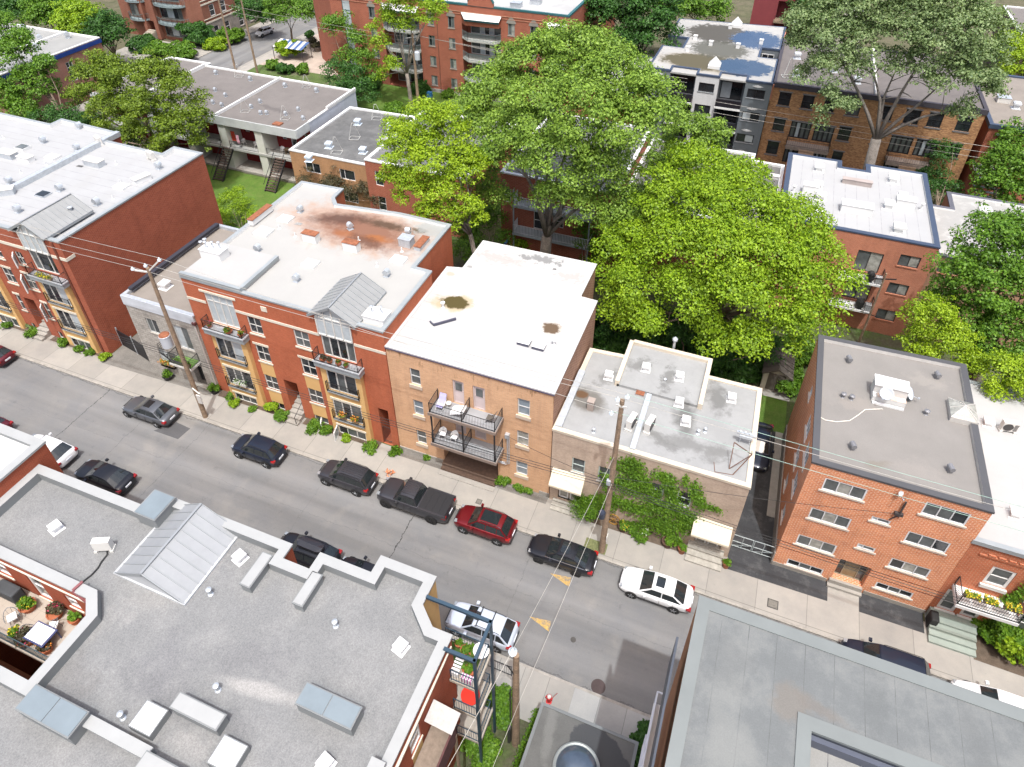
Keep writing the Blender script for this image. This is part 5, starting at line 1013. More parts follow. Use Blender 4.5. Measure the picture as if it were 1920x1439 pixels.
polyGP = [(-15.4, 88), (-12.45, 88), (-12.45, 89.6), (-9.2, 89.6), (-9.2, 88), (-6.3, 88), (-6.3, 89.6), (-3.1, 89.6), (-3.1, 88), (.05, 88), (.05, 97), (-2.4, 97), (-2.4, 101), (.05, 101), (.05, 111.5), (-15.4, 110), (-15.4, 101.5), (-12.6, 101.5), (-12.6, 97), (-15.4, 97)]
GP, _r = building('apartment_block', 'grey and white painted block with black balconies and puddles on its roof', 'apartment building', polyGP, 10.7, 10.5, greyb, roofGP, navy,
    ops={0: [(-14.75, -12.95, 8.4, 9.55, BW), (-14.75, -12.95, 5.4, 6.6, BW)], 4: [(-8.7, -6.75, 8.45, 9.6, BW), (-8.8, -6.8, 5.45, 6.7, BW), (-8.8, -6.8, 2.45, 3.6, BW)], 8: [(-2.7, -.6, 8.5, 9.65, BW), (-2.8, -.65, 5.45, 6.65, BW), (-2.9, -.75, 2.45, 3.6, BW)],
         2: [(-12.2, -9.5, 7.3, 9.6, BW), (-12.2, -9.5, 4.2, 6.5, BW), (-12.2, -9.5, 1.1, 3.4, BW)], 6: [(-6.1, -3.4, 7.3, 9.6, BW), (-6.1, -3.4, 4.2, 6.5, BW), (-6.1, -3.4, 1.1, 3.4, BW)]}, zones={i: [(-20, 200, -1, 12, 1)] for i in (3, 4, 5)}, wallmats=[greyb, whb], cw=.22, drop=.25, capin=mk('gp_inner', (.5, .5, .5), .8))
for i in (11, 12, 13): pass
m = MB(); m.box(.06, .25, 88.2, 111, 8.5, 10.45); m.build('side_brick_edge', brick('orange_side_brick', (.5, .16, .07), (.42, .13, .06), (.4, .25, .2)), GP)
for x0, x1 in ((-12.45, -9.2), (-6.3, -3.1)):
    for z in (7.0, 3.95, .9):
        m = MB(); m.box(x0, x1, 87.3, 89.6, z - .2, z); m.box(x0, x1, 87.24, 87.3, z - .22, z + .03, 1); b = m.build('balcony', [mk('dark_floor', (.09, .08, .08), .8), white], GP)
        m = MB(); m.box(x0 + .05, x1 - .05, 87.32, 87.36, z, z + 1.0); r = m.build('railing', mk('black_tinted_rail', (.02, .02, .025), .15, spec=.7), GP); r.parent = b
    m = MB(); m.box(x0 - .05, x1 + .05, 87.95, 89.6, 10.3, 10.5); m.build('balcony_roof', [roofGP], GP)
for x, zz in ((-1.6, 10.05), (-1.7, 7.1), (-1.8, 4.15), (-1.9, 1.2), (-13.9, 10.0)):
    m = MB(); m.face([(x - .7, 87.97, zz), (x, 87.97, zz - .18), (x + .7, 87.97, zz), (x, 87.97, zz + .18)]); m.box(x - .35, x + .35, 87.95, 87.98, zz - .12, zz + .12); m.build('white_lozenge_trim', white, GP)
put('pyrGP', fn_pyr(1.5, 1.5, .4, 1.0, white, white), GP, r3(413, 328, 10.5), 0); put('pyrGP', None, GP, r3(520, 130, 10.5), 0)
for x, y in ((320, 195), (283, 250), (395, 222), (527, 235), (640, 215), (490, 140)): put('bxG', fn_box(.5, .5, .6, white), GP, r3(x, y, 10.5), 0)
for xa, xb, e in ((-2.2, -.5, 97.02),):
    place_window(GP, Vector((xa, 101.0)), Vector((1, 0)), Vector((0, -1)), 0, 1.6, 9.1, 9.9, dict(fm=white, xs=(.5,), pm=glassd, reveal=-.05))
# ================================================================== brown speckled brick row
blk = dict(fm=black, xs=(), ys=(.5,), pm=[[glassd], [glassd], [glassm]], rnd=1, sill=(mk('slate_sill', (.16, .15, .15), .8), .18, .06, .12), lint=(mk('slate_lintel', (.16, .15, .15), .8), .16, .12))
dd_ = dict(fm=black, xs=(.25, .5, .75), ys=(), pm=[[glassm, glassm, glassm, glassm], [glassm, glassb, glassm, glassm]], rnd=1, fw=.16, mw=.22, name='double_doors', lint=(MATS['slate_lintel'], .16, .12))
opsBB = []
for x0, x1, z0, z1 in ((1.1, 2.5, 7.9, 9.6), (3.85, 5.2, 7.9, 9.6), (6.4, 7.7, 7.9, 9.6), (9.0, 10.5, 7.85, 9.6), (12.8, 14.1, 7.85, 9.6), (15.4, 17.0, 7.8, 9.6), (17.9, 19.4, 7.8, 9.6), (20.9, 22.4, 7.8, 9.6), (1.2, 2.6, 4.5, 6.2), (8.9, 10.3, 4.5, 6.3), (12.7, 13.6, 4.7, 6.2), (1.1, 2.5, 1.2, 3.0), (9.0, 10.2, 1.4, 3.0), (21.2, 22.4, 4.5, 6.2)): opsBB.append((x0, x1, z0, z1, blk))
opsBB += [(3.3, 5.7, 3.9, 6.1, dd_), (6.1, 8.4, 3.9, 6.1, dd_), (14.8, 17.2, 3.95, 6.15, dd_), (17.6, 20.0, 3.95, 6.15, dd_), (3.3, 5.4, .4, 2.6, dd_), (6.6, 8.4, .4, 2.6, dd_), (15, 17, .4, 2.6, dd_)]
BB, _r = building('speckled_brick_row', 'long brown speckled brick row with dark cornice and paired black doors', 'row house', [(.12, 88.5), (23.4, 88.5), (23.4, 106), (.12, 106)], 10.7, 10.5, br_T, stains('dark_brown_roof', (.135, .12, .112), [(6, 96, 3, 1.5, 0, (.09, .085, .08), .6, .9, 1.2)], var=.15, fine=.15, fscale=10), mk('dark_cornice', (.05, .045, .055), .7), ops={0: opsBB}, cw=.3, drop=.6, over=.12)
for x0, x1 in ((3.25, 8.3), (14.9, 19.7)):
    m = MB(); m.box(x0, x1, 86.9, 88.5, 3.2, 3.45); m.box(x0, x1, 86.85, 86.92, 3.0, 3.5); b = m.build('balcony', mk('weathered_deck', (.25, .20, .17), .85, var=.2, scale=4), BB)
    r = railing(BB, [(x0, 88.4, 3.45), (x0, 86.95, 3.45), (x1, 86.95, 3.45), (x1, 88.4, 3.45)], .9, .25); r.parent = b
    m = MB(); stairs_into(m, (x0 + x1) / 2 - .9, (x0 + x1) / 2 + .9, 84.4, 86.9, 0, 3.2, 10); m.build('front_stairs', mk('tan_wood_steps', (.32, .22, .15), .85, var=.2, scale=3), BB)
m = MB(); m.box(11.6, 11.9, 88.6, 105.8, 10.5, 10.9); m.build('party_parapet', offwhite, BB)
for x, y in ((810, 370), (1105, 405), (995, 350), (815, 285)): put('boxvB', fn_boxvent(mk('pale_vent', (.5, .52, .54), .5), .8, .8), BB, r3(x, y, 10.5), R(10))
antenna(BB, r3(770, 375, 10.5), 1.4)
# red house at far right
H6, _r = building('brick_row_house', 'red brick house with taupe roof and navy cornice at the upper right edge', 'house', [(24.2, 88.2), (45, 88.2), (45, 106), (24.2, 106)], 9.3, 9.1, br_R, roofS, navy, ops={0: [(25.4, 27.0, 6.0, 8.0, dict(blk, lint=(white, .3, .3))), (29, 31, 5.2, 7.2, blk)]}, cw=.3, drop=.5, over=.15)
m = MB(); m.box(24.0, 27.5, 86.4, 88.2, 4.2, 4.4); b = m.build('balcony', offwhite, H6); r = railing(H6, [(24.05, 88.1, 4.4), (24.05, 86.5, 4.4), (27.4, 86.5, 4.4)], 1.0, .2); r.parent = b
m = MB()
for k in range(12): m.box(24.2, 27.0, 86.2 - .45 * k, 86.6 - .45 * k, 3.9 - .33 * k, 4.0 - .33 * k)
m.build('front_stairs', mk('grey_metal_treads', (.16, .18, .19), .6), H6)
put('pyrH6', fn_box(1.4, 1.2, .6, offwhite, galv), H6, r3(1815, 495, 9.1), 0); put('boxvB', None, H6, r3(1878, 528, 9.1), 0)
# ================================================================== large red brick residence at the top
opsRB = []
teal = mk('teal_metal', (.035, .12, .13), .5, .2)
RW = dict(fm=mk('teal_grey_frame', (.17, .20, .19), .6), xs=(.5,), ys=(), pm=[[glassm, glassc], [glassc, glassm], [glassd, glassm]], rnd=1, fw=.1, sill=(mk('grey_stone_sill', (.25, .24, .21), .9), .12, .06, .08))
for x0 in (-50.15, -46.75, -37.2, -33.8, -60.2, -53.0 + 0):
    for z0, z1 in ((10.4, 12.1), (7.3, 8.9), (4.2, 5.75), (1.1, 2.65)): opsRB.append((x0, x0 + 1.05, z0, z1, RW))
opsRB = [o for o in opsRB if o[0] != -53.0]
for x0, x1 in ((-44.5, -38.3), (-57.8, -51.6), (-31.5, -28.5)):
    opsRB.append((x0, x1, .1, 12.3, dict(void=1, deep=1.9)))
opsRB.append((-64.9, -63.5, 2.0, 13.4, dict(fm=teal, xs=(), ys=(.2, .4, .6, .8), pm=[glassb], name='stair_window')))
roofRB = stains('pale_grey_roof_top', (.33, .33, .325), [(-36, 104, 6, 2, 20, (.40, .40, .39), .5, .9, 1.2)], var=.06, fine=.03, mottle=((.44, .44, .43), .15, .4, .7))
RB, _r = building('brick_residence', 'large four-storey red brick residence with teal roof edge and angled balconies', 'apartment building', [(-67, 94), (-28.1, 94), (-28.1, 122), (-75, 122), (-75, 100.5)], 14.15, 13.95, br_R, roofRB, teal, ops={0: opsRB}, cw=.35, drop=.25)
for x0, x1 in ((-44.5, -38.3), (-57.8, -51.6), (-31.5, -28.5)):
    for z in (9.35, 6.25, 3.15):
        m = MB(); m.prism([(x0, 95.9), (x0, 93.9), (x0 + 1.4, 92.8), (x1 - .4, 92.8), (x1, 93.9), (x1, 95.9)], z - .22, z); b = m.build('balcony', mk('balcony_concrete', (.36, .36, .33), .9, var=.12), RB)
        r = railing(RB, [(x0 + .05, 93.95, z), (x0 + 1.4, 92.86, z), (x1 - .45, 92.86, z), (x1 - .05, 93.95, z)], 1.05, .22, m=mk('teal_grey_rail', (.16, .22, .22), .5), bal=.03); r.parent = b
    for z in (9.35, 6.25, 3.15, .1):
        place_window(RB, Vector((x0 + .6, 95.88)), Vector((1, 0)), Vector((0, -1)), 0, x1 - x0 - 1.2, z + .1, z + 2.4, dict(fm=white, xs=(.3, .45, .6, .75) if x1 - x0 > 4 else (.5,), ys=(), pm=[[glassm, glassb, glassd, glassb, glassm]] if x1 - x0 > 4 else [[glassm, glassd]], name='patio_doors', reveal=.02))
    m = MB(); q_ = [(x0 - .1, 94, 12.95), (x1 + .1, 94, 12.95), (x1 + .1, 92.9, 12.35), (x0 + 1.0, 92.7, 12.35)]; m.face([q_[0], q_[3], q_[2], q_[1]]); m.face([(a, b, c - .28) for a, b, c in q_]); 
    for i, j in ((2, 3), (3, 0), (1, 2)): a, b = q_[i], q_[j]; m.face([(a[0], a[1], a[2] - .28), (a[0], a[1], a[2]), (b[0], b[1], b[2]), (b[0], b[1], b[2] - .28)][::-1], 1); m.face([(a[0], a[1], a[2] - .28), (a[0], a[1], a[2]), (b[0], b[1], b[2]), (b[0], b[1], b[2] - .28)], 1)
    m.build('canopy', [white, teal], RB)
    m = MB(); m.prism([(x0, 94), (x0 + 1.0, 92.95), (x1, 93.2), (x1, 94)], 11.4, 12.3); m.build('brick_balcony_head', br_R, RB)
for x in (-50.15, -46.75, -37.2, -33.8, -60.2):
    c = x + .52; m = MB(); m.face([(c - .75, 93.95, 12.1), (c + .75, 93.95, 12.1), (c + .65, 93.95, 12.45), (c, 93.95, 13.15), (c - .65, 93.95, 12.45)]); m.build('pointed_stone_head', mk('grey_stone_head', (.25, .23, .20), .9, var=.15), RB)
boxes('string_course', mk('salmon_band', (.42, .22, .14), .9), RB, (-67, -28.05, 93.93, 93.97, 12.95, 13.03), (-67, -28.05, 93.93, 93.97, 12.6, 12.65))
m = MB(); m.prism([(-43.4, 93.9), (-39.4, 93.9), (-39.4, 94.25), (-43.4, 94.25)], 14.0, 14.6); m.face([(-43.4, 93.9, 14.6), (-39.4, 93.9, 14.6), (-40.2, 93.9, 15.9), (-42.6, 93.9, 15.9)]); m.face([(-39.4, 94.25, 14.6), (-43.4, 94.25, 14.6), (-42.6, 94.25, 15.9), (-40.2, 94.25, 15.9)]); m.build('brick_gablet', br_R, RB)
m = MB(); m.bar((-43.4, 94.07, 14.6), (-42.6, 94.07, 15.95), .45, .12); m.bar((-39.4, 94.07, 14.6), (-40.2, 94.07, 15.95), .45, .12); m.bar((-42.6, 94.07, 15.95), (-40.2, 94.07, 15.95), .45, .12); m.build('gablet_edge', teal, RB)
m = MB(); m.box(-48.6, -48.52, 93.9, 94, 0, 12.9); m.build('downpipe', mk('brown_pipe', (.2, .09, .06), .7), RB)
m = MB(); m.box(-52.5, -28.1, 93.9, 94.0, -.1, .55); m.build('plinth', conc, RB)
put('bxR', fn_box(1.5, 1.2, .7, galv), RB, P(968, 14, 13.95), 0); put('bxR', None, RB, P(1005, 8, 13.95), 0)
# ================================================================== corner block with curved balconies, top left
CB, _r = building('brick_apartment_building', 'brown brick corner block with curved balconies beside the cross street', 'apartment building', [(-118, 99), (-101.2, 99), (-99.8, 100.6), (-99.8, 140), (-118, 140)], 14, 13.8, brick('brown_corner_brick', (.25, .09, .055), (.20, .065, .04), (.27, .15, .11)), roofRB, offwhite,
    ops={0: [(-115.4, -113.6, z, z + 2.1, dict(RW, name='balcony_door')) for z in (3.6, 6.9, 10.2)] + [(-108.2, -103.0, z, z + 2.2, dict(RW, xs=(.3, .6, .8), pm=[[glassd, glassb, glassd, glassm]], name='balcony_door')) for z in (.6, 3.9, 7.2, 10.5)] + [(-111.8, -109.6, .1, 2.9, dict(void=1, deep=1.5))],
         2: [(y, y + 1.3, z, z + 2.0, dict(RW, fm=white, xs=(), ys=(.5,), pm=[[glassd]])) for y in (102.5, 105.5, 109.5, 112.5, 116.5, 121) for z in (.2, 4.0, 7.4, 10.8)]}, zones={2: [(99, 140, -1, 3.0, 1)]}, wallmats=[MATS['brown_corner_brick'], mk('grey_brown_stone', (.27, .24, .21), .9, var=.25, scale=2)])
for z in (3.3, 6.6, 9.9):
    m = MB(); arc = [(-105.4 + 3.6 * math.cos(a), 99 - 1.7 * math.sin(a)) for a in [math.pi * k / 10 for k in range(11)]]
    m.prism([(x, y) for x, y in reversed(arc)], z - .25, z); b = m.build('curved_balcony', mk('teal_grey_slab', (.22, .27, .28), .7), CB); r = railing(CB, [(x, y - .0, z) for x, y in arc], 1.0, .25, m=MATS['teal_grey_rail'], bal=.03); r.parent = b
    arc = [(-113.5 + 2.2 * math.cos(a), 99 - 1.4 * math.sin(a)) for a in [math.pi * k / 8 for k in range(9)]]
    m = MB(); m.prism([(x, y) for x, y in reversed(arc)], z - .25, z); b = m.build('curved_balcony', MATS['teal_grey_slab'], CB); r = railing(CB, [(x, y, z) for x, y in arc], 1.0, .25, m=MATS['teal_grey_rail'], bal=.03); r.parent = b
boxes('brick_pier', MATS['brown_corner_brick'], CB, (-109.5, -108.7, 98.0, 99, 0, 14), (-112.3, -111.6, 98.2, 99, 0, 14))
for z in (3.0, 6.3, 9.6): boxes('stone_band', cream, CB, (-99.82, -99.72, 100.6, 140, z, z + .25), (-99.82, -99.72, 100.6, 140, z + .7, z + .85))
m = MB(); stairs_into(m, -111.6, -109.8, 93.5, 98.5, 0, 1.5, 9); m.build('entrance_steps', mk('stone_steps', (.33, .29, .24), .9, var=.1), CB)
# flat-roofed brick building at the left edge
FL, _r = building('brick_building', 'brick building with pale divided roof and blue trim at the top left edge', 'building', [(-135, 60), (-98.4, 60), (-98.4, 77.2), (-135, 77.4)], 8.0, 7.75, brick('pink_brown_brick', (.30, .13, .10), (.25, .105, .08), (.28, .17, .13)), stains('pale_membrane_roof', (.26, .26, .25), [], var=.1, fine=.05), white,
    ops={1: [(70.2, 71.3, 3.4, 6.3, dict(fm=white, xs=(.5,), ys=(.72,), pm=glassd))]}, cw=.25)
m = MB(); m.box(-98.38, -98.28, 60, 77.3, 7.2, 7.75); m.build('blue_trim', mk('royal_blue_trim', (.01, .04, .20), .5), FL)
m = MB(); m.box(-105.6, -105.2, 60, 77.2, 7.75, 8.1); m.build('party_parapet', white, FL)
for x, y in ((800, 450), (290, 365), (440, 590), (480, 487)): put('hood', hood, FL, P(x / 6.26, y / 6.26, 7.75), R(60), scale=1.6)
# far houses along the top edge
H7, _r = building('brick_house', 'dark red house with shadowed porches at the top edge behind the puddled roof', 'house', [(-6, 130), (3.5, 130), (3.5, 145), (-6, 145)], 10.5, 10.3, mk('dark_red_siding', (.20, .04, .045), .8, var=.1), roofR, white, ops={0: [(-2, 3.2, .2, 9.5, dict(void=1, deep=1.8))]})
for z in (3.2, 6.4):
    m = MB(); m.box(-2.2, 3.4, 128.6, 131.5, z - .2, z); b = m.build('porch_floor', wood, H7); r = railing(H7, [(-2.1, 128.7, z), (3.3, 128.7, z)], 1, .3); r.parent = b
H8, _r = building('siding_house', 'cream clapboard house at the top edge beside the dark red porches', 'house', [(3.7, 129), (12, 129), (12, 145), (3.7, 145)], 9.5, 9.3, mk('cream_siding', (.45, .44, .36), .8, var=.06), roofR, white, ops={0: [(6, 7.2, 6, 7.8, RW), (6, 7.2, 2.4, 4.2, RW)]})
H9, _r = building('porch_house', 'dark-porched house with a green awning in the top right corner', 'house', [(34, 128), (60, 128), (60, 145), (34, 145)], 8.5, 8.3, mk('dark_stained_wall', (.10, .07, .06), .85, var=.2), roofR, white, ops={0: [(38, 46, .2, 3.4, dict(void=1, deep=1.8)), (38, 46, 4.2, 7.6, dict(void=1, deep=1.8)), (35, 36.6, 5, 7, RW)]})
m = MB(); m.face([(40, 128, 8.2), (40, 125.8, 7.0), (52, 125.8, 7.0), (52, 128, 8.2)]); m.face([(40, 125.8, 7.0), (40, 125.8, 6.5), (52, 125.8, 6.5), (52, 125.8, 7.0)]); m.build('awning', mk('green_awning', (.01, .10, .05), .8), H9)
m = MB(); m.box(36, 56, 126.3, 128, 3.7, 4.0); m.build('porch_floor', offwhite, H9)
GRF, _r = building('flat_roofed_house', 'house with scuffed pale grey flat roof behind the top of the big cottonwood', 'house', [(-25.5, 84.5), (-16.4, 84.5), (-16.4, 99.5), (-25.5, 99.5)], 8.0, 7.9, br_R, stains('scuffed_grey_roof', (.33, .33, .32), [], var=.15, fine=.1, mottle=((.16, .16, .155), .8, .55, .7)), navy)
# ------------------------------------------------------------------ trees, hedges and creepers
LM = {
 'maple': leafmat('maple_leaves', (.17, .285, .012), (.27, .40, .02), (.09, .175, .008), .27),
 'yellow': leafmat('yellow_green_leaves', (.20, .31, .012), (.30, .42, .02), (.13, .225, .01), .27),
 'cotton': leafmat('cottonwood_leaves', (.14, .24, .03), (.235, .36, .05), (.07, .14, .02), .25),
 'green': leafmat('mid_green_leaves', (.085, .19, .018), (.145, .27, .025), (.045, .115, .012), .28),
 'olive': leafmat('olive_leaves', (.11, .17, .015), (.18, .26, .02), (.06, .11, .01), .25),
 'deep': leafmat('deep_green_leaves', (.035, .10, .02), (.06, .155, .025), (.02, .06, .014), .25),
 'silver': leafmat('silvery_leaves', (.15, .23, .085), (.29, .37, .18), (.08, .14, .05)),
 'purple': leafmat('purple_brown_leaves', (.06, .055, .03), (.10, .09, .045), (.035, .03, .022), .2),
 'vine': leafmat('creeper_leaves', (.085, .19, .015), (.145, .27, .022), (.05, .12, .01)),
 'grass': leafmat('grass_blades', (.10, .22, .02), (.17, .30, .03), (.06, .14, .015), .3)}
bark = mk('grey_brown_bark', (.20, .15, .11), .95, var=.35, scale=3, fine=.3, fscale=14)
barkg = mk('pale_grey_bark', (.21, .18, .15), .95, var=.3, scale=2, fine=.25, fscale=10)
def quads_mesh(name, V, mat):
    n = len(V) // 4; me = bpy.data.meshes.new(name)
    me.vertices.add(len(V)); me.vertices.foreach_set('co', V.astype(np.float32).ravel())
    me.loops.add(n * 4); me.loops.foreach_set('vertex_index', np.arange(n * 4, dtype=np.int32))
    me.polygons.add(n); me.polygons.foreach_set('loop_start', np.arange(0, n * 4, 4, dtype=np.int32)); me.polygons.foreach_set('loop_total', np.full(n, 4, dtype=np.int32))
    me.materials.append(mat); me.update(calc_edges=True); return me
def leaf_quads(rng, pts, nrm, size, jit=.9, asp=.62):
    n = len(pts)
    d = nrm + rng.normal(size=(n, 3)) * jit; d /= np.linalg.norm(d, axis=1)[:, None] + 1e-9
    a = rng.normal(size=(n, 3)); u = np.cross(d, a); u /= np.linalg.norm(u, axis=1)[:, None] + 1e-9; v = np.cross(d, u)
    s = size * rng.uniform(.65, 1.35, size=(n, 1))
    u = u * s; v = v * s * asp
    V = np.stack([pts - u, pts - v + u * .1, pts + u, pts + v + u * .1], axis=1).reshape(-1, 3)
    return V
def crown_points(rng, blobs, dens, clump, squash=1.0, fill=.25):
    """blobs = (x, y, z, r) volumes; each gets clumps of leaves over its surface"""
    P_, N_ = [], []
    for (x, y, z, r) in blobs:
        nc = max(4, int(7.5 * (r / clump) ** 2)); g = rng.normal(size=(nc, 3)); g /= np.linalg.norm(g, axis=1)[:, None]
        g[:, 2] = np.where(g[:, 2] < -.6, -g[:, 2], g[:, 2])
        rr = r * np.where(rng.random(nc) < fill, rng.uniform(.35, .8, nc), rng.uniform(.74, 1.0, nc))
        c = np.array([x, y, z]) + g * rr[:, None] * np.array([1, 1, squash])
        cr = clump * rng.uniform(.55, 1.3, nc)
        oo = rng.random(nc) < .14; c[oo] = np.array([x, y, z]) + g[oo] * r * rng.uniform(1.08, 1.32, (oo.sum(), 1)); cr[oo] *= .7
        for k in range(nc):
            m = max(6, int(dens * 1.75 * cr[k] ** 2)); q = rng.normal(size=(m, 3)); q /= np.linalg.norm(q, axis=1)[:, None]
            q[:, 2] = np.where(q[:, 2] < -.3, -q[:, 2] * .6, q[:, 2])
            p = c[k] + q * (cr[k] * rng.uniform(.45, 1.05, m) ** .7)[:, None] * np.array([1, 1, .8])
            P_.append(p); N_.append(q * .8 + g[k] * .35 + np.array([0, 0, .45]))
    return np.concatenate(P_), np.concatenate(N_)
LEAFCOUNT = [0]
def tree(name, label, base, blobs, kind, seed, group=None, dens=95, clump=.85, leaf=.15, trunk_r=.28, forks=None, tb=None, cat='tree', squash=1.0, fill=.25, limbs=True, fork_z=None, jit=.62, fkp=None):
    rng = np.random.default_rng(seed); rnd = random.Random(seed)
    base = Vector(base); t = thing(name, label, cat, base, group)
    pts, nr = crown_points(rng, blobs, dens, clump, squash, fill)
    V = leaf_quads(rng, pts, nr, leaf * .70, jit) - np.array(base); LEAFCOUNT[0] += len(pts)
    o = bpy.data.objects.new('crown', quads_mesh('crown', V, LM[kind])); COL.objects.link(o); o.parent = t
    if trunk_r:
        m = MB(); zc = sum(b[2] for b in blobs) / len(blobs); top = max(b[2] for b in blobs)
        fz = fork_z if fork_z is not None else base.z + (zc - base.z) * .45
        cx = sum(b[0] for b in blobs) / len(blobs); cy = sum(b[1] for b in blobs) / len(blobs)
        fk = Vector((base.x + (cx - base.x) * .3, base.y + (cy - base.y) * .3, fz))
        if fkp: fk = Vector(fkp)
        m.tube([base - Vector((0, 0, .2)), base + Vector((0, 0, .25)), base.lerp(fk, .5) + Vector((rnd.uniform(-.1, .1), rnd.uniform(-.1, .1), 0)), fk], [trunk_r * 1.5, trunk_r * 1.1, trunk_r * .95, trunk_r * .85], 9)
        if limbs:
            for b in (forks or blobs):
                e = Vector(b[:3]); mid = fk.lerp(e, .5) + Vector((rnd.uniform(-.5, .5), rnd.uniform(-.5, .5), rnd.uniform(.1, .7)))
                r0 = trunk_r * rnd.uniform(.3, .46)
                m.tube([fk - Vector((0, 0, .15)), fk.lerp(mid, .5) + Vector((0, 0, .15)), mid, mid.lerp(e, .6), e], [r0, r0 * .85, r0 * .65, r0 * .4, r0 * .15], 6)
                for _ in range(4):
                    s_ = mid.lerp(e, rnd.random()); g = Vector((rnd.gauss(0, 1), rnd.gauss(0, 1), rnd.uniform(0, 1))).normalized() * (b[3] * .85 if len(b) > 3 else 1)
                    m.tube([s_, s_ + g * .5 + Vector((0, 0, .1)), s_ + g], [r0 * .3, r0 * .2, r0 * .06], 5)
        m.build('trunk', tb or bark, t, smooth=True)
    return t
def bp(*items):
    """crown volumes from surveyed picture points at true heights: (px, py, z, r)"""
    return [(*P(x, y, z)[:2], z, r) for x, y, z, r in items]
def by(*items):
    """crown volumes from surveyed picture points at a known depth: (px, py, Y, r)"""
    return [(*PY(x, y, Y), r) for x, y, Y, r in items]
def bush(name, label, x, y, r, h, kind, seed, group=None, cat='bush', leaf=.1, n=None, z=0):
    rng = np.random.default_rng(seed); k = n or max(2, int(r * 4))
    blobs = [(x + rng.uniform(-r, r) * .6, y + rng.uniform(-r, r) * .6, z + h * rng.uniform(.3, .75), max(.14, r * rng.uniform(.35, .6))) for _ in range(k)]
    pts, nr = crown_points(rng, blobs, 260, max(.13, r * .28), .8, .2); pts[:, 2] = np.maximum(pts[:, 2], z + .03)
    me = quads_mesh(name, leaf_quads(rng, pts, nr, leaf) - np.array([x, y, z]), LM[kind]); o = bpy.data.objects.new(name, me); COL.objects.link(o); o.location = (x, y, z)
    LEAFCOUNT[0] += len(pts); WO[o.name] = Vector((x, y, z))
    return tag(o, label, cat, group)
# ---- the big central trees
tree('cottonwood_tree', 'tallest pale green cottonwood with thick forked trunk behind the white-roofed buff block', (-17.3, 53.0, 0),
     by((1080, 120, 55, 2.9), (1000, 140, 55, 2.6), (1150, 150, 54, 2.8), (1210, 200, 52, 2.2), (930, 190, 54, 2.7), (900, 250, 52, 2.1), (1000, 220, 51, 3.0), (1090, 220, 50, 3.2), (1160, 240, 50, 2.2), (960, 290, 50, 2.3), (1050, 300, 49, 2.8), (1130, 320, 50, 2.3), (890, 320, 51, 1.8), (1040, 365, 48.5, 1.4), (930, 365, 51, 1.5), (1100, 385, 50, 1.7), (1170, 385, 51, 1.9), (1150, 430, 50, 1.4), (1040, 105, 57, 2.2), (1120, 110, 57, 2.2), (1235, 215, 52, 1.4), (890, 200, 53, 1.6), (1195, 150, 55, 1.4), (960, 120, 56, 1.5), (1240, 320, 53, 1.0)),
     'cotton', 11, dens=90, clump=1.15, leaf=.16, trunk_r=.6, tb=barkg, fkp=(-16.9, 52.6, 6.2), forks=[(*b[:3], 2) for b in by((950, 260, 51, 2), (1000, 300, 50, 2), (1080, 230, 51, 2), (1170, 300, 51, 2), (1030, 140, 54, 2), (1150, 180, 53, 2), (1060, 400, 51, 1))], fill=.15)
tree('maple_tree', 'bright yellow-green maple overhanging the rust-stained roof', (-20.6, 46.6, 0),
     by((790, 235, 48, 1.9), (840, 240, 48, 1.9), (755, 290, 47, 1.9), (810, 300, 46.5, 2.2), (870, 310, 47, 1.8), (770, 350, 46, 1.6), (830, 370, 45.5, 1.9), (880, 400, 45.5, 1.3), (745, 245, 48, 1.1), (800, 400, 45, 1.1), (850, 415, 45, .8), (735, 330, 47, .9)), 'yellow', 12, dens=105, clump=.7, leaf=.145, trunk_r=.24, tb=barkg, fkp=(-22.0, 46.4, 9.0))
tree('maple_tree', 'broad bright green maple crown behind the low grey roof', (-1.0, 47.5, 0),
     by((1310, 325, 52, 2.2), (1380, 355, 51, 2.3), (1250, 375, 50, 2.4), (1330, 400, 48, 2.8), (1420, 415, 49, 2.6), (1490, 430, 50, 2.1), (1190, 450, 48, 1.9), (1260, 470, 46, 2.7), (1350, 480, 45, 3.0), (1440, 490, 46, 2.7), (1520, 490, 47.5, 2.1), (1560, 535, 47, 1.6), (1150, 510, 46, 1.6), (1200, 540, 44.5, 2.1), (1290, 560, 43.5, 2.2), (1380, 560, 43, 2.5), (1470, 560, 44.5, 2.2), (1540, 585, 45.5, 1.4), (1170, 590, 44, 1.3), (1220, 610, 43, 1.2), (1330, 630, 42.5, 1.5), (1400, 640, 42.5, 1.5), (1470, 615, 43.5, 1.5), (1150, 460, 47.5, 1.2), (1270, 310, 53, 1.2)),
     'maple', 13, dens=92, clump=1.15, leaf=.155, trunk_r=.45, fill=.12, fkp=(-.5, 47.5, 5.0))
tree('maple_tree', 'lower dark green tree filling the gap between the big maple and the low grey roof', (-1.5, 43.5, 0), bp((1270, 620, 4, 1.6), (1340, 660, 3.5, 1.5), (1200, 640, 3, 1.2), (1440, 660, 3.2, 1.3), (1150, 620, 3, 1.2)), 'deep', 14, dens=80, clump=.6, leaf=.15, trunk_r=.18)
tree('cottonwood_tree', 'slender pale green tree between the cottonwood and the broad maple', (-8.5, 57.5, 0), by((1290, 250, 60, 1.9), (1325, 280, 60, 1.6), (1250, 285, 60, 1.5), (1225, 315, 58, 1.5), (1290, 305, 59, 1.6), (1345, 250, 60, 1.0), (1200, 400, 55, 1.8), (1240, 355, 56, 1.7)), 'cotton', 15, dens=95, clump=.7, leaf=.16, trunk_r=.22, fill=.3)
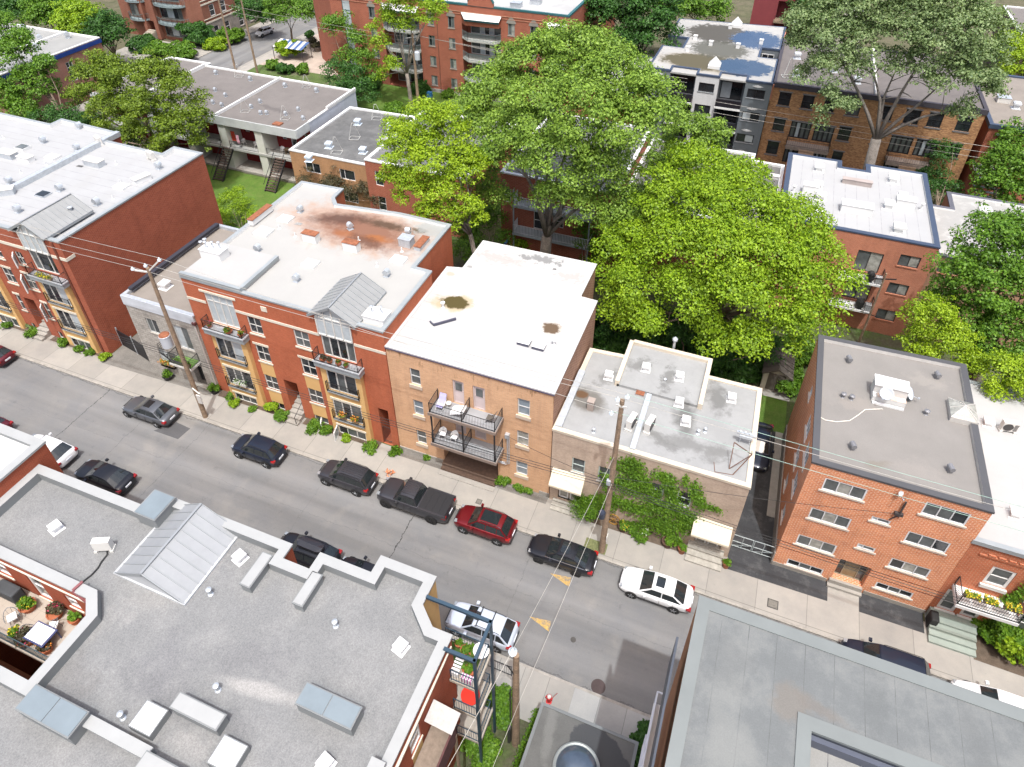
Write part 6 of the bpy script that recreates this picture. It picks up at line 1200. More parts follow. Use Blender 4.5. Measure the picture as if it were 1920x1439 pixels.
tree('maple_tree', 'dark green tree in the shade behind the buff block beside the forked trunk', (-12.5, 50.0, 0), bp((1090, 440, 4, 1.4), (1130, 470, 3.5, 1.3), (1110, 420, 5, 1.3), (1150, 450, 5, 1.3), (1110, 480, 2, 1.0)), 'green', 16, dens=85, clump=.6, leaf=.15, trunk_r=.16)
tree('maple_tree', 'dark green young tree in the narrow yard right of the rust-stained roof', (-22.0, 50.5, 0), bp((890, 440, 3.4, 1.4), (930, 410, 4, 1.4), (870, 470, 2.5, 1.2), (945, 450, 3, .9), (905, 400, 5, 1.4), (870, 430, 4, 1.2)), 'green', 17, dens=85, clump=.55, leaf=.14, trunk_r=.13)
bush('leafy_bush', 'light green leafy bush beside the blue stairs behind the buff block', P(985, 450, 1.5).x, P(985, 450, 1.5).y, 1.3, 3.0, 'maple', 18, leaf=.13)
# ---- right side
tree('maple_tree', 'large mid-green tree on the right edge beside the tan-brown block', (20.5, 50, 0), by((1865, 450, 51, 2.1), (1915, 460, 51, 2.4), (1800, 505, 50, 1.8), (1850, 530, 49, 2.2), (1915, 555, 49, 2.4), (1765, 560, 49.5, 1.3), (1820, 600, 48.5, 1.8), (1890, 630, 48, 2.2), (1770, 640, 48, 1.1), (1850, 665, 47, 1.4)), 'green', 21, dens=100, clump=.75, leaf=.15, trunk_r=.4)
tree('maple_tree', 'small yellow-green maple directly behind the orange brick block', (14.2, 47.5, 0), by((1750, 595, 46.5, 1.4), (1715, 635, 46, 1.1), (1785, 640, 46, 1.4), (1740, 665, 45.5, 1.0), (1815, 685, 45, 1.1), (1720, 590, 46.5, .9)), 'yellow', 22, dens=125, clump=.55, leaf=.12, trunk_r=.2)
tree('maple_tree', 'yellow-green maple hanging over the white roof at the right edge', (21.0, 45.5, 0), by((1875, 695, 43.8, 1.3), (1925, 715, 43.5, 1.5), (1865, 740, 43, .9), (1915, 765, 43, 1.0)), 'yellow', 23, dens=125, clump=.55, leaf=.12, trunk_r=.2)
tree('maple_tree', 'deep green tree at the right edge beside the grey front stairs', (25, 74, 0), bp((1880, 310, 7, 2.4), (1910, 270, 8, 2.2), (1860, 350, 5, 1.8), (1930, 360, 6, 2.4)), 'green', 24, dens=70, clump=.9, leaf=.2, trunk_r=.3)
tree('poplar_tree', 'huge silvery leaning tree with bare forked limbs in front of the speckled brick row', (12.6, 80, 0),
     by((1520, 40, 82, 2.8), (1580, 15, 82, 3), (1650, 0, 82, 3), (1720, 5, 82, 3), (1790, 15, 82, 3), (1840, 60, 81, 2.8), (1560, 85, 80, 2.9), (1630, 70, 81, 2.8), (1700, 60, 81, 2.8), (1770, 75, 80, 3), (1530, 135, 79, 2.1), (1600, 130, 79, 1.7), (1830, 120, 80, 2.4), (1790, 145, 79, 2.3), (1560, 185, 78.5, 1.7), (1590, 210, 78.5, 1.1), (1730, 125, 80, 1.8), (1810, 215, 79, 1.4), (1850, 165, 80, 1.5), (1690, 125, 80, 1.4), (1500, 80, 81, 1.6), (1545, 225, 78.5, .8)),
     'silver', 25, dens=56, clump=1.0, leaf=.19, trunk_r=.62, tb=mk('dull_grey_bark', (.17, .15, .13), .95, var=.3, scale=2, fine=.25, fscale=10), fkp=(12.0, 80, 9.0), fill=.4, forks=[(*b[:3], 3) for b in by((1637, 130, 80, 2), (1685, 120, 80, 3), (1735, 100, 80, 3), (1785, 140, 79.5, 2), (1570, 100, 80, 2), (1825, 200, 79.5, 2))])
tree('young_tree', 'dark viny tree beside the narrow gap right of the speckled brick row', (20.0, 76, 0), bp((1765, 290, 5, 1.5), (1750, 340, 3.5, 1.6), (1790, 240, 7, 1.2), (1770, 360, 2.5, 1.6)), 'deep', 26, dens=70, clump=.75, leaf=.17, trunk_r=.15)
# ---- top middle
tree('maple_tree', 'dark green dense tree at the top edge left of the puddled roof', (-19.5, 103, 0), by((1150, 50, 104, 3.4), (1210, 20, 104, 3.6), (1180, 85, 102, 2.8), (1230, 60, 102, 3.0), (1130, 10, 105, 3.2), (1240, 10, 104, 3.2), (1170, 10, 106, 3.4)), 'deep', 31, dens=34, clump=1.3, leaf=.27, trunk_r=.4)
tree('maple_tree', 'mid green tree crown at the top edge behind the puddled roof', (-10.5, 124, 0), bp((1280, 15, 9, 4.0), (1330, 20, 8, 3.2), (1240, 5, 10, 4)), 'green', 32, dens=34, clump=1.3, leaf=.27, trunk_r=.4)
tree('maple_tree', 'green tree at the top edge right of the cream house', (15, 122, 0), bp((1520, 20, 9, 3.2), (1560, 10, 9, 3.5)), 'deep', 33, dens=34, clump=1.3, leaf=.27, trunk_r=.4)
tree('maple_tree', 'yellow-green shrubby tree behind the taupe roof at the upper right edge', (36, 112, 0), bp((1895, 100, 7, 3.2), (1915, 130, 6, 2.8)), 'yellow', 34, dens=40, clump=1.1, leaf=.24, trunk_r=.3)
tree('ash_tree', 'tall two-stemmed tree with yellow-green foliage in front of the red brick residence', (-50.3, 87.2, 0), by((770, 10, 87, 2.0), (805, 30, 87, 1.7), (730, 35, 87, 1.7), (760, 50, 86.5, 1.3), (715, 80, 86, 1.2), (735, 120, 86, 1.2), (715, 145, 86, 1.0), (740, 0, 87, 1.8), (815, 10, 87, 1.6), (700, 50, 87, 1.0)), 'maple', 35, dens=48, clump=.85, leaf=.19, trunk_r=.3, tb=barkg, fill=.4)
tree('ash_tree', 'feathery dark green tree at the left corner of the red brick residence', (-61.5, 88, 0), by((640, 55, 91, 2.0), (670, 80, 90, 1.8), (620, 50, 91, 1.4), (690, 115, 89, 1.8), (650, 110, 89, 1.6), (700, 140, 88, 1.5)), 'green', 36, dens=48, clump=.9, leaf=.2, trunk_r=.2)
tree('lilac_tree', 'round deep green tree just behind the white painted end wall of the porch row', (-58.5, 79.5, 0), bp((660, 150, 4, 2.2), (630, 135, 4, 1.9), (680, 175, 3.5, 2.0), (650, 175, 3, 2.0)), 'deep', 37, dens=60, clump=.8, leaf=.18, trunk_r=.2)
tree('street_tree', 'green street tree on the cross street at the top', (-83.8, 104, 0), bp((545, 20, 7, 2.6), (520, 15, 7, 2.2), (575, 25, 7, 2.0)), 'green', 38, dens=50, clump=.9, leaf=.22, trunk_r=.2)
tree('street_tree', 'deep green tree at the top right of the curved-balcony block', (-99, 124, 0), bp((480, 25, 5, 2.4), (460, 15, 5, 2.2), (500, 30, 4, 2.0)), 'deep', 39, dens=50, clump=.9, leaf=.22, trunk_r=.2)
# ---- left
tree('maple_tree', 'broad olive-green tree behind the left white roof', (-66.5, 55.5, 0), by((180, 150, 57, 2.4), (230, 165, 56, 2.6), (290, 155, 56, 2.6), (340, 185, 56, 2.4), (368, 228, 55.5, 1.6), (210, 215, 55, 2.4), (270, 215, 54, 2.6), (330, 245, 54, 2.0), (200, 130, 58, 1.8), (150, 190, 56, 1.7), (300, 268, 53, 1.4), (378, 270, 55, 1.0), (250, 255, 53, 1.6), (190, 255, 54, 1.5), (320, 140, 57, 1.4)), 'olive', 41, dens=80, clump=.85, leaf=.17, trunk_r=.35)
tree('maple_tree', 'dark tree beneath the broad olive tree behind the left white roof', (-80, 52, 0), bp((120, 220, 5, 1.9), (160, 240, 4, 1.8), (250, 265, 4, 1.6), (80, 230, 4, 1.6)), 'deep', 42, dens=70, clump=.8, leaf=.17, trunk_r=.2)
tree('maple_tree', 'dark green tree at the left edge below the brick building with blue trim', (-85, 59, 0), by((30, 110, 61, 2.8), (65, 165, 60, 2.6), (10, 190, 58, 2.6), (88, 130, 61, 1.6), (0, 60, 62, 2.5), (50, 75, 62, 1.6), (40, 215, 57, 1.8)), 'green', 43, dens=60, clump=.95, leaf=.2, trunk_r=.35)
for k, (x, y, z, r, kd, lb) in enumerate(((90, 20, 8, 4.0, 'green', 'green tree at the top left, nearest the corner'), (150, 40, 8, 3.8, 'maple', 'lighter green tree between the top left corner tree and the curved-balcony block'), (200, 60, 7, 3.4, 'deep', 'darker green tree touching the curved-balcony block'), (30, 10, 6, 3.6, 'deep', 'dark tree in the very top left corner'))):
    q = P(x, y, z); tree('maple_tree', lb, (q.x, q.y, 0), [(q.x + dx * r * .5, q.y + dy * r * .4, z + dz, r * .6) for dx, dy, dz in ((0, 0, 1), (1, .3, 0), (-1, 0, 0), (.2, 1, .3), (.4, -1, -.8), (-.6, -.8, -.6))], kd, 50 + k, dens=38, clump=1.1, leaf=.25, trunk_r=.3)
tree('plum_tree', 'dark purple-brown small tree in front of the tan brick house', (-47.0, 55.2, 0), bp((590, 320, 3.6, 1.3), (640, 330, 3.8, 1.4), (680, 360, 3, 1.1), (620, 350, 3, 1.2), (570, 345, 3, .9), (710, 375, 2.4, .8), (650, 365, 2.6, 1.1)), 'purple', 61, dens=130, clump=.5, leaf=.10, trunk_r=.12)
tree('young_tree', 'bright green small tree in the yard behind the stone house', (-46.5, 44.5, 0), bp((430, 380, 2.6, 1.2), (460, 390, 2.4, 1.1), (420, 410, 1.6, 1.1), (470, 410, 1.6, .9), (445, 365, 2.2, .9)), 'maple', 62, dens=150, clump=.42, leaf=.10, trunk_r=.08)
for k, (x, y, r, h, kd, lb) in enumerate(((270, 82, 2.4, 2.4, 'deep', 'rounded dark hedge bush below the curved-balcony block steps'), (300, 95, 2.2, 2.0, 'green', 'sprawling green bush below the curved-balcony block'), (345, 100, 2.4, 1.6, 'green', 'low green ground bush beside the cross street sidewalk'), (370, 60, 2.8, 4.5, 'deep', 'tall dark evergreen bush against the curved-balcony block'), (400, 85, 2.0, 1.4, 'maple', 'light green planting at the foot of the bay windows'), (435, 70, 1.8, 1.6, 'green', 'green planting bed between bay windows and cross street'),
        (545, 95, 1.9, 2.6, 'maple', 'bright rounded vine arbour beside the striped awning'), (515, 125, 1.3, 1.0, 'green', 'small green bush left of the arbour'), (565, 130, 1.2, 1.2, 'green', 'small green bush below the arbour'), (535, 130, 1.2, 1.2, 'deep', 'small dark bush directly below the arbour'), (582, 66, 1.0, 1.4, 'deep', 'clipped round bush on the forecourt of the red residence'),
        (700, 158, 1.6, 1.2, 'deep', 'clipped hedge left half under the red residence balconies'), (780, 165, 1.8, 1.2, 'deep', 'clipped hedge right half under the red residence balconies'), (740, 205, 1.6, .8, 'green', 'low bush on the lawn behind the dark tar roof'), (838, 178, 1.0, .8, 'green', 'small plant against the white base of the red residence'))):
    q = P(x, y, h * .5); bush('bush', lb, q.x, q.y, r, h, kd, 70 + k, leaf=.17, cat='bush', n=7)
# ---- street plants of the near side
def bpx(x, y, r, h, kd, lb, seed, **k):
    q = P(x, y, h * .4); return bush(k.pop('name', 'bush'), lb, q.x, q.y, r, h, kd, seed, **k)
for k, (x, y, r, h, kd, lb) in enumerate((
    (8, 612, .55, .7, 'green', 'green tuft at the left picture edge below the left brick block'), (60, 625, .5, .6, 'green', 'small round plant at the front of the left block, second from the picture edge'), (118, 642, .4, .6, 'green', 'rounded plant just right of the left entrance steps'),
    (150, 655, .35, .5, 'green', 'small round plant under the basement window of the left block'), (168, 662, .35, .5, 'green', 'small plant between the round one and the corner clump of the left block'), (197, 670, .5, .6, 'maple', 'light green clump at the right corner of the left block'),
    (58, 610, .3, .5, 'silver', 'white-flowered plant beside the left entrance steps'), (442, 757, .3, .5, 'maple', 'small weedy plant at the left foot of the red block'), (474, 768, .28, .4, 'green', 'small round plant left of the big shrub at the red block'), (430, 745, .25, .7, 'green', 'climbing weed at the left corner of the red block'),
    (507, 767, .55, 1.0, 'maple', 'bright green shrub left of the red block entrance steps'), (530, 780, .5, .6, 'green', 'spreading low shrub touching the red block entrance steps'), (592, 803, .5, .5, 'green', 'spreading shrub right of the red block entrance steps'), (612, 808, .4, .45, 'green', 'low shrub between the steps and the right bay of the red block'),
    (650, 822, .3, .3, 'maple', 'weeds below the open basement window'), (695, 838, .55, .5, 'grass', 'grassy leafed clump below the right bay of the red block'), (742, 848, .35, .6, 'vine', 'round bright bush by the alley gate'), (776, 832, .2, .3, 'vine', 'tiny yellow-green weed at the buff block wall'), (800, 858, .25, .3, 'vine', 'small green weed beside the downpipe of the buff block'),
    (944, 902, .4, .7, 'vine', 'round green bush right of the buff block entrance'), (972, 912, .4, .35, 'green', 'low green plants under the lowest right window of the buff block'), (990, 920, .3, .3, 'green', 'small weeds at the right end of the buff block'),
    (1198, 1000, .55, .45, 'vine', 'spreading creeper at the foot of the vine wall, left'), (1262, 1012, .45, .5, 'vine', 'creeper tuft at the foot of the vine wall, right'), (1175, 985, .35, .4, 'green', 'small plants beside the wooden pole'))):
    bpx(x, y, r * (1.0 + .35 * ((k * 7) % 5) / 4), h * (.7 + .1 * (k % 4)), kd, lb, 100 + k, leaf=.065 + .01 * (k % 3), n=7 + k % 5, name='front_garden_plant', cat='plant')
tree('young_tree', 'small round bright green tree by the left beige awning', (P(1105, 955, 0).x, 28.75, 0), [(P(1102, 940, 1.3).x + a, 28.75 + b, 1.1 + c, .55) for a, b, c in ((0, 0, .5), (.5, 0, .1), (-.5, .1, .1), (0, .3, -.2), (.3, -.2, -.3), (-.3, -.2, -.3), (.6, .2, .5))], 'vine', 140, dens=260, clump=.28, leaf=.075, trunk_r=.05)
def creeper(name, label, regs, y0, seed, kind='vine', dens=420, thick=.34, leaf=.075):
    rng = np.random.default_rng(seed); A = []
    for (xa, za), (xb, zb), w in regs:
        n = int(dens * (abs(xb - xa) + abs(zb - za) + w) * w); f = rng.random(n)
        x = xa + (xb - xa) * f + rng.normal(size=n) * w * .5; z = za + (zb - za) * f + rng.normal(size=n) * w * .5
        A.append(np.stack([x, y0 - rng.random(n) * thick * (1 - .3 * rng.random(n)), np.maximum(z, .05)], 1))
    p = np.concatenate(A); nrm = np.tile(np.array([0, -1.0, .5]), (len(p), 1)); base = np.array([p[:, 0].mean(), y0, 0])
    o = bpy.data.objects.new(name, quads_mesh(name, leaf_quads(rng, p, nrm, leaf, .6) - base, LM[kind])); COL.objects.link(o); o.location = base; LEAFCOUNT[0] += len(p)
    return tag(o, label, 'creeper')
def wl(x, y): q = PY(1000 + x / 2.998, 600 + y / 2.998, 29.2); return (q.x, q.z)
creeper('wall_creeper', 'left mass of green creeper climbing the low taupe wall beside the pole', [(wl(500, 800), wl(620, 900), .75), (wl(460, 900), wl(620, 960), .9), (wl(450, 1000), wl(560, 1060), .7), (wl(540, 780), wl(600, 820), .5), (wl(380, 980), wl(420, 1060), .5), (wl(400, 860), wl(440, 1000), .35)], 29.22, 150)
creeper('wall_creeper', 'right mass of green creeper around two windows of the low taupe wall', [(wl(620, 900), wl(700, 1000), .45), (wl(560, 1040), wl(640, 1080), .45), (wl(690, 860), wl(780, 900), .5), (wl(760, 880), wl(790, 1040), .55), (wl(640, 1040), wl(860, 1080), .9), (wl(640, 1130), wl(860, 1160), .9), (wl(720, 1180), wl(780, 1200), .5), (wl(900, 920), wl(940, 1040), .5), (wl(930, 1020), wl(1050, 1070), .28), (wl(860, 870), wl(850, 930), .22), (wl(880, 1090), wl(860, 1150), .6), (wl(760, 1200), wl(790, 1280), .35)], 29.22, 151)
creeper('wall_creeper', 'upright yellow-green creeper on the red row house above its balcony', [((19.2, 3.8), (19.6, 6.0), .35), ((19.0, 3.4), (19.4, 4.2), .4), ((19.6, 6.0), (20.0, 6.6), .25)], 29.9, 152)
for k, (x, y, r, h, lb) in enumerate(((1870, 1150, 1.2, 2.2, 'leafy shrub right of the green steps, nearest the house'), (1880, 1190, 1.2, 1.8, 'leafy shrub right of the green steps, middle'), (1910, 1210, 1.2, 1.6, 'leafy shrub at the right picture edge by the sidewalk'), (1840, 1180, .7, 1.0, 'low bright shrub touching the green steps'))):
    bpx(x, y, r, h, 'vine' if k != 2 else 'maple', lb, 160 + k, leaf=.11, n=10, name='shrub', cat='shrub')
# south side greenery
for k, (x, y, r, h, kd, lb, zz) in enumerate(((935, 1320, .75, 1.4, 'green', 'shrub with white blossoms behind the wooden pole', 0), (945, 1350, .6, 1.0, 'green', 'lower shrub at the foot of the balcony tower', 0), (885, 1385, .9, .6, 'grass', 'tall grass beneath the balcony tower', 0), (905, 1420, .8, .6, 'grass', 'tall grass at the bottom edge left of the pole', 0), (1185, 1420, .5, 1.6, 'deep', 'dark cedar shrub at the bottom between charcoal roof and tall building', 0), (1212, 1372, .5, 1.8, 'deep', 'dark cedar shrub nearest the sidewalk by the tall building', 0), (1200, 1395, .55, 1.7, 'deep', 'dark cedar shrub in the middle by the tall building', 0))):
    bpx(x, y, r, h, kd, lb, 170 + k, leaf=.08, n=9, name='shrub', cat='shrub')
rng = np.random.default_rng(180)
hp = np.stack([np.interp(rng.random(5200), [0, 1], [0, 1]), rng.normal(size=5200) * .16, rng.random(5200) * .8], 1)
hx = -4.75 + .3 * hp[:, 0]; hyy = 9.5 + 6.3 * hp[:, 0]
o = bpy.data.objects.new('hedge', quads_mesh('hedge', leaf_quads(rng, np.stack([hx + hp[:, 1], hyy, hp[:, 2]], 1), np.tile(np.array([0, 0, 1.0]), (5200, 1)), .07) - np.array([-4.6, 12, 0]), LM['vine'])); COL.objects.link(o); o.location = (-4.6, 12, 0); tag(o, 'narrow bright green hedge along the left edge of the charcoal roof', 'hedge')
o = bush('shrub', 'ivy bank between the shed and the orange brick block wall', 6.5, 47.0, 1.4, 1.2, 'vine', 190, leaf=.11, n=9, cat='shrub')
bush('shrub', 'dark leafy shrub behind the shed under the big maple', 7.0, 50.5, 2.0, 1.6, 'green', 191, leaf=.13, n=9, cat='shrub')
bush('shrub', 'small light green shrub on the far edge of the low grey roof yard', 3.2, 38.9, .7, 1.8, 'vine', 192, leaf=.1, n=6, cat='shrub')
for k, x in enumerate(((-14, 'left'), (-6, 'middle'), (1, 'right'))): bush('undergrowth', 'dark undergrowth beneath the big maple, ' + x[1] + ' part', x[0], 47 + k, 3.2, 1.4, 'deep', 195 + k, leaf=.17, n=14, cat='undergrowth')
print('objects', len(bpy.data.objects))
# ------------------------------------------------------------------ cars
chrome = mk('chrome', (.6, .6, .62), .15, 1.0, var=0)
cglass = mk('car_glass', (.015, .02, .022), .04, 0, .3, .7, spec=.8)
taill = mk('tail_lamp_red', (.26, .008, .008), .2, var=0, coat=.5)
headl = mk('head_lamp', (.30, .32, .34), .1, .3, var=0, coat=.8)
plate = mk('licence_plate', (.6, .62, .66), .5, var=0)
trim = mk('black_plastic_trim', (.02, .02, .022), .55, var=0)
rim = mk('alloy_rim', (.42, .43, .45), .3, .8, var=0)
rimd = mk('dark_rim', (.04, .04, .045), .4, .6, var=0)
def lerp(a, b, f): return a + (b - a) * f
def interp(tab, x):
    if x <= tab[0][0]: return tab[0][1]
    for (a, va), (b, vb) in zip(tab[:-1], tab[1:]):
        if x <= b: return lerp(va, vb, (x - a) / (b - a))
    return tab[-1][1]
def car(label, cat, c, loc, rz, L=4.7, W=1.82, H=1.45, hood=.78, belt=.95, tail=1.0, wb=(-1.42, 1.33), wr=.33, g=(-1.0, -.25, 1.05, 1.85), pc=None, side=3, roof_c=None, sunroof=None, rails=False, box=False, pickup=False, seam=True, rimm=None, group=None, extra=None, name='parked_car', boxy=0.):
    """front toward local -x, built at the origin, then the root is moved"""
    t = thing(name, label, cat, (0, 0, 0), group); pm_ = pc; hl = L / 2; w2 = W / 2
    top = [(-hl, .50), (-hl + .06, .62), (-hl + .25, hood - .05), (-hl + .6, hood), (g[0] - .05, belt - .03), (g[0] + .2, belt), (g[3] - .1, tail), (hl - .25, tail - .02), (hl - .06, tail - .14 + boxy * .1), (hl, .62)]
    hw = [(-hl, w2 * .62), (-hl + .12, w2 * .82), (-hl + .45, w2 * .94), (-hl + .9, w2), (hl - .9, w2), (hl - .35, w2 * .96), (hl - .08, w2 * .86 + boxy * .05), (hl, w2 * .74 + boxy * .08)]
    bt = [(-hl, .34), (-hl + .3, .22), (0, .2), (hl - .3, .24), (hl, .38)]
    xs = [-hl, -hl + .05, -hl + .15, -hl + .35, -hl + .65, -hl + .95, g[0] - .1, g[0] + .2, -.3, .3, .9, g[3] - .3, hl - .75, hl - .45, hl - .22, hl - .08, hl]
    xs = sorted(xs); m = MB(); rings = []
    for x in xs:
        zt, w, zb = interp(top, x), interp(hw, x), interp(bt, x)
        pr = [(w * .86, zb), (w * .97, zb + (zt - zb) * .18), (w, zb + (zt - zb) * .5), (w * .985, zb + (zt - zb) * .78), (w * .93, zt - .045), (w * .80, zt), (w * .4, zt + .025), (0, zt + .035)]
        rings.append([(x, -a, b) for a, b in pr] + [(x, a, b) for a, b in reversed(pr[:-1])])
    nr_ = len(rings[0]); 
    for r in rings: m.v.extend(r)
    for i in range(len(rings) - 1):
        for j in range(nr_):
            a = i * nr_ + j; b = i * nr_ + (j + 1) % nr_; m.f.append((a, b, b + nr_, a + nr_)); m.m.append(0)
    m.f.append(tuple(reversed(range(nr_)))); m.m.append(0); m.f.append(tuple((len(rings) - 1) * nr_ + k for k in range(nr_))); m.m.append(0)
    body = m.build('body', pm_, t, smooth=True); sb = body.modifiers.new('s', 'SUBSURF'); sb.levels = 1; sb.render_levels = 1
    # greenhouse
    x0, x1, x2, x3 = g; yb, yt = w2 * .87, w2 * .66 + boxy * .05; zb = belt - .02; zt = H - .03
    def side_y(z): return lerp(yb, yt, (z - zb) / (zt - zb))
    m = MB(); cols = [(x0, zb, zb), (x1, zb, zt - .03), (lerp(x1, x2, .33), zb, zt), (lerp(x1, x2, .7), zb, zt), (x2, zb, zt - .045), (x3, zb + .02, zb + .02)]
    R_ = []
    for x, a, b in cols:
        yy = side_y(b); R_.append([(x, -side_y(a), a), (x, -yy, b), (x, -yy * .55, b + .035), (x, 0, b + .045), (x, yy * .55, b + .035), (x, yy, b), (x, side_y(a), a)])
    for r in R_: m.v.extend(r)
    for i in range(len(R_) - 1):
        for j in range(6): a = i * 7 + j; m.f.append((a, a + 1, a + 8, a + 7)); m.m.append(0)
    cab = m.build('cabin', roof_c or pm_, t, smooth=False)
    for p in cab.data.polygons: p.use_smooth = True
    try: cab.data.set_sharp_from_angle(angle=R(28))
    except Exception: pass
    def off(p, n, d): return tuple(p[k] + n[k] * d for k in range(3))
    def panel(nm, pts, mat_, d=.014, par=t):
        a, b, c_ = Vector(pts[0]), Vector(pts[1]), Vector(pts[2]); n = (b - a).cross(c_ - a).normalized()
        if n.z < 0 and abs(n.z) > .15: n = -n
        elif abs(n.z) <= .15 and n.y * a.y < 0: n = -n
        q = MB(); q.face([off(p, n, d) for p in pts]); return q.build(nm, mat_, par)
    # windshield and rear glass: three facets each following the roof curve
    def shield(nm, A_, B_, ma=.07, mb=.07):
        q = MB(); fr = []
        for f in (ma, .5, 1 - mb):
            row = []
            for j in range(1, 6):
                a, b = Vector(A_[j]), Vector(B_[j]); p = a.lerp(b, f); p.y *= .93
                row.append(p + Vector((-.012 if B_[3][0] > A_[3][0] else .012, 0, .014)))
            fr.append(row)
        for i in range(2):
            for j in range(4): q.face([fr[i][j], fr[i][j + 1], fr[i + 1][j + 1], fr[i + 1][j]] if A_[3][0] > B_[3][0] else [fr[i][j + 1], fr[i][j], fr[i + 1][j], fr[i + 1][j + 1]])
        return q.build(nm, cglass, t)
    R_[0] = [(x, y, z) for x, y, z in R_[0]]; shield('windshield', R_[0], R_[1]); shield('rear_window', R_[-1], R_[-2], .1, .08)
    za, zc = zb + .05, zt - .09; fa, fc = (za - zb) / (zt - zb), (zc - zb) / (zt - zb)
    A = lambda f: lerp(x0, x1, f) + .10; B = lambda f: lerp(x3, x2, f) - .12
    cuts = [0] + ([.42, .80] if side == 3 else [.5]) + [1]
    for s in (-1, 1):
        for i in range(len(cuts) - 1):
            lo0, hi0 = lerp(A(fa), B(fa), cuts[i]), lerp(A(fa), B(fa), cuts[i + 1]); lo1, hi1 = lerp(A(fc), B(fc), cuts[i]), lerp(A(fc), B(fc), cuts[i + 1])
            xc0 = lo0 if i == 0 else lo0 * .5 + lo1 * .5 + .03; xc1 = lo1 if i == 0 else xc0
            xd0 = hi0 if i == len(cuts) - 2 else hi0 * .5 + hi1 * .5 - .03; xd1 = hi1 if i == len(cuts) - 2 else xd0
            q = MB(); pts = [(xc0, s * (side_y(za) + .012), za), (xd0, s * (side_y(za) + .012), za), (xd1, s * (side_y(zc) + .012), zc), (xc1, s * (side_y(zc) + .012), zc)]
            q.face(pts if s < 0 else pts[::-1]); q.build('side_window', cglass, t)
    # wheels
    for xw in wb:
        for s in (-1, 1):
            q = MB(); y = s * (w2 + .005); q.lathe((xw, y, wr), [(wr + .065, -.01 * s), (wr + .065, .006 * s)] if s > 0 else [(wr + .065, .01), (wr + .065, -.006)], 18, 0, 'y'); q.build('wheel_arch', trim, t)
            q = MB(); q.lathe((xw, s * (w2 - .09), wr), [(wr * .7, -.11), (wr * .97, -.11), (wr, -.06), (wr, .08), (wr * .95, .115), (wr * .66, .12)] if s > 0 else [(wr * .66, -.12), (wr * .95, -.115), (wr, -.08), (wr, .06), (wr * .97, .11), (wr * .7, .11)], 20, 0, 'y'); wh = q.build('wheel', rubber, t)
            q = MB(); yo = s * (w2 + .034)
            for k in range(5):
                a = 2 * math.pi * k / 5 + .3; q.bar((xw, yo, wr), (xw + wr * .62 * math.cos(a), yo, wr + wr * .62 * math.sin(a)), .07, .02)
            q.lathe((xw, yo - s * .02, wr), [(wr * .66, 0), (wr * .66, .012 * s), (wr * .58, .012 * s), (wr * .58, 0)] if s > 0 else [(wr * .58, 0), (wr * .58, -.012), (wr * .66, -.012), (wr * .66, 0)], 20, 0, 'y')
            q.lathe((xw, yo, wr), [(.06, -.01), (.06, .012)], 8, 0, 'y'); rr = q.build('rim', rimm or rim, t); rr.parent = wh
    for s in (-1, 1):
        q = MB(); x = -hl + .16; y = s * interp(hw, x) * .80; q.box(x - .03, x + .34, y - .12 * (1 if s < 0 else .8), y + .12, hood - .20, hood - .085); o = q.build('headlight', headl, t)
        q = MB(); y = s * (w2 * .83); q.box(hl - .32, hl - .015, y - .13, y + .13, tail - .29, tail - .13); q.build('taillight', taill, t)
        q = MB(); q.box(x0 + .35, x0 + .53, s * (w2 + .0) - (.0 if s > 0 else .2), s * (w2 + .0) + (.2 if s > 0 else 0), belt - .02, belt + .13); q.build('side_mirror', pm_ if not pickup else trim, t)
        if seam:
            q = MB()
            for x in (lerp(x0, x3, .16), lerp(x0, x3, .47), lerp(x0, x3, .76)): q.box(x - .008, x + .008, s * (w2 * 1.0) - .008, s * (w2 * 1.0) + .008, .42, belt - .1)
            q.box(wb[0] + .45, wb[1] - .45, s * w2 - .012, s * w2 + .012, .27, .31); q.build('door_seams', trim, t)
            for x in (lerp(x0, x3, .40), lerp(x0, x3, .70)):
                q = MB(); q.box(x - .09, x + .09, s * w2 * .985 - .02, s * w2 * .985 + .02, belt - .2, belt - .165); q.build('door_handle', chrome if c == 'chrome' else pm_, t)
    q = MB(); q.box(hl - .05, hl + .012, -.26, .26, .62 if not pickup else .7, .76 if not pickup else .84); q.build('licence_plate', plate, t)
    q = MB(); q.box(-hl - .015, -hl + .1, -.5, .5, .42, .62); q.build('grille', trim, t)
    q = MB(); q.box(hl - .1, hl + .02, -w2 * .7, w2 * .7, .3, .42); q.build('rear_bumper_insert', trim, t)
    if sunroof:
        a, b, wy = sunroof; q = MB(); q.face([(a, -wy, H + .03), (b, -wy, H + .03), (b, wy, H + .03), (a, wy, H + .03)]); q.box(a, b, -wy, wy, H - .02, H + .028); q.build('sunroof', cglass, t)
    if rails:
        for s in (-1, 1):
            q = MB(); y = s * yt * .97; q.tube([(x1 + .15, y, H - .02), (x1 + .3, y, H + .06), (x2 - .2, y, H + .06), (x2, y, H - .03)], .022, 6); q.build('roof_rail', chrome if rails == 1 else trim, t)
    if box:
        q = MB(); k = [(-.95, .16), (-.75, .36), (.6, .38), (.95, .30), (1.02, .14)]; V = []
        for x, ww in k: V.append([(x + .5, -ww, H + .10), (x + .5, -ww * .95, H + .30), (x + .5, 0, H + .36), (x + .5, ww * .95, H + .30), (x + .5, ww, H + .10)])
        for r in V: q.v.extend(r)
        for i in range(len(V) - 1):
            for j in range(4): a = i * 5 + j; q.f.append((a, a + 1, a + 6, a + 5)); q.m.append(0)
        q.f.append((0, 1, 2, 3, 4)); q.m.append(0); q.f.append(tuple(20 + j for j in reversed(range(5)))); q.m.append(0); q.build('roof_box', mk('roof_box_black', (.025, .025, .03), .25, var=0, coat=.5), t)
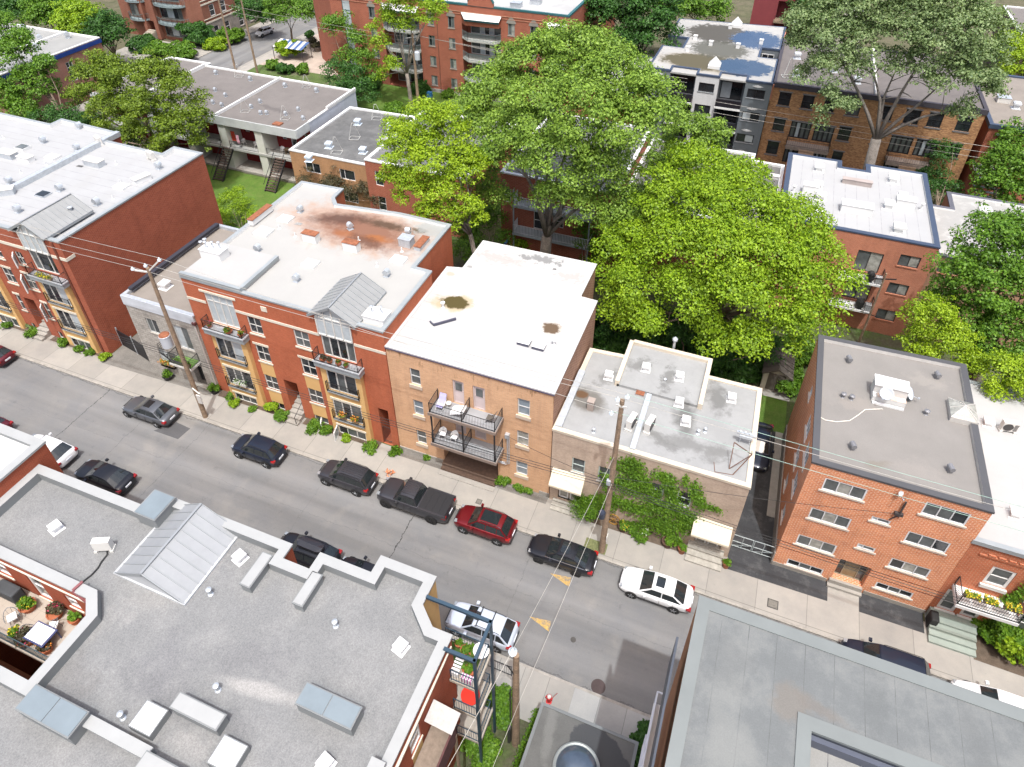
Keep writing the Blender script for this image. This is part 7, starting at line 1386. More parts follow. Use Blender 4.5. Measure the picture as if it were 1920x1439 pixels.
    if extra: extra(t, H, w2, hl, zt)
    t.location = (*loc[:2], -.12); t.rotation_euler = (0, 0, rz); t.scale = (.96, .97, .97)
    return t
blackp = paint('black_car_paint', (.012, .013, .018)); navyp = paint('blue_black_car_paint', (.012, .018, .035)); greyp = paint('grey_car_paint', (.13, .14, .155), .6); dgrey = paint('graphite_car_paint', (.05, .05, .058), .5)
redp_ = paint('deep_red_car_paint', (.16, .008, .012), .5); whitep = paint('white_car_paint', (.66, .66, .66), 0); silverp = paint('silver_car_paint', (.55, .60, .68), .25); maroon = paint('maroon_car_paint', (.10, .01, .018), .4)
sed = dict(side=2, seam=True); G_ = 'cars parked along the north kerb'; GS = 'cars parked along the south kerb'
car('dark grey sedan with sunroof, parked first on the north kerb beside the thin pole', 'car', '', (-41.2, 25.15), 0, L=4.9, W=1.85, H=1.46, g=(-1.0, -.15, 1.15, 1.95), wb=(-1.75, 1.45), pc=greyp, sunroof=(-.05, .55, .38), group=G_, **sed)
suv = dict(side=3)
car('black compact suv parked alone in front of the red and yellow block', 'suv', '', (-30.5, 25.05), 0, L=4.4, W=1.82, H=1.68, hood=.95, belt=1.08, tail=1.12, wb=(-1.33, 1.3), wr=.36, g=(-1.05, -.35, 1.45, 2.02), pc=navyp, rails=2, group=G_, **suv)
def ridges(t, H, w2, hl, zt):
    q = MB()
    for k in range(-3, 4): q.box(-.1, 1.6, k * .17 - .02, k * .17 + .02, H, H + .035)
    q.build('roof_ribs', dgrey, t)
car('dark grey suv with ribbed roof, parked just left of the pickup truck', 'suv', '', (-22.85, 25.35), 0, L=4.6, W=1.8, H=1.70, hood=.98, belt=1.1, tail=1.14, wb=(-1.42, 1.25), wr=.36, g=(-1.1, -.35, 1.65, 2.15), pc=dgrey, rails=2, extra=ridges, group=G_, boxy=.5, **suv)
def bed(t, H, w2, hl, zt):
    q = MB(); q.box(.72, 2.82, -w2 * .84, w2 * .84, 1.2, 1.27)
    for k in range(1, 4): q.box(.72 + k * .52 - .015, .72 + k * .52 + .015, -w2 * .84, w2 * .84, 1.27, 1.285)
    q.build('bed_cover', mk('vinyl_bed_cover', (.018, .018, .02), .5, var=0), t)
    q = MB(); q.box(.66, 2.9, -w2 * .97, -w2 * .84, 1.05, 1.29); q.build('bed_rail', dgrey, t)
    q = MB(); q.box(.66, 2.9, w2 * .84, w2 * .97, 1.05, 1.29); q.build('bed_rail', dgrey, t)
    q = MB()
    for k in range(-3, 4): q.box(-.75, .35, k * .17 - .02, k * .17 + .02, H, H + .03)
    q.build('roof_ribs', dgrey, t)
car('dark grey pickup truck with black covered bed, between grey and red suvs', 'pickup truck', '', (-17.25, 25.4), 0, L=5.85, W=2.02, H=1.93, hood=1.12, belt=1.22, tail=1.24, wb=(-2.0, 1.75), wr=.41, g=(-1.35, -.75, .35, .62), pc=dgrey, pickup=True, extra=bed, rimm=rimd, name='pickup_truck', side=2, group=G_, boxy=1.0)
car('deep red suv with black glass roof, parked behind the pickup truck', 'suv', '', (-11.9, 25.45), 0, L=4.45, W=1.84, H=1.66, hood=.95, belt=1.06, tail=1.1, wb=(-1.35, 1.28), wr=.36, g=(-1.05, -.3, 1.45, 2.02), pc=redp_, rails=1, sunroof=(-.15, 1.15, .44), group=G_, **suv)
car('glossy black sedan with chrome window trim, parked in front of the creeper wall', 'car', '', (-6.25, 25.25), 0, L=4.75, W=1.83, H=1.44, g=(-1.0, -.2, .95, 1.9), wb=(-1.42, 1.25), pc=blackp, rimm=rimd, sunroof=(-.05, .55, .42), group=G_, extra=lambda t, H, w2, hl, zt: [MB().bar((-1.0, -w2 * .90, .97), (1.75, -w2 * .90, .99), .02).build('chrome_strip', chrome, t)], **sed)
car('white sedan with dark sunroof, parked last before the tall grey roof', 'car', '', (.05, 25.15), 0, L=4.8, W=1.84, H=1.47, g=(-1.05, -.2, 1.1, 1.95), wb=(-1.45, 1.35), pc=whitep, sunroof=(-.05, .5, .36), group=G_, **sed)
def racks(t, H, w2, hl, zt):
    for x in (-.1, .75):
        q = MB(); q.bar((x, -w2 * .72, H + .1), (x, w2 * .72, H + .1), .06, .04); q.build('cross_bar', trim, t)
    for y in (.1, -.25):
        q = MB(); q.box(-.35, -.05, y - .06, y + .06, H + .12, H + .3); q.build('kayak_cradle', trim, t)
car('silver suv with roof cross bars, parked on the south kerb beside the blue balcony frame', 'suv', '', (-9.35, 18.95), 0, L=4.6, W=1.84, H=1.62, hood=.93, belt=1.04, tail=1.1, wb=(-1.38, 1.32), wr=.35, g=(-1.1, -.35, 1.45, 2.1), pc=silverp, rails=2, extra=racks, group=GS, **suv)
car('black sedan on the south kerb, seen whole above the left roof parapet', 'car', '', (-39.5, 18.95), 0, L=4.85, W=1.84, H=1.45, g=(-1.1, -.2, 1.1, 2.0), wb=(-1.45, 1.4), pc=blackp, group=GS, **sed)
car('white suv with its front hidden by the brick corner at the left', 'suv', '', (-45.4, 19.15), 0, L=4.7, W=1.86, H=1.66, hood=.95, belt=1.06, tail=1.08, wr=.36, g=(-1.1, -.35, 1.3, 2.15), pc=whitep, group=GS, boxy=.3, **suv)
car('dark car at the left picture edge of which only the tail lamp shows', 'car', '', (-52.4, 19.3), 0, pc=maroon, group=GS, **sed)
car('maroon hatchback at the left picture edge on the north kerb', 'car', '', (-59.3, 25.2), 0, L=4.5, H=1.5, tail=1.02, g=(-1.0, -.3, 1.3, 2.0), pc=maroon, group=G_, **sed)
car('black suv with roof box, half hidden in the gravel roof notch', 'suv', '', (-22.05, 19.15), 0, L=4.7, W=1.85, H=1.68, hood=.95, belt=1.06, tail=1.1, wr=.36, g=(-1.1, -.35, 1.55, 2.15), pc=blackp, rails=2, box=True, group=GS, **suv)
car('black hatchback mostly hidden behind the gravel roof parapet', 'car', '', (-17.6, 19.1), 0, L=4.4, H=1.48, g=(-.95, -.2, 1.2, 1.95), pc=blackp, group=GS, **sed)
car('black minivan along the north kerb behind the tall grey roof', 'minivan', '', (13.4, 25.25), 0, L=5.0, W=1.95, H=1.75, hood=.98, belt=1.1, tail=1.15, wb=(-1.6, 1.5), wr=.36, g=(-1.35, -.5, 1.9, 2.35), pc=navyp, rails=2, group=G_, boxy=.6, **suv)
car('white car at the right picture edge behind the tall grey roof', 'car', '', (19.2, 25.2), 0, L=4.8, H=1.5, g=(-1.0, -.2, 1.2, 2.0), pc=whitep, group=G_, **sed)
car('dark blue car parked in the narrow driveway left of the orange brick block', 'car', '', (5.05, 39.3), R(90), L=4.8, W=1.84, H=1.48, g=(-1.05, -.2, 1.1, 1.95), pc=navyp, **sed)
car('white hatchback driving on the cross street at the top', 'car', '', (-92.7, 107.5), R(82), L=4.0, W=1.7, H=1.5, hood=.85, belt=.98, tail=1.05, wb=(-1.25, 1.2), g=(-1.1, -.35, 1.2, 1.8), pc=whitep, **sed)
car('dark car parked high on the cross street at the top edge', 'car', '', (-102.0 + 5, 127.5), R(90), pc=navyp, **sed)
car('dark car standing by the bicycle near the curved-balcony block', 'car', '', (-107.0, 84.6), 0, pc=blackp, **sed)
# ------------------------------------------------------------------ poles
def pole(label, base, h, r=.17, name='utility_pole'):
    t = thing(name, label, 'utility pole', base); b = Vector(base)
    m = MB(); n = 7; m.tube([b + Vector((0, 0, -.2 + (h + .2) * k / n)) for k in range(n + 1)], [r * (1.15 - .45 * k / n) for k in range(n + 1)], 10); m.build('pole_shaft', polewood, t); return t
def insul(t, p, r=.13):
    def f(): return [('insulator', MB().lathe((0, 0, 0), [(.04, 0), (.13, .05), (.09, .09), (.14, .14), (.1, .18), (.06, .25), (.03, .3)], 12), porcelain, False)]
    return put('insul', f, t, p)
P1 = pole('grey leaning-look wooden pole with v-shaped crossarm in front of the stone house', (-36.93, 26.5, 0), 15.0)
m = MB(); m.bar((-36.93, 26.5, 14.6), (-38.3, 26.5, 14.4), .1); m.bar((-36.93, 26.5, 14.7), (-35.6, 26.5, 15.9), .1); m.build('crossarm', offwhite, P1)
I1 = [Vector((-38.45, 26.5, 14.35)), Vector((-37.05, 26.5, 15.0)), Vector((-35.5, 26.5, 15.9))]
for p in I1: insul(P1, p)
m = MB(); c_ = (-37.75, 26.35, 7.6); m.lathe(c_, [(.36, 0), (.4, .05), (.4, 1.0), (.42, 1.02), (.42, 1.1), (.3, 1.2), (.1, 1.25)], 18); m.build('transformer', [mk('transformer_grey', (.50, .53, .57), .45, .1, var=.06)], P1)
m = MB(); m.lathe((c_[0], c_[1], 8.72), [(.40, 0), (.3, .10), (.12, .14)], 18); m.build('transformer_lid', rust, P1)
m = MB()
for k in range(5):
    x = -38.1 + .1 * k; m.tube([(x, 26.3, 8.1), (x - .6, 26.2, 7.6 - .1 * k), (x - .7, 26.2, 6.7), (x - .2, 26.3, 6.2 - .1 * k), (-37.0, 26.4, 6.0)], .025, 5)
m.build('black_leads', wireb, P1)
m = MB(); m.bar((-36.9, 26.3, 3.5), (-36.2, 26.2, 3.2), .08); m.box(-36.7, -36.3, 26.2, 26.3, 2.0, 2.9); m.build('notice_board', offwhite, P1)
P2 = pole('brown wooden pole rising in front of the creeper wall and black sedan', (-3.9, 26.68, 0), 14.7, .19)
m = MB(); m.bar((-3.9, 26.68, 13.9), (-4.3, 26.68, 13.5), .07); m.box(-4.2, -3.6, 26.55, 26.6, 14.2, 14.35); m.build('bracket', offwhite, P2)
I2 = [Vector((-4.15, 26.6, 14.6)), Vector((-3.65, 26.6, 15.0)), Vector((-4.4, 26.6, 13.4))]
for p in I2: insul(P2, p)
m = MB(); m.box(-4.15, -3.9, 26.4, 26.6, 7.4, 7.8); m.build('junction_box', galv, P2)
m = MB(); m.lathe((-4.15, 26.4, 4.0), [(.05, 0), (.2, .1), (.22, .6), (.15, .7)], 12); m.build('street_lamp_head', mk('dark_lamp', (.05, .06, .09), .4, .4), P2)
m = MB(); m.box(-3.68, -3.64, 26.4, 26.75, 1.6, 2.1); m.build('white_notice', offwhite, P2)
P3 = pole('mossy wooden pole with a round white insulator at the bottom centre', (-5.24, 14.0, 0), 10.1, .2)
I3 = [Vector((-5.42, 14.02, 10.1))]; insul(P3, I3[0]).scale = (1.5, 1.5, 1.2)
m = MB(); m.bar((-5.5, 13.9, 6.5), (-5.5, 13.9, 3.0), .05); m.bar((-5.6, 13.8, 9.2), (-5.24, 13.9, 8.2), .04); m.box(-5.55, -5.4, 13.6, 13.8, .8, 2.6); m.build('cable_guard', wireb, P3)
PA = pole('thin pole on the cross street sidewalk, left one of two at the top left', (-85.5, 90.25, 0), 11.6); PB = pole('pole with small tree beside it, right one of two at the top left', (-81.0, 90.3, 0), 11.8)
PC = pole('pole with a grey transformer in front of the red brick residence', (-48.96, 87.0, 0), 11.4, .22)
m = MB(); m.bar((-50.1, 87, 10.6), (-48.2, 87, 11.0), .09); m.build('crossarm', offwhite, PC)
m = MB(); m.lathe((-48.4, 86.9, 7.7), [(.36, 0), (.4, .05), (.4, 1.1), (.3, 1.25)], 14); m.build('transformer', MATS['transformer_grey'], PC)
PD = pole('dark slim pole with crossarms between the maple and the salmon brick block', (*P(1609, 645)[:2], 0), 8.0, .1)
q = P(1609, 645); m = MB(); m.bar((q.x - .9, q.y, 7.2), (q.x + .9, q.y, 7.6), .08); m.build('crossarm', black, PD); m = MB(); m.bar((q.x - .8, q.y, 3.6), (q.x + .6, q.y, 3.4), .06); m.build('lower_crossarm', black, PD)
PE = pole('weathered pole between the trees at the far left edge', (*P(57, 220)[:2], 0), 7.5, .15)
GW_ = 'overhead wires crossing the scene'
def W_ire(lb, *pts, r=.014, m=None, sag=.25): return wire(list(pts), r, m, lb, sag, group=GW_)
for k, (a, b) in enumerate(zip(I1, I2)):
    W_ire('thin pale wire from the v-armed pole to the %s insulator of the brown pole' % ('left', 'top', 'lower')[k], a + Vector((0, 0, .28)), b + Vector((0, 0, .28)))
    W_ire('thin pale wire from the v-armed pole towards the left picture edge, %s of three' % ('lowest', 'middle', 'highest')[k], a + Vector((0, 0, .28)), Vector((a.x - 38, a.y - .5, a.z + .3)))
    W_ire('thin pale wire from the brown pole past the orange brick block, %s of three' % ('middle', 'highest', 'lowest')[k], b + Vector((0, 0, .28)), Vector((b.x + 40, b.y, b.z + .2)), m=mk('green_wire', (.28, .40, .34), .5, var=0) if k else None)
for k, z in enumerate((7.3, 7.05, 6.8)):
    W_ire('black bundled cable along the facades, %s of three' % ('top', 'middle', 'bottom')[k], Vector((-75, 26.3, z)), Vector((-36.9, 26.4, z - .3)), Vector((-4.05, 26.5, z + .3)), Vector((30, 26.5, z)), r=.018, m=wireb, sag=.35)
W_ire('white wire over the road, left one of the pair running to the bottom pole', Vector((-3.9, 26.68, 10.0)), I3[0] + Vector((0, 0, .3)), r=.012)
W_ire('white wire over the road, right one of the pair', Vector((-3.8, 26.68, 7.6)), Vector((-4.95, 14.0, 6.0)), Vector((-5.6, 4, 6)), r=.012)
W_ire('white wire from the bottom pole to the bottom picture edge', I3[0] + Vector((0, 0, .3)), Vector((-7.4, 3, 9.6)), r=.012)
W_ire('service wire from the brown pole to the conduit of the buff block', Vector((-4.0, 26.68, 7.5)), Vector((-11.7, 29.3, 5.4)), r=.014, m=wireb)
W_ire('service wire from the brown pole to the bracket of the orange brick block', Vector((-3.8, 26.68, 8.0)), Vector((12, 29.8, 8.4)), r=.014, m=wireb)
for k in range(3): W_ire('wire in front of the speckled brick row, %s of three' % ('top', 'middle', 'bottom')[k], Vector((-6, 83, 9.4 - .7 * k)), Vector((45, 83, 8.6 - .7 * k)), r=.016)
for k in range(3): W_ire('wire in front of the red brick residence, %s of three' % ('top', 'middle', 'bottom')[k], Vector((-49.9 + .8 * k, 87, 11.2)), Vector((-10, 86, 10.6 - .5 * k)), r=.016)
for k in range(2): W_ire('wire between the two poles of the cross street and the far trees, %s one' % ('upper', 'lower')[k], Vector((-85.5, 90.2, 11 - k)), Vector((-49.9, 87, 10.8 - k * .6)), r=.016)
# ------------------------------------------------------------------ street and yard furniture, balcony and terrace things
patchm = stains('dark_asphalt_patch', (.085, .085, .088), [], rough=.9, var=.12, fine=.15, fscale=30)
g = MB(); q = [P(287, 806), P(333, 822), P(356, 802), P(330, 790)]; g.face([(a.x, a.y, -.119) for a in q]); structure('road_patch', g, patchm)
# gates
def pipe_gate(lb, x0, x1, y, h, leafs=2):
    t = thing('driveway_gate', lb, 'gate', ((x0 + x1) / 2, y, 0))
    w = (x1 - x0) / leafs
    for k in range(leafs):
        a, b = x0 + k * w + .04, x0 + (k + 1) * w - .04; m = MB()
        for z in (.15, h * .5, h): m.tube([(a, y, z), (b, y, z)], .028, 6)
        for x in (a, b, (a + b) / 2): m.tube([(x, y, .1), (x, y, h)], .025, 6)
        m.tube([(a, y, .15), (b, y, h * .5)], .015, 5); m.build('gate_leaf', mk('galv_pipe', (.50, .56, .56), .45, .4, var=.1), t)
    return t
pipe_gate('galvanised double pipe gate across the dark driveway', 4.1, 6.8, 30.2, 1.35)
t = thing('black_gate', 'black panelled double gate between the brown-red block and the stone house', 'gate', (-47.6, 30.2, 0))
for a, b in (((-49.8, 30.6), (-47.6, 30.2)), ((-47.6, 30.2), (-45.4, 29.7))):
    m = MB(); m.bar((*a, 1.0), (*b, 1.0), .06, 1.8); m.build('gate_leaf', mk('black_panel', (.015, .015, .018), .5, var=0), t)
m = MB()
for x, y in ((-49.75, 30.6), (-47.6, 30.2), (-45.45, 29.7)): m.bar((x, y, 0), (x, y, 2.15), .09)
m.build('gate_posts', galv, t)
# shed
t = thing('garden_shed', 'cream plastic garden shed with brown doors and brown gabled roof under the maple', 'shed', (5.6, 47.6, 0))
m = MB(); x0, x1, y0, y1 = 4.55, 6.7, 46.1, 49.0; zc = 1.9; m.box(x0, x1, y0, y1, 0, zc); xc = (x0 + x1) / 2; m.face([(x0, y0, zc), (x1, y0, zc), (xc, y0, 2.5)]); m.face([(x1, y1, zc), (x0, y1, zc), (xc, y1, 2.5)]); m.build('walls', mk('shed_cream', (.50, .46, .38), .7, var=.05), t)
m = MB(); brn = mk('shed_brown', (.10, .085, .07), .75, var=.1)
for s, xe in ((-1, x0 - .15), (1, x1 + .15)):
    a = [(xe, y0 - .15, zc - .08), (xc, y0 - .15, 2.56), (xc, y1 + .1, 2.56), (xe, y1 + .1, zc - .08)]; m.face(a if s > 0 else a[::-1]); m.face([(p_[0], p_[1], p_[2] - .05) for p_ in (a[::-1] if s > 0 else a)]); m.bar((xe, y0 - .15, zc - .1), (xc, y0 - .15, 2.54), .04, .12)
    for k in range(1, 5): y = y0 + (y1 - y0) * k / 5; m.bar((xe, y, zc - .06), (xc, y, 2.58), .03)
m.build('roof', brn, t)
for a, b in ((xc - .68, xc - .01), (xc + .01, xc + .68)):
    m = MB(); m.box(a, b, y0 - .04, y0, .1, 1.95)
    for k in range(4): m.box(a + .1, b - .1, y0 - .06, y0 - .04, 1.5 + .1 * k, 1.54 + .1 * k)
    m.build('door', brn, t)
# hydrant
q = P(1029, 1316); t = thing('fire_hydrant', 'red fire hydrant with pale cap at the corner of the charcoal roof', 'fire hydrant', (q.x, 16.6, 0))
m = MB(); m.lathe((q.x, 16.6, 0), [(.17, 0), (.17, .06), (.11, .08), (.11, .55), (.15, .56), (.15, .62), (.1, .65)], 12); m.box(q.x - .2, q.x + .2, 16.55, 16.65, .38, .5); m.build('body', mk('hydrant_red', (.45, .02, .02), .5, var=.1), t)
m = MB(); m.lathe((q.x, 16.6, .65), [(.12, 0), (.09, .07), (.03, .12)], 12); m.build('cap', offwhite, t); m = MB(); m.bar((q.x + .15, 16.6, .5), (q.x + .45, 16.6, 1.5), .02); m.build('marker_rod', redp, t)
# orange crumpled heap
rn = random.Random(5); q = P(728, 889)
m = MB()
for k in range(14):
    a = (q.x + rn.uniform(-.3, .3), q.y + rn.uniform(-.2, .2), rn.uniform(.05, .25)); m.face([(a[0] + rn.uniform(-.2, .2), a[1] + rn.uniform(-.2, .2), max(.01, a[2] + rn.uniform(-.15, .15))) for _ in range(4)])
m.build('crumpled_bag', mk('orange_bag', (.50, .20, .10), .6, var=.2), None, label='crumpled orange bags lying on the sidewalk behind the dark pickup truck', cat='bag', kind=None)
# tubs and planters
def planter(x, y, z, w, h, lb, lc='green', grp=None, pm_=None, nm='planter', leaf=.06, n=5, seed=1, fl=None, spread=1.0):
    t = thing(nm, lb, 'planter' if nm == 'planter' else 'potted plant', (x, y, z), grp)
    m = MB(); m.lathe((x, y, z), [(w * .38, 0), (w * .5, h * .9), (w * .54, h * .9), (w * .54, h), (w * .46, h), (w * .42, h * .85)], 12); m.build('pot', pm_ or terracotta, t)
    r_ = np.random.default_rng(seed); bl = [(x + r_.uniform(-.5, .5) * w * .6 * spread, y + r_.uniform(-.5, .5) * w * .6 * spread, z + h + r_.uniform(.05, .3) * w, w * .28 * spread) for _ in range(n)]
    pt_, nn_ = crown_points(r_, bl, 420, w * .2, .8); me = quads_mesh('foliage', leaf_quads(r_, pt_, nn_, leaf) - np.array([x, y, z]), LM[lc]); o = bpy.data.objects.new('foliage', me); COL.objects.link(o); o.parent = t
    if fl:
        pt2 = pt_[r_.choice(len(pt_), min(40, len(pt_)), False)] + np.array([0, 0, .04]); me = quads_mesh('flowers', leaf_quads(r_, pt2, np.tile([0, 0, 1.0], (len(pt2), 1)), leaf * .9) - np.array([x, y, z]), fl); o = bpy.data.objects.new('flowers', me); COL.objects.link(o); o.parent = t
    return t
fly = mk('yellow_flowers', (.65, .48, .03), .7, var=0); flr = mk('magenta_flowers', (.45, .03, .10), .7, var=0); flw = mk('white_flowers', (.7, .7, .66), .7, var=0); flo = mk('orange_flowers', (.6, .2, .03), .7, var=0)
blk_pot = mk('black_tub', (.02, .02, .02), .6, var=0); bar_m = mk('old_barrel', (.09, .05, .035), .85, var=.3, scale=5)
for k, (px, py, lb) in enumerate(((315, 712, 'black tub with green plant at the left side of the stone house'), (403, 737, 'black tub with green plant between stone house and red block'))):
    q = P(px, py); planter(q.x, q.y + .1, 0, .8, .4, lb, 'vine', 'black tubs by the stone house', blk_pot, seed=200 + k)
for k, (x, y, w, lb, pm_, fl) in enumerate(((-3.0, 28.8, .7, 'old dark cask planter under the left creeper', bar_m, fly), (-1.55, 28.75, .75, 'old cask planter with pale flowers, middle of the creeper wall', bar_m, flw), (.1, 28.7, .75, 'old cask planter under the right creeper near the awning', bar_m, None), (1.1, 28.55, .55, 'rusty brown pot at the left side of the right awning steps', rust, None), (4.0, 28.55, .5, 'rusty square-looking pot at the driveway corner', rust, None))):
    planter(x, y, 0, w, .5, lb, 'vine', None, pm_, seed=210 + k, fl=fl, n=4)
q = P(1150, 979); t = thing('wagon_wheel', 'rusty yellow wagon wheel leaning in the garden bed behind the brown pole', 'wheel', (q.x, 29.0, .45))
m = MB(); n_ = 18
for k in range(n_):
    a, b = 2 * math.pi * k / n_, 2 * math.pi * (k + 1) / n_; m.bar((q.x + .42 * math.cos(a), 29 + .08 * math.sin(a), .45 + .42 * math.sin(a)), (q.x + .42 * math.cos(b), 29 + .08 * math.sin(b), .45 + .42 * math.sin(b)), .06)
for k in range(8): a = 2 * math.pi * k / 8; m.bar((q.x, 29, .45), (q.x + .42 * math.cos(a), 29 + .08 * math.sin(a), .45 + .42 * math.sin(a)), .03)
m.build('wheel_frame', mk('rusty_yellow', (.30, .16, .03), .8, var=.3, scale=6), t)
# flowers on the block's balconies
for k, (x, y, z, w, lb, fl) in enumerate(((-36.1, 29.0, 7.85, .35, 'small red flower pot at the left end of the upper left balcony', flr), (-34.3, 29.0, 7.85, .6, 'dark bowl with plant in the middle of the upper left balcony', flo), (-33.2, 29.0, 7.85, .4, 'yellow flower pot at the right end of the upper left balcony', fly),
        (-25.9, 29.0, 7.9, .5, 'dark leafy pot at the left end of the upper right balcony', None), (-25.3, 28.95, 7.9, .4, 'second dark pot beside the left one on the upper right balcony', None), (-24.6, 29.0, 7.9, .4, 'orange flower pot in the middle of the upper right balcony', flo), (-24.0, 29.0, 7.9, .35, 'small orange flower pot right of the middle on the upper right balcony', flo))):
    planter(x, y, z, w, .25, lb, 'green' if fl else 'purple', 'flower pots on the red block balconies', seed=220 + k, fl=fl, n=3, nm='flower_pot')
for k, (x0, x1, y, z, lb, fl) in enumerate(((-35.4, -34.2, 28.93, 2.1, 'white flower box on the lower left juliet rail of the red block', flw), (-25.5, -24.9, 28.95, 2.2, 'tan flower box, left one on the lower right juliet rail', flo), (-24.4, -23.8, 28.95, 2.2, 'tan flower box, right one on the lower right juliet rail', flo),
        (-53.6, -52.0, 28.75, 8.1, 'long overflowing flower box on the upper balcony of the brown-red block', fly), (-43.4, -41.9, 29.1, 1.4, 'wooden window box with flowers low on the stone house', flo), (-40.9, -39.2, 28.5, 2.98, 'planter box with green plants on the stone house balcony', None),
        (16.5, 17.3, 28.75, 4.45, 'dark planter box at the left end of the row house balcony rail', fly), (17.5, 18.2, 28.75, 4.45, 'dark planter box in the middle of the row house balcony rail', fly), (18.5, 19.3, 28.75, 4.45, 'dark planter box at the right end of the row house balcony rail', fly))):
    t = thing('flower_box', lb, 'flower box', ((x0 + x1) / 2, y, z)); m = MB(); m.box(x0, x1, y - .11, y + .11, z, z + .2); m.build('box', wood if k != 0 else offwhite, t)
    r_ = np.random.default_rng(240 + k); pt_ = np.stack([r_.uniform(x0, x1, 220), y + r_.normal(size=220) * .12, z + .2 + r_.random(220) * .22], 1)
    o = bpy.data.objects.new('foliage', quads_mesh('foliage', leaf_quads(r_, pt_, np.tile([0, -.3, 1.0], (220, 1)), .055) - np.array(t.location), LM['green'])); COL.objects.link(o); o.parent = t
    if fl: o = bpy.data.objects.new('flowers', quads_mesh('flowers', leaf_quads(r_, pt_[:100] + np.array([0, -.03, .05]), np.tile([0, -.3, 1.0], (100, 1)), .05) - np.array(t.location), fl)); COL.objects.link(o); o.parent = t
# chairs
def plastic_chair(x, y, z, rz, lb, m_=plasticw, grp=None):
    t = thing('garden_chair', lb, 'chair', (x, y, z), grp)
    def f(): 
        s = MB(); s.prism([(-.22, -.22), (.22, -.22), (.2, .2), (-.2, .2)], .40, .43); b = MB()
        n = 8
        for k in range(n):
            a0, a1 = R(200 - 220 * k / n * 1.0), R(200 - 220 * (k + 1) / n); h0, h1 = .85 - .25 * abs(k - n / 2) / (n / 2), .85 - .25 * abs(k + 1 - n / 2) / (n / 2)
            p0, p1 = (.27 * math.cos(a0), .22 * math.sin(a0) + .02), (.27 * math.cos(a1), .22 * math.sin(a1) + .02); b.face([(*p0, .45), (*p1, .45), (p1[0] * 1.1, p1[1] * 1.15, h1), (p0[0] * 1.1, p0[1] * 1.15, h0)])
        return [('seat', s, m_, False), ('backrest', b, m_, True)]
    put(('pch', m_.name), f, t, (x, y, z))
    for k in kids(t):
        if k.name.startswith('seat'):
            for c in list(kids(k)): c.parent = t; c.location = (0, 0, 0)
    for sx in (-1, 1):
        for sy in (-1, 1):
            put(('pcl', m_.name, sx, sy), lambda: [('leg', MB().bar((sx * .19, sy * .19, .4), (sx * .24, sy * .24, 0), .04), m_, False)], t, (x, y, z))
    t.rotation_euler = (0, 0, rz); return t
plastic_chair(-16.45, 28.75, 3.87, R(10), 'white plastic chair, left one on the lower buff block balcony'); plastic_chair(-15.55, 28.75, 3.87, R(-5), 'white plastic chair, right one on the lower buff block balcony')
t = thing('lounge_chair', 'lavender folding lounge chair on the left end of the upper buff balcony', 'lounge chair', (-16.4, 28.8, 7.0)); lav = mk('lavender_fabric', (.38, .37, .60), .8, var=.05)
m = MB(); m.bar((-16.4, 28.4, 7.35), (-16.4, 28.85, 7.3), .5, .04); m.build('seat', lav, t); m = MB(); m.bar((-16.4, 28.85, 7.3), (-16.4, 29.2, 7.95), .5, .04); m.build('backrest', lav, t)
m = MB()
for s in (-.26, .26): m.bar((-16.4 + s, 28.3, 7.0), (-16.4 + s, 29.1, 7.6), .03); m.bar((-16.4 + s, 29.1, 7.0), (-16.4 + s, 28.4, 7.5), .03)
m.build('frame', offwhite, t)
t = thing('folding_stool', 'small white wire stool beside the lavender lounge chair', 'stool', (-15.95, 29.0, 7.0)); m = MB(); m.lathe((-15.95, 29, 7.35), [(.2, 0), (.2, .03)], 14); m.build('seat', offwhite, t); m = MB()
for k in range(4): a = k * 1.57; m.bar((-15.95 + .15 * math.cos(a), 29 + .15 * math.sin(a), 7), (-15.95 + .18 * math.cos(a), 29 + .18 * math.sin(a), 7.35), .025)
m.build('frame', offwhite, t)
m = MB(); m.box(-.55, .55, -.3, .3, 0, .18)
for v in range(len(m.v)): x, y, z = m.v[v]; m.v[v] = (-15.05 + x * .95, 28.55 + y + z * .9, 7.05 + z + (x + .55) * .45)
o = m.build('mattress', mk('white_mattress', (.78, .78, .77), .9, var=.03), None, label='white folded mattress leaning on the upper buff balcony divider', cat='mattress'); bv = o.modifiers.new('b', 'BEVEL'); bv.width = .05; bv.segments = 2
t = thing('folding_chair', 'dark mesh folding chair at the right end of the upper buff balcony', 'chair', (-12.7, 28.8, 7.0)); dm = mk('dark_mesh', (.09, .08, .07), .8, var=.1)
m = MB(); m.bar((-13.0, 28.8, 7.4), (-12.6, 28.8, 7.35), .45, .03); m.build('seat', dm, t); m = MB(); m.bar((-12.6, 28.8, 7.35), (-12.35, 28.8, 7.95), .45, .03); m.build('backrest', dm, t); m = MB(); m.bar((-13.1, 28.6, 7), (-12.5, 28.6, 7.6), .03); m.bar((-13.1, 29.0, 7), (-12.5, 29.0, 7.6), .03); m.build('frame', black, t)
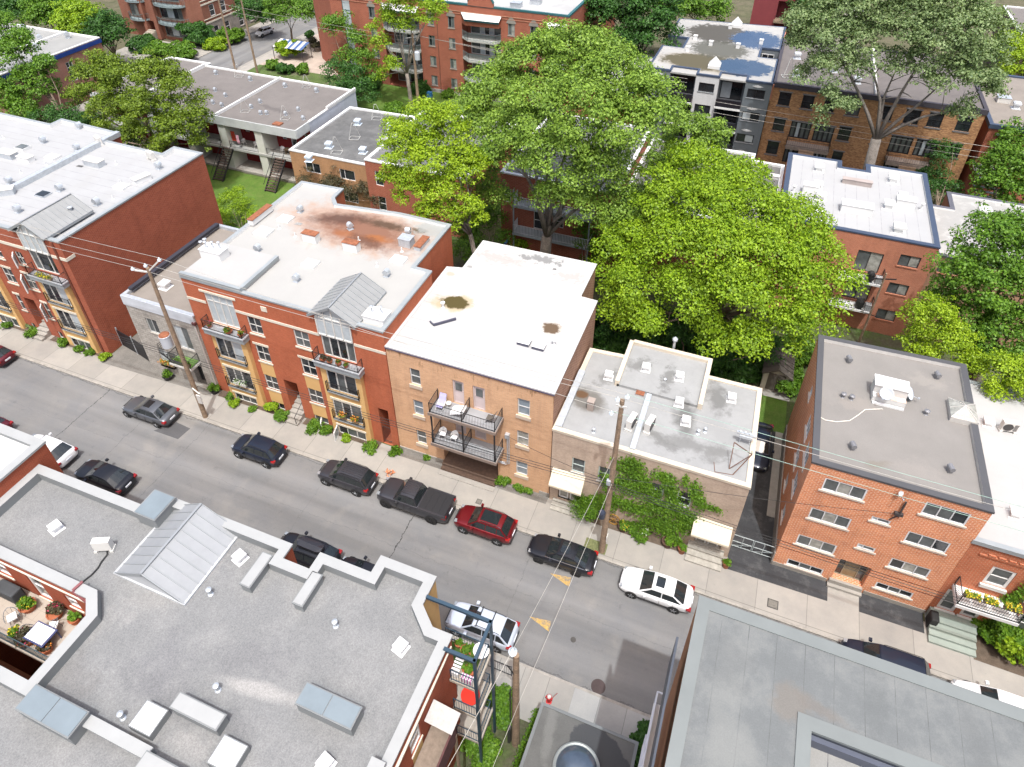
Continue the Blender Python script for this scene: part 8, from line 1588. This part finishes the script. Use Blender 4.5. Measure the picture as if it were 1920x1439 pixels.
# terrace of the gravel-roofed block
def wire_chair(x, y, z, rz, lb):
    t = thing('wire_chair', lb, 'chair', (x, y, z), 'wire chairs on the lower left terrace')
    def f():
        b = MB(); pts = [(.32 * math.cos(R(a)), .32 * math.sin(R(a)), .45 + .4 * max(0, math.sin(R(a)))) for a in range(-30, 211, 20)]; b.tube(pts, .018, 5)
        for p_ in pts[1:-1:2]: b.bar(p_, (p_[0] * .6, p_[1] * .6, .44), .012)
        return [('backrest', b, mk('grey_wire', (.16, .17, .18), .5, .4), False)]
    put('wch', f, t, (x, y, z)); put('wcs', lambda: [('cushion', MB().box(-.2, .2, -.2, .2, .42, .5), mk('white_cushion', (.7, .7, .7), .9, var=.05), False)], t, (x, y, z))
    for k in range(4):
        a = R(45 + 90 * k); put(('wcl', k), lambda: [('leg', MB().bar((.2 * math.cos(a), .2 * math.sin(a), .43), (.28 * math.cos(a), .28 * math.sin(a), 0), .02), MATS['grey_wire'], False)], t, (x, y, z))
    t.rotation_euler = (0, 0, rz)
TZ = 9.0
def tq(x, y): return P(x / 5.536, 1040 + y / 5.536, TZ)
for (x, y), rz, lb in (((165, 700), R(60), 'wire chair with white cushion standing alone on the terrace'), ((590, 790), R(-60), 'wire chair with white cushion right of the terrace table'), ((350, 860), R(100), 'wire chair behind the terrace table, partly hidden by red flowers')): q = tq(x, y); wire_chair(q.x, q.y, TZ, rz, lb)
q = tq(480, 900); t = thing('terrace_table', 'slatted white-topped table with dark blue frame on the lower left terrace', 'table', (q.x, q.y, TZ)); m = MB()
for k in range(8): m.box(q.x - .55 + .14 * k, q.x - .44 + .14 * k, q.y - .38, q.y + .38, TZ + .72, TZ + .75)
m.build('tabletop', plasticw, t); m = MB(); bf = mk('navy_frame', (.04, .05, .13), .6, var=0); m.box(q.x - .62, q.x + .62, q.y - .44, q.y + .44, TZ + .66, TZ + .715); m.build('frame', bf, t)
for sx in (-1, 1):
    for sy in (-1, 1): m = MB(); m.bar((q.x + sx * .56, q.y + sy * .38, TZ), (q.x + sx * .56, q.y + sy * .38, TZ + .68), .05); m.build('leg', bf, t)
for k, (x, y, w, lc, fl, lb) in enumerate(((310, 560, .75, 'vine', fly, 'yellow-green potted shrub by the terrace barbecue'), (590, 640, .7, 'purple', flr, 'reddish potted plants against the terrace wall under the window'), (790, 700, .5, 'green', None, 'green potted plant in the right corner of the terrace'), (300, 900, .8, 'purple', flr, 'big pot with magenta flowers at the terrace rail'), (180, 850, .5, 'vine', fly, 'yellow flowers at the terrace rail left of the magenta pot'), (500, 1000, .55, 'purple', flo, 'orange-brown potted grass at the right end of the terrace rail'))):
    q = tq(x, y); planter(q.x, q.y, TZ, w, .35, lb, lc, None, seed=260 + k, fl=fl, n=5, nm='potted_plant')
q = tq(150, 440); t = thing('barbecue', 'dark grey covered barbecue against the terrace brick wall', 'barbecue', (q.x, q.y, TZ)); m = MB(); m.box(q.x - .7, q.x + .6, q.y - .3, q.y + .3, TZ + .1, TZ + .85); o = m.build('cover', mk('dark_cover', (.05, .055, .06), .8, var=.2), t); bv = o.modifiers.new('b', 'BEVEL'); bv.width = .08; bv.segments = 2
m = MB(); m.lathe((q.x - .9, q.y - .1, TZ), [(.32, .75), (.35, .85), (.2, 1.0), (.02, 1.04)], 14); m.build('round_lid', mk('grey_lid', (.2, .22, .24), .4, .4), t)
m = MB(); m.box(q.x + .8, q.x + 1.3, q.y - .3, q.y + .1, TZ, TZ + .3); m.build('equipment_case', mk('black_case', (.04, .04, .045), .7), None, label='dark bags and cases on the terrace floor beside the barbecue', cat='case')
# things on the balcony tower
def tw(x, y, z): return P(780 + x / 5.156, 1160 + y / 5.156, z)
for k, (x, y, w, lb) in enumerate(((410, 240, .35, 'terracotta pot at the back left of the top tower deck'), (475, 300, .45, 'green potted plant on the top tower deck beside the brown bowl'), (555, 305, .5, 'brown bowl pot in the middle of the top tower deck'), (480, 490, .35, 'round pot in the left of the front pot cluster on the top tower deck'), (520, 470, .35, 'round pot at the back of the front pot cluster on the top tower deck'), (535, 515, .32, 'round pot at the right of the front pot cluster on the top tower deck'))):
    q = tw(x, y, 9.25); planter(q.x, q.y, 9.02, w, .25, lb, 'green', 'pots on the top deck of the balcony tower', seed=280 + k, n=3, nm='potted_plant')
q = tw(630, 310, 9.7); t = thing('round_table', 'round white table at the outer rail of the top tower deck', 'table', (q.x, q.y, 9.02)); m = MB(); m.lathe((q.x, q.y, 9.7), [(.38, 0), (.38, .03)], 20); m.build('tabletop', plasticw, t); m = MB(); m.bar((q.x, q.y, 9.02), (q.x, q.y, 9.7), .06); m.build('leg', offwhite, t)
q = tw(405, 440, 9.4); t = thing('slatted_bench', 'white slatted bench against the wall on the top tower deck', 'bench', (q.x, q.y, 9.02)); m = MB()
for k in range(6): m.box(q.x - .2, q.x + .2, q.y - .45 + .15 * k, q.y - .36 + .15 * k, 9.4, 9.43)
m.build('seat', plasticw, t)
for s in (-.4, .4): m = MB(); m.box(q.x - .18, q.x + .18, q.y + s - .02, q.y + s + .02, 9.02, 9.4); m.build('leg', plasticw, t)
q = tw(525, 745, 6.7); t = thing('round_table', 'bright red round table on the middle deck of the balcony tower', 'table', (q.x, q.y, 6.0)); m = MB(); m.lathe((q.x, q.y, 6.7), [(.46, 0), (.46, .04)], 22); m.build('tabletop', redp, t); m = MB(); m.bar((q.x, q.y, 6.0), (q.x, q.y, 6.7), .07); m.build('leg', redp, t)
q = tw(495, 580, 9.3); t = thing('striped_crate', 'white crate with pink stripes at the front rail of the top tower deck', 'crate', (q.x, q.y, 9.02)); m = MB(); m.box(q.x - .28, q.x + .28, q.y - .12, q.y + .12, 9.02, 9.4)
m.build('crate_body', plasticw, t); m = MB()
for k in range(4): m.box(q.x - .24 + .14 * k, q.x - .18 + .14 * k, q.y - .13, q.y + .13, 9.05, 9.41)
m.build('stripes', mk('pink_stripe', (.35, .12, .25), .7), t)
# fence along the south yard by the silver suv
t = thing('iron_fence', 'low black iron fence on the south sidewalk beside the silver suv', 'fence', (-9, 17.2, 0)); railing(t, [(-12.4, 17.1, 0), (-6.7, 17.1, 0)], 1.1, .14, name='fence_rails')
# rooftop condensers on the left white roof, balcony barbecues on the salmon block
ac_unit(P(187, 272, 11.85), R(160), 'beige air conditioner at the rear edge of the left white roof, left one', 1.1); ac_unit(P(285, 300, 11.85), R(165), 'beige air conditioner at the rear edge of the left white roof, right one', 1.1)
for z, lb in ((6.0, 'black covered barbecue on the upper balcony of the salmon block'), (2.95, 'black covered barbecue on the lower balcony of the salmon block')):
    m = MB(); m.lathe((11.6, 56.4, z), [(.28, 0), (.36, .3), (.34, .8), (.2, 1.0), (.03, 1.05)], 12); m.build('barbecue', blk_pot, None, label=lb, cat='barbecue', group='barbecues on the salmon block')
    m = MB(); m.box(12.05, 12.55, 56.2, 56.7, z, z + .6); m.build('storage_box', mk('grey_box', (.3, .3, .3), .7), None, label=lb.replace('black covered barbecue', 'grey storage box beside the barbecue'), cat='box')
dish(P(1487, 47, 10.9), R(60), 'large satellite dish on the rear right corner of the puddled roof', .75, None)
# row-house porch things
for k, (x, z, lb) in enumerate(((-60.9, 3.2, 'white chair on the upper porch, left bay'), (-58.9, 3.2, 'white chair on the upper porch, right end of the left bay'), (-54.9, 3.2, 'white chair on the upper porch, right bay'))): plastic_chair(x, 62.6, z, R(30 * k), lb, grp='white chairs on the row house porches')
t = thing('picnic_table', 'small brown wooden table on the upper porch, right bay', 'table', (-53.9, 62.6, 3.2)); m = MB(); m.box(-54.5, -53.3, 62.2, 62.9, 3.85, 3.92); m.build('tabletop', wood, t); m = MB(); m.box(-54.4, -54.3, 62.3, 62.8, 3.2, 3.85); m.build('leg', wood, t); m = MB(); m.box(-53.5, -53.4, 62.3, 62.8, 3.2, 3.85); m.build('leg', wood, t)
m = MB(); m.box(-62.0, -61.4, 62.0, 62.03, 3.9, 5.2); m.build('red_cloth', mk('red_cloth', (.45, .05, .03), .9), None, label='red cloth hanging in the upper porch, left bay', cat='cloth')
m = MB(); m.box(-60.9, -60.5, 61.6, 61.63, 3.9, 5.0); m.build('pink_towel', mk('pink_towel', (.65, .35, .42), .9), None, label='pink towel hanging in the upper porch beside the red cloth', cat='towel')
# forecourt things
t = thing('striped_awning', 'blue and white striped awning tent on the forecourt at the top', 'awning', (*P(548, 92)[:2], 0)); q = P(545, 85, 2.4); m = MB()
for k in range(10): m.face([(q.x - 3 + .6 * k, q.y - 1.2, 2.2), (q.x - 2.4 + .6 * k, q.y - 1.2, 2.2), (q.x - 2.4 + .6 * k, q.y + 1.4, 2.8), (q.x - 3 + .6 * k, q.y + 1.4, 2.8)], k % 2)
m.build('canopy', [offwhite, mk('awning_blue', (.06, .11, .25), .8)], t); m = MB()
for x, y in ((-3, -1.2), (3, -1.2), (3, 1.4), (-3, 1.4)): m = MB(); m.bar((q.x + x, q.y + y, 0), (q.x + x, q.y + y, 2.3), .08); m.build('post', darkm, t)
for k, (px, py, lb) in enumerate(((588, 88, 'round stone planter on the forecourt, left one'), (596, 96, 'round stone planter on the forecourt, right one'))): q = P(px, py); planter(q.x, q.y, 0, 1.5, .8, lb, 'purple', 'stone planters on the forecourt', mk('stone_pot', (.16, .13, .11), .9), seed=300 + k, leaf=.12, n=4)
m = MB(); q = P(806, 183); m.box(q.x - .35, q.x + .35, q.y - .3, q.y + .3, 0, .9); m.build('recycling_bin', mk('bin_blue', (.03, .15, .35), .5), None, label='blue recycling bin at the corner of the red residence', cat='bin')
m = MB(); m.box(16.0, 16.45, 28.9, 29.6, .01, 1.05); o = m.build('rubbish_bin', blk_pot, None, label='black wheeled bin in the corner left of the green steps', cat='bin'); bv = o.modifiers.new('b', 'BEVEL'); bv.width = .05
t = thing('bicycle', 'dark bicycle leaning by the steps of the curved-balcony block', 'bicycle', (*P(253, 117)[:2], 0)); q = P(253, 117)
for s in (-.55, .55):
    m = MB()
    for k in range(14): a, b = 2 * math.pi * k / 14, 2 * math.pi * (k + 1) / 14; m.bar((q.x + s + .33 * math.cos(a), q.y, .33 + .33 * math.sin(a)), (q.x + s + .33 * math.cos(b), q.y, .33 + .33 * math.sin(b)), .05)
    m.build('wheel', rubber, t)
m = MB(); m.bar((q.x - .55, q.y, .33), (q.x - .1, q.y, .3), .04); m.bar((q.x - .1, q.y, .3), (q.x - .25, q.y, .85), .04); m.bar((q.x - .22, q.y, .75), (q.x + .38, q.y, .8), .04); m.bar((q.x - .1, q.y, .3), (q.x + .38, q.y, .8), .04); m.bar((q.x + .55, q.y, .33), (q.x + .35, q.y, .95), .04); m.build('frame', trim, t)
m = MB(); m.box(q.x - .38, q.x - .12, q.y - .07, q.y + .07, .85, .9); m.build('saddle', rubber, t)
# open casements
def casement(root, x, y, z, w, h, rz):
    key, fn = make_window(w, h, (), (), white, glassb, .07); o = put(key, fn, root, (x, y, z), rz, name='open_casement')
casement(B_, -25.95, 29.0, 0, .85, .92, R(-75)); casement(B_, -27.7, 29.36, 0, .6, .68, R(-60)); casement(A_, -56.15, 29.2, 8.5, .9, 1.15, R(-40)); casement(A_, -56.6, 29.2, 5.7, .9, 1.5, R(-40)); casement(A_, -56.0, 29.2, 2.5, .6, 1.6, R(-45))

# roof patches and debris, manholes and worn marks
for k, (px, py, z, w, d, mm) in enumerate(((300, 205, 11.86, .5, .3, 'roof_patch_dark'), (150, 312, 11.86, .7, .35, 'roof_patch_dark'), (475, 500, 11.8, .5, .4, 'roof_patch_grey'), (560, 420, 11.8, .6, .4, 'roof_patch_grey'), (880, 500, 10.65, .5, .3, 'roof_patch_grey'), (1040, 505, 10.65, .3, .2, 'roof_patch_dark'))):
    q = P(px, py, z); m = MB(); m.prism([(q.x - w / 2, q.y - d / 2), (q.x + w / 2, q.y - d / 2 + .05), (q.x + w / 2 - .05, q.y + d / 2), (q.x - w / 2 + .04, q.y + d / 2 - .04)], z - .003, z + .006)
    m.build('roof_patch', mk(mm, (.08, .08, .08) if 'dark' in mm else (.26, .255, .245), .9, var=.3, scale=6, fine=.2), A_ if px < 320 else (B_ if px < 700 else C_))
t = thing('cream_downpipe', 'pale downpipe on the wall boundary between stone house and red block', 'downpipe', (-37.95, 29.2, 0)); m = MB(); m.tube([(-37.95, 29.2, 0), (-37.95, 29.2, 7.3)], .07, 8); m.build('pipe', offwhite, t); m = MB(); m.box(-38.1, -37.8, 29.1, 29.35, 7.3, 7.55); m.build('pipe_head', mk('dark_head', (.12, .05, .05), .7), t)
for k, (x, y) in enumerate(((-20.9, 26.9), (-12.9, 27.4))): pass
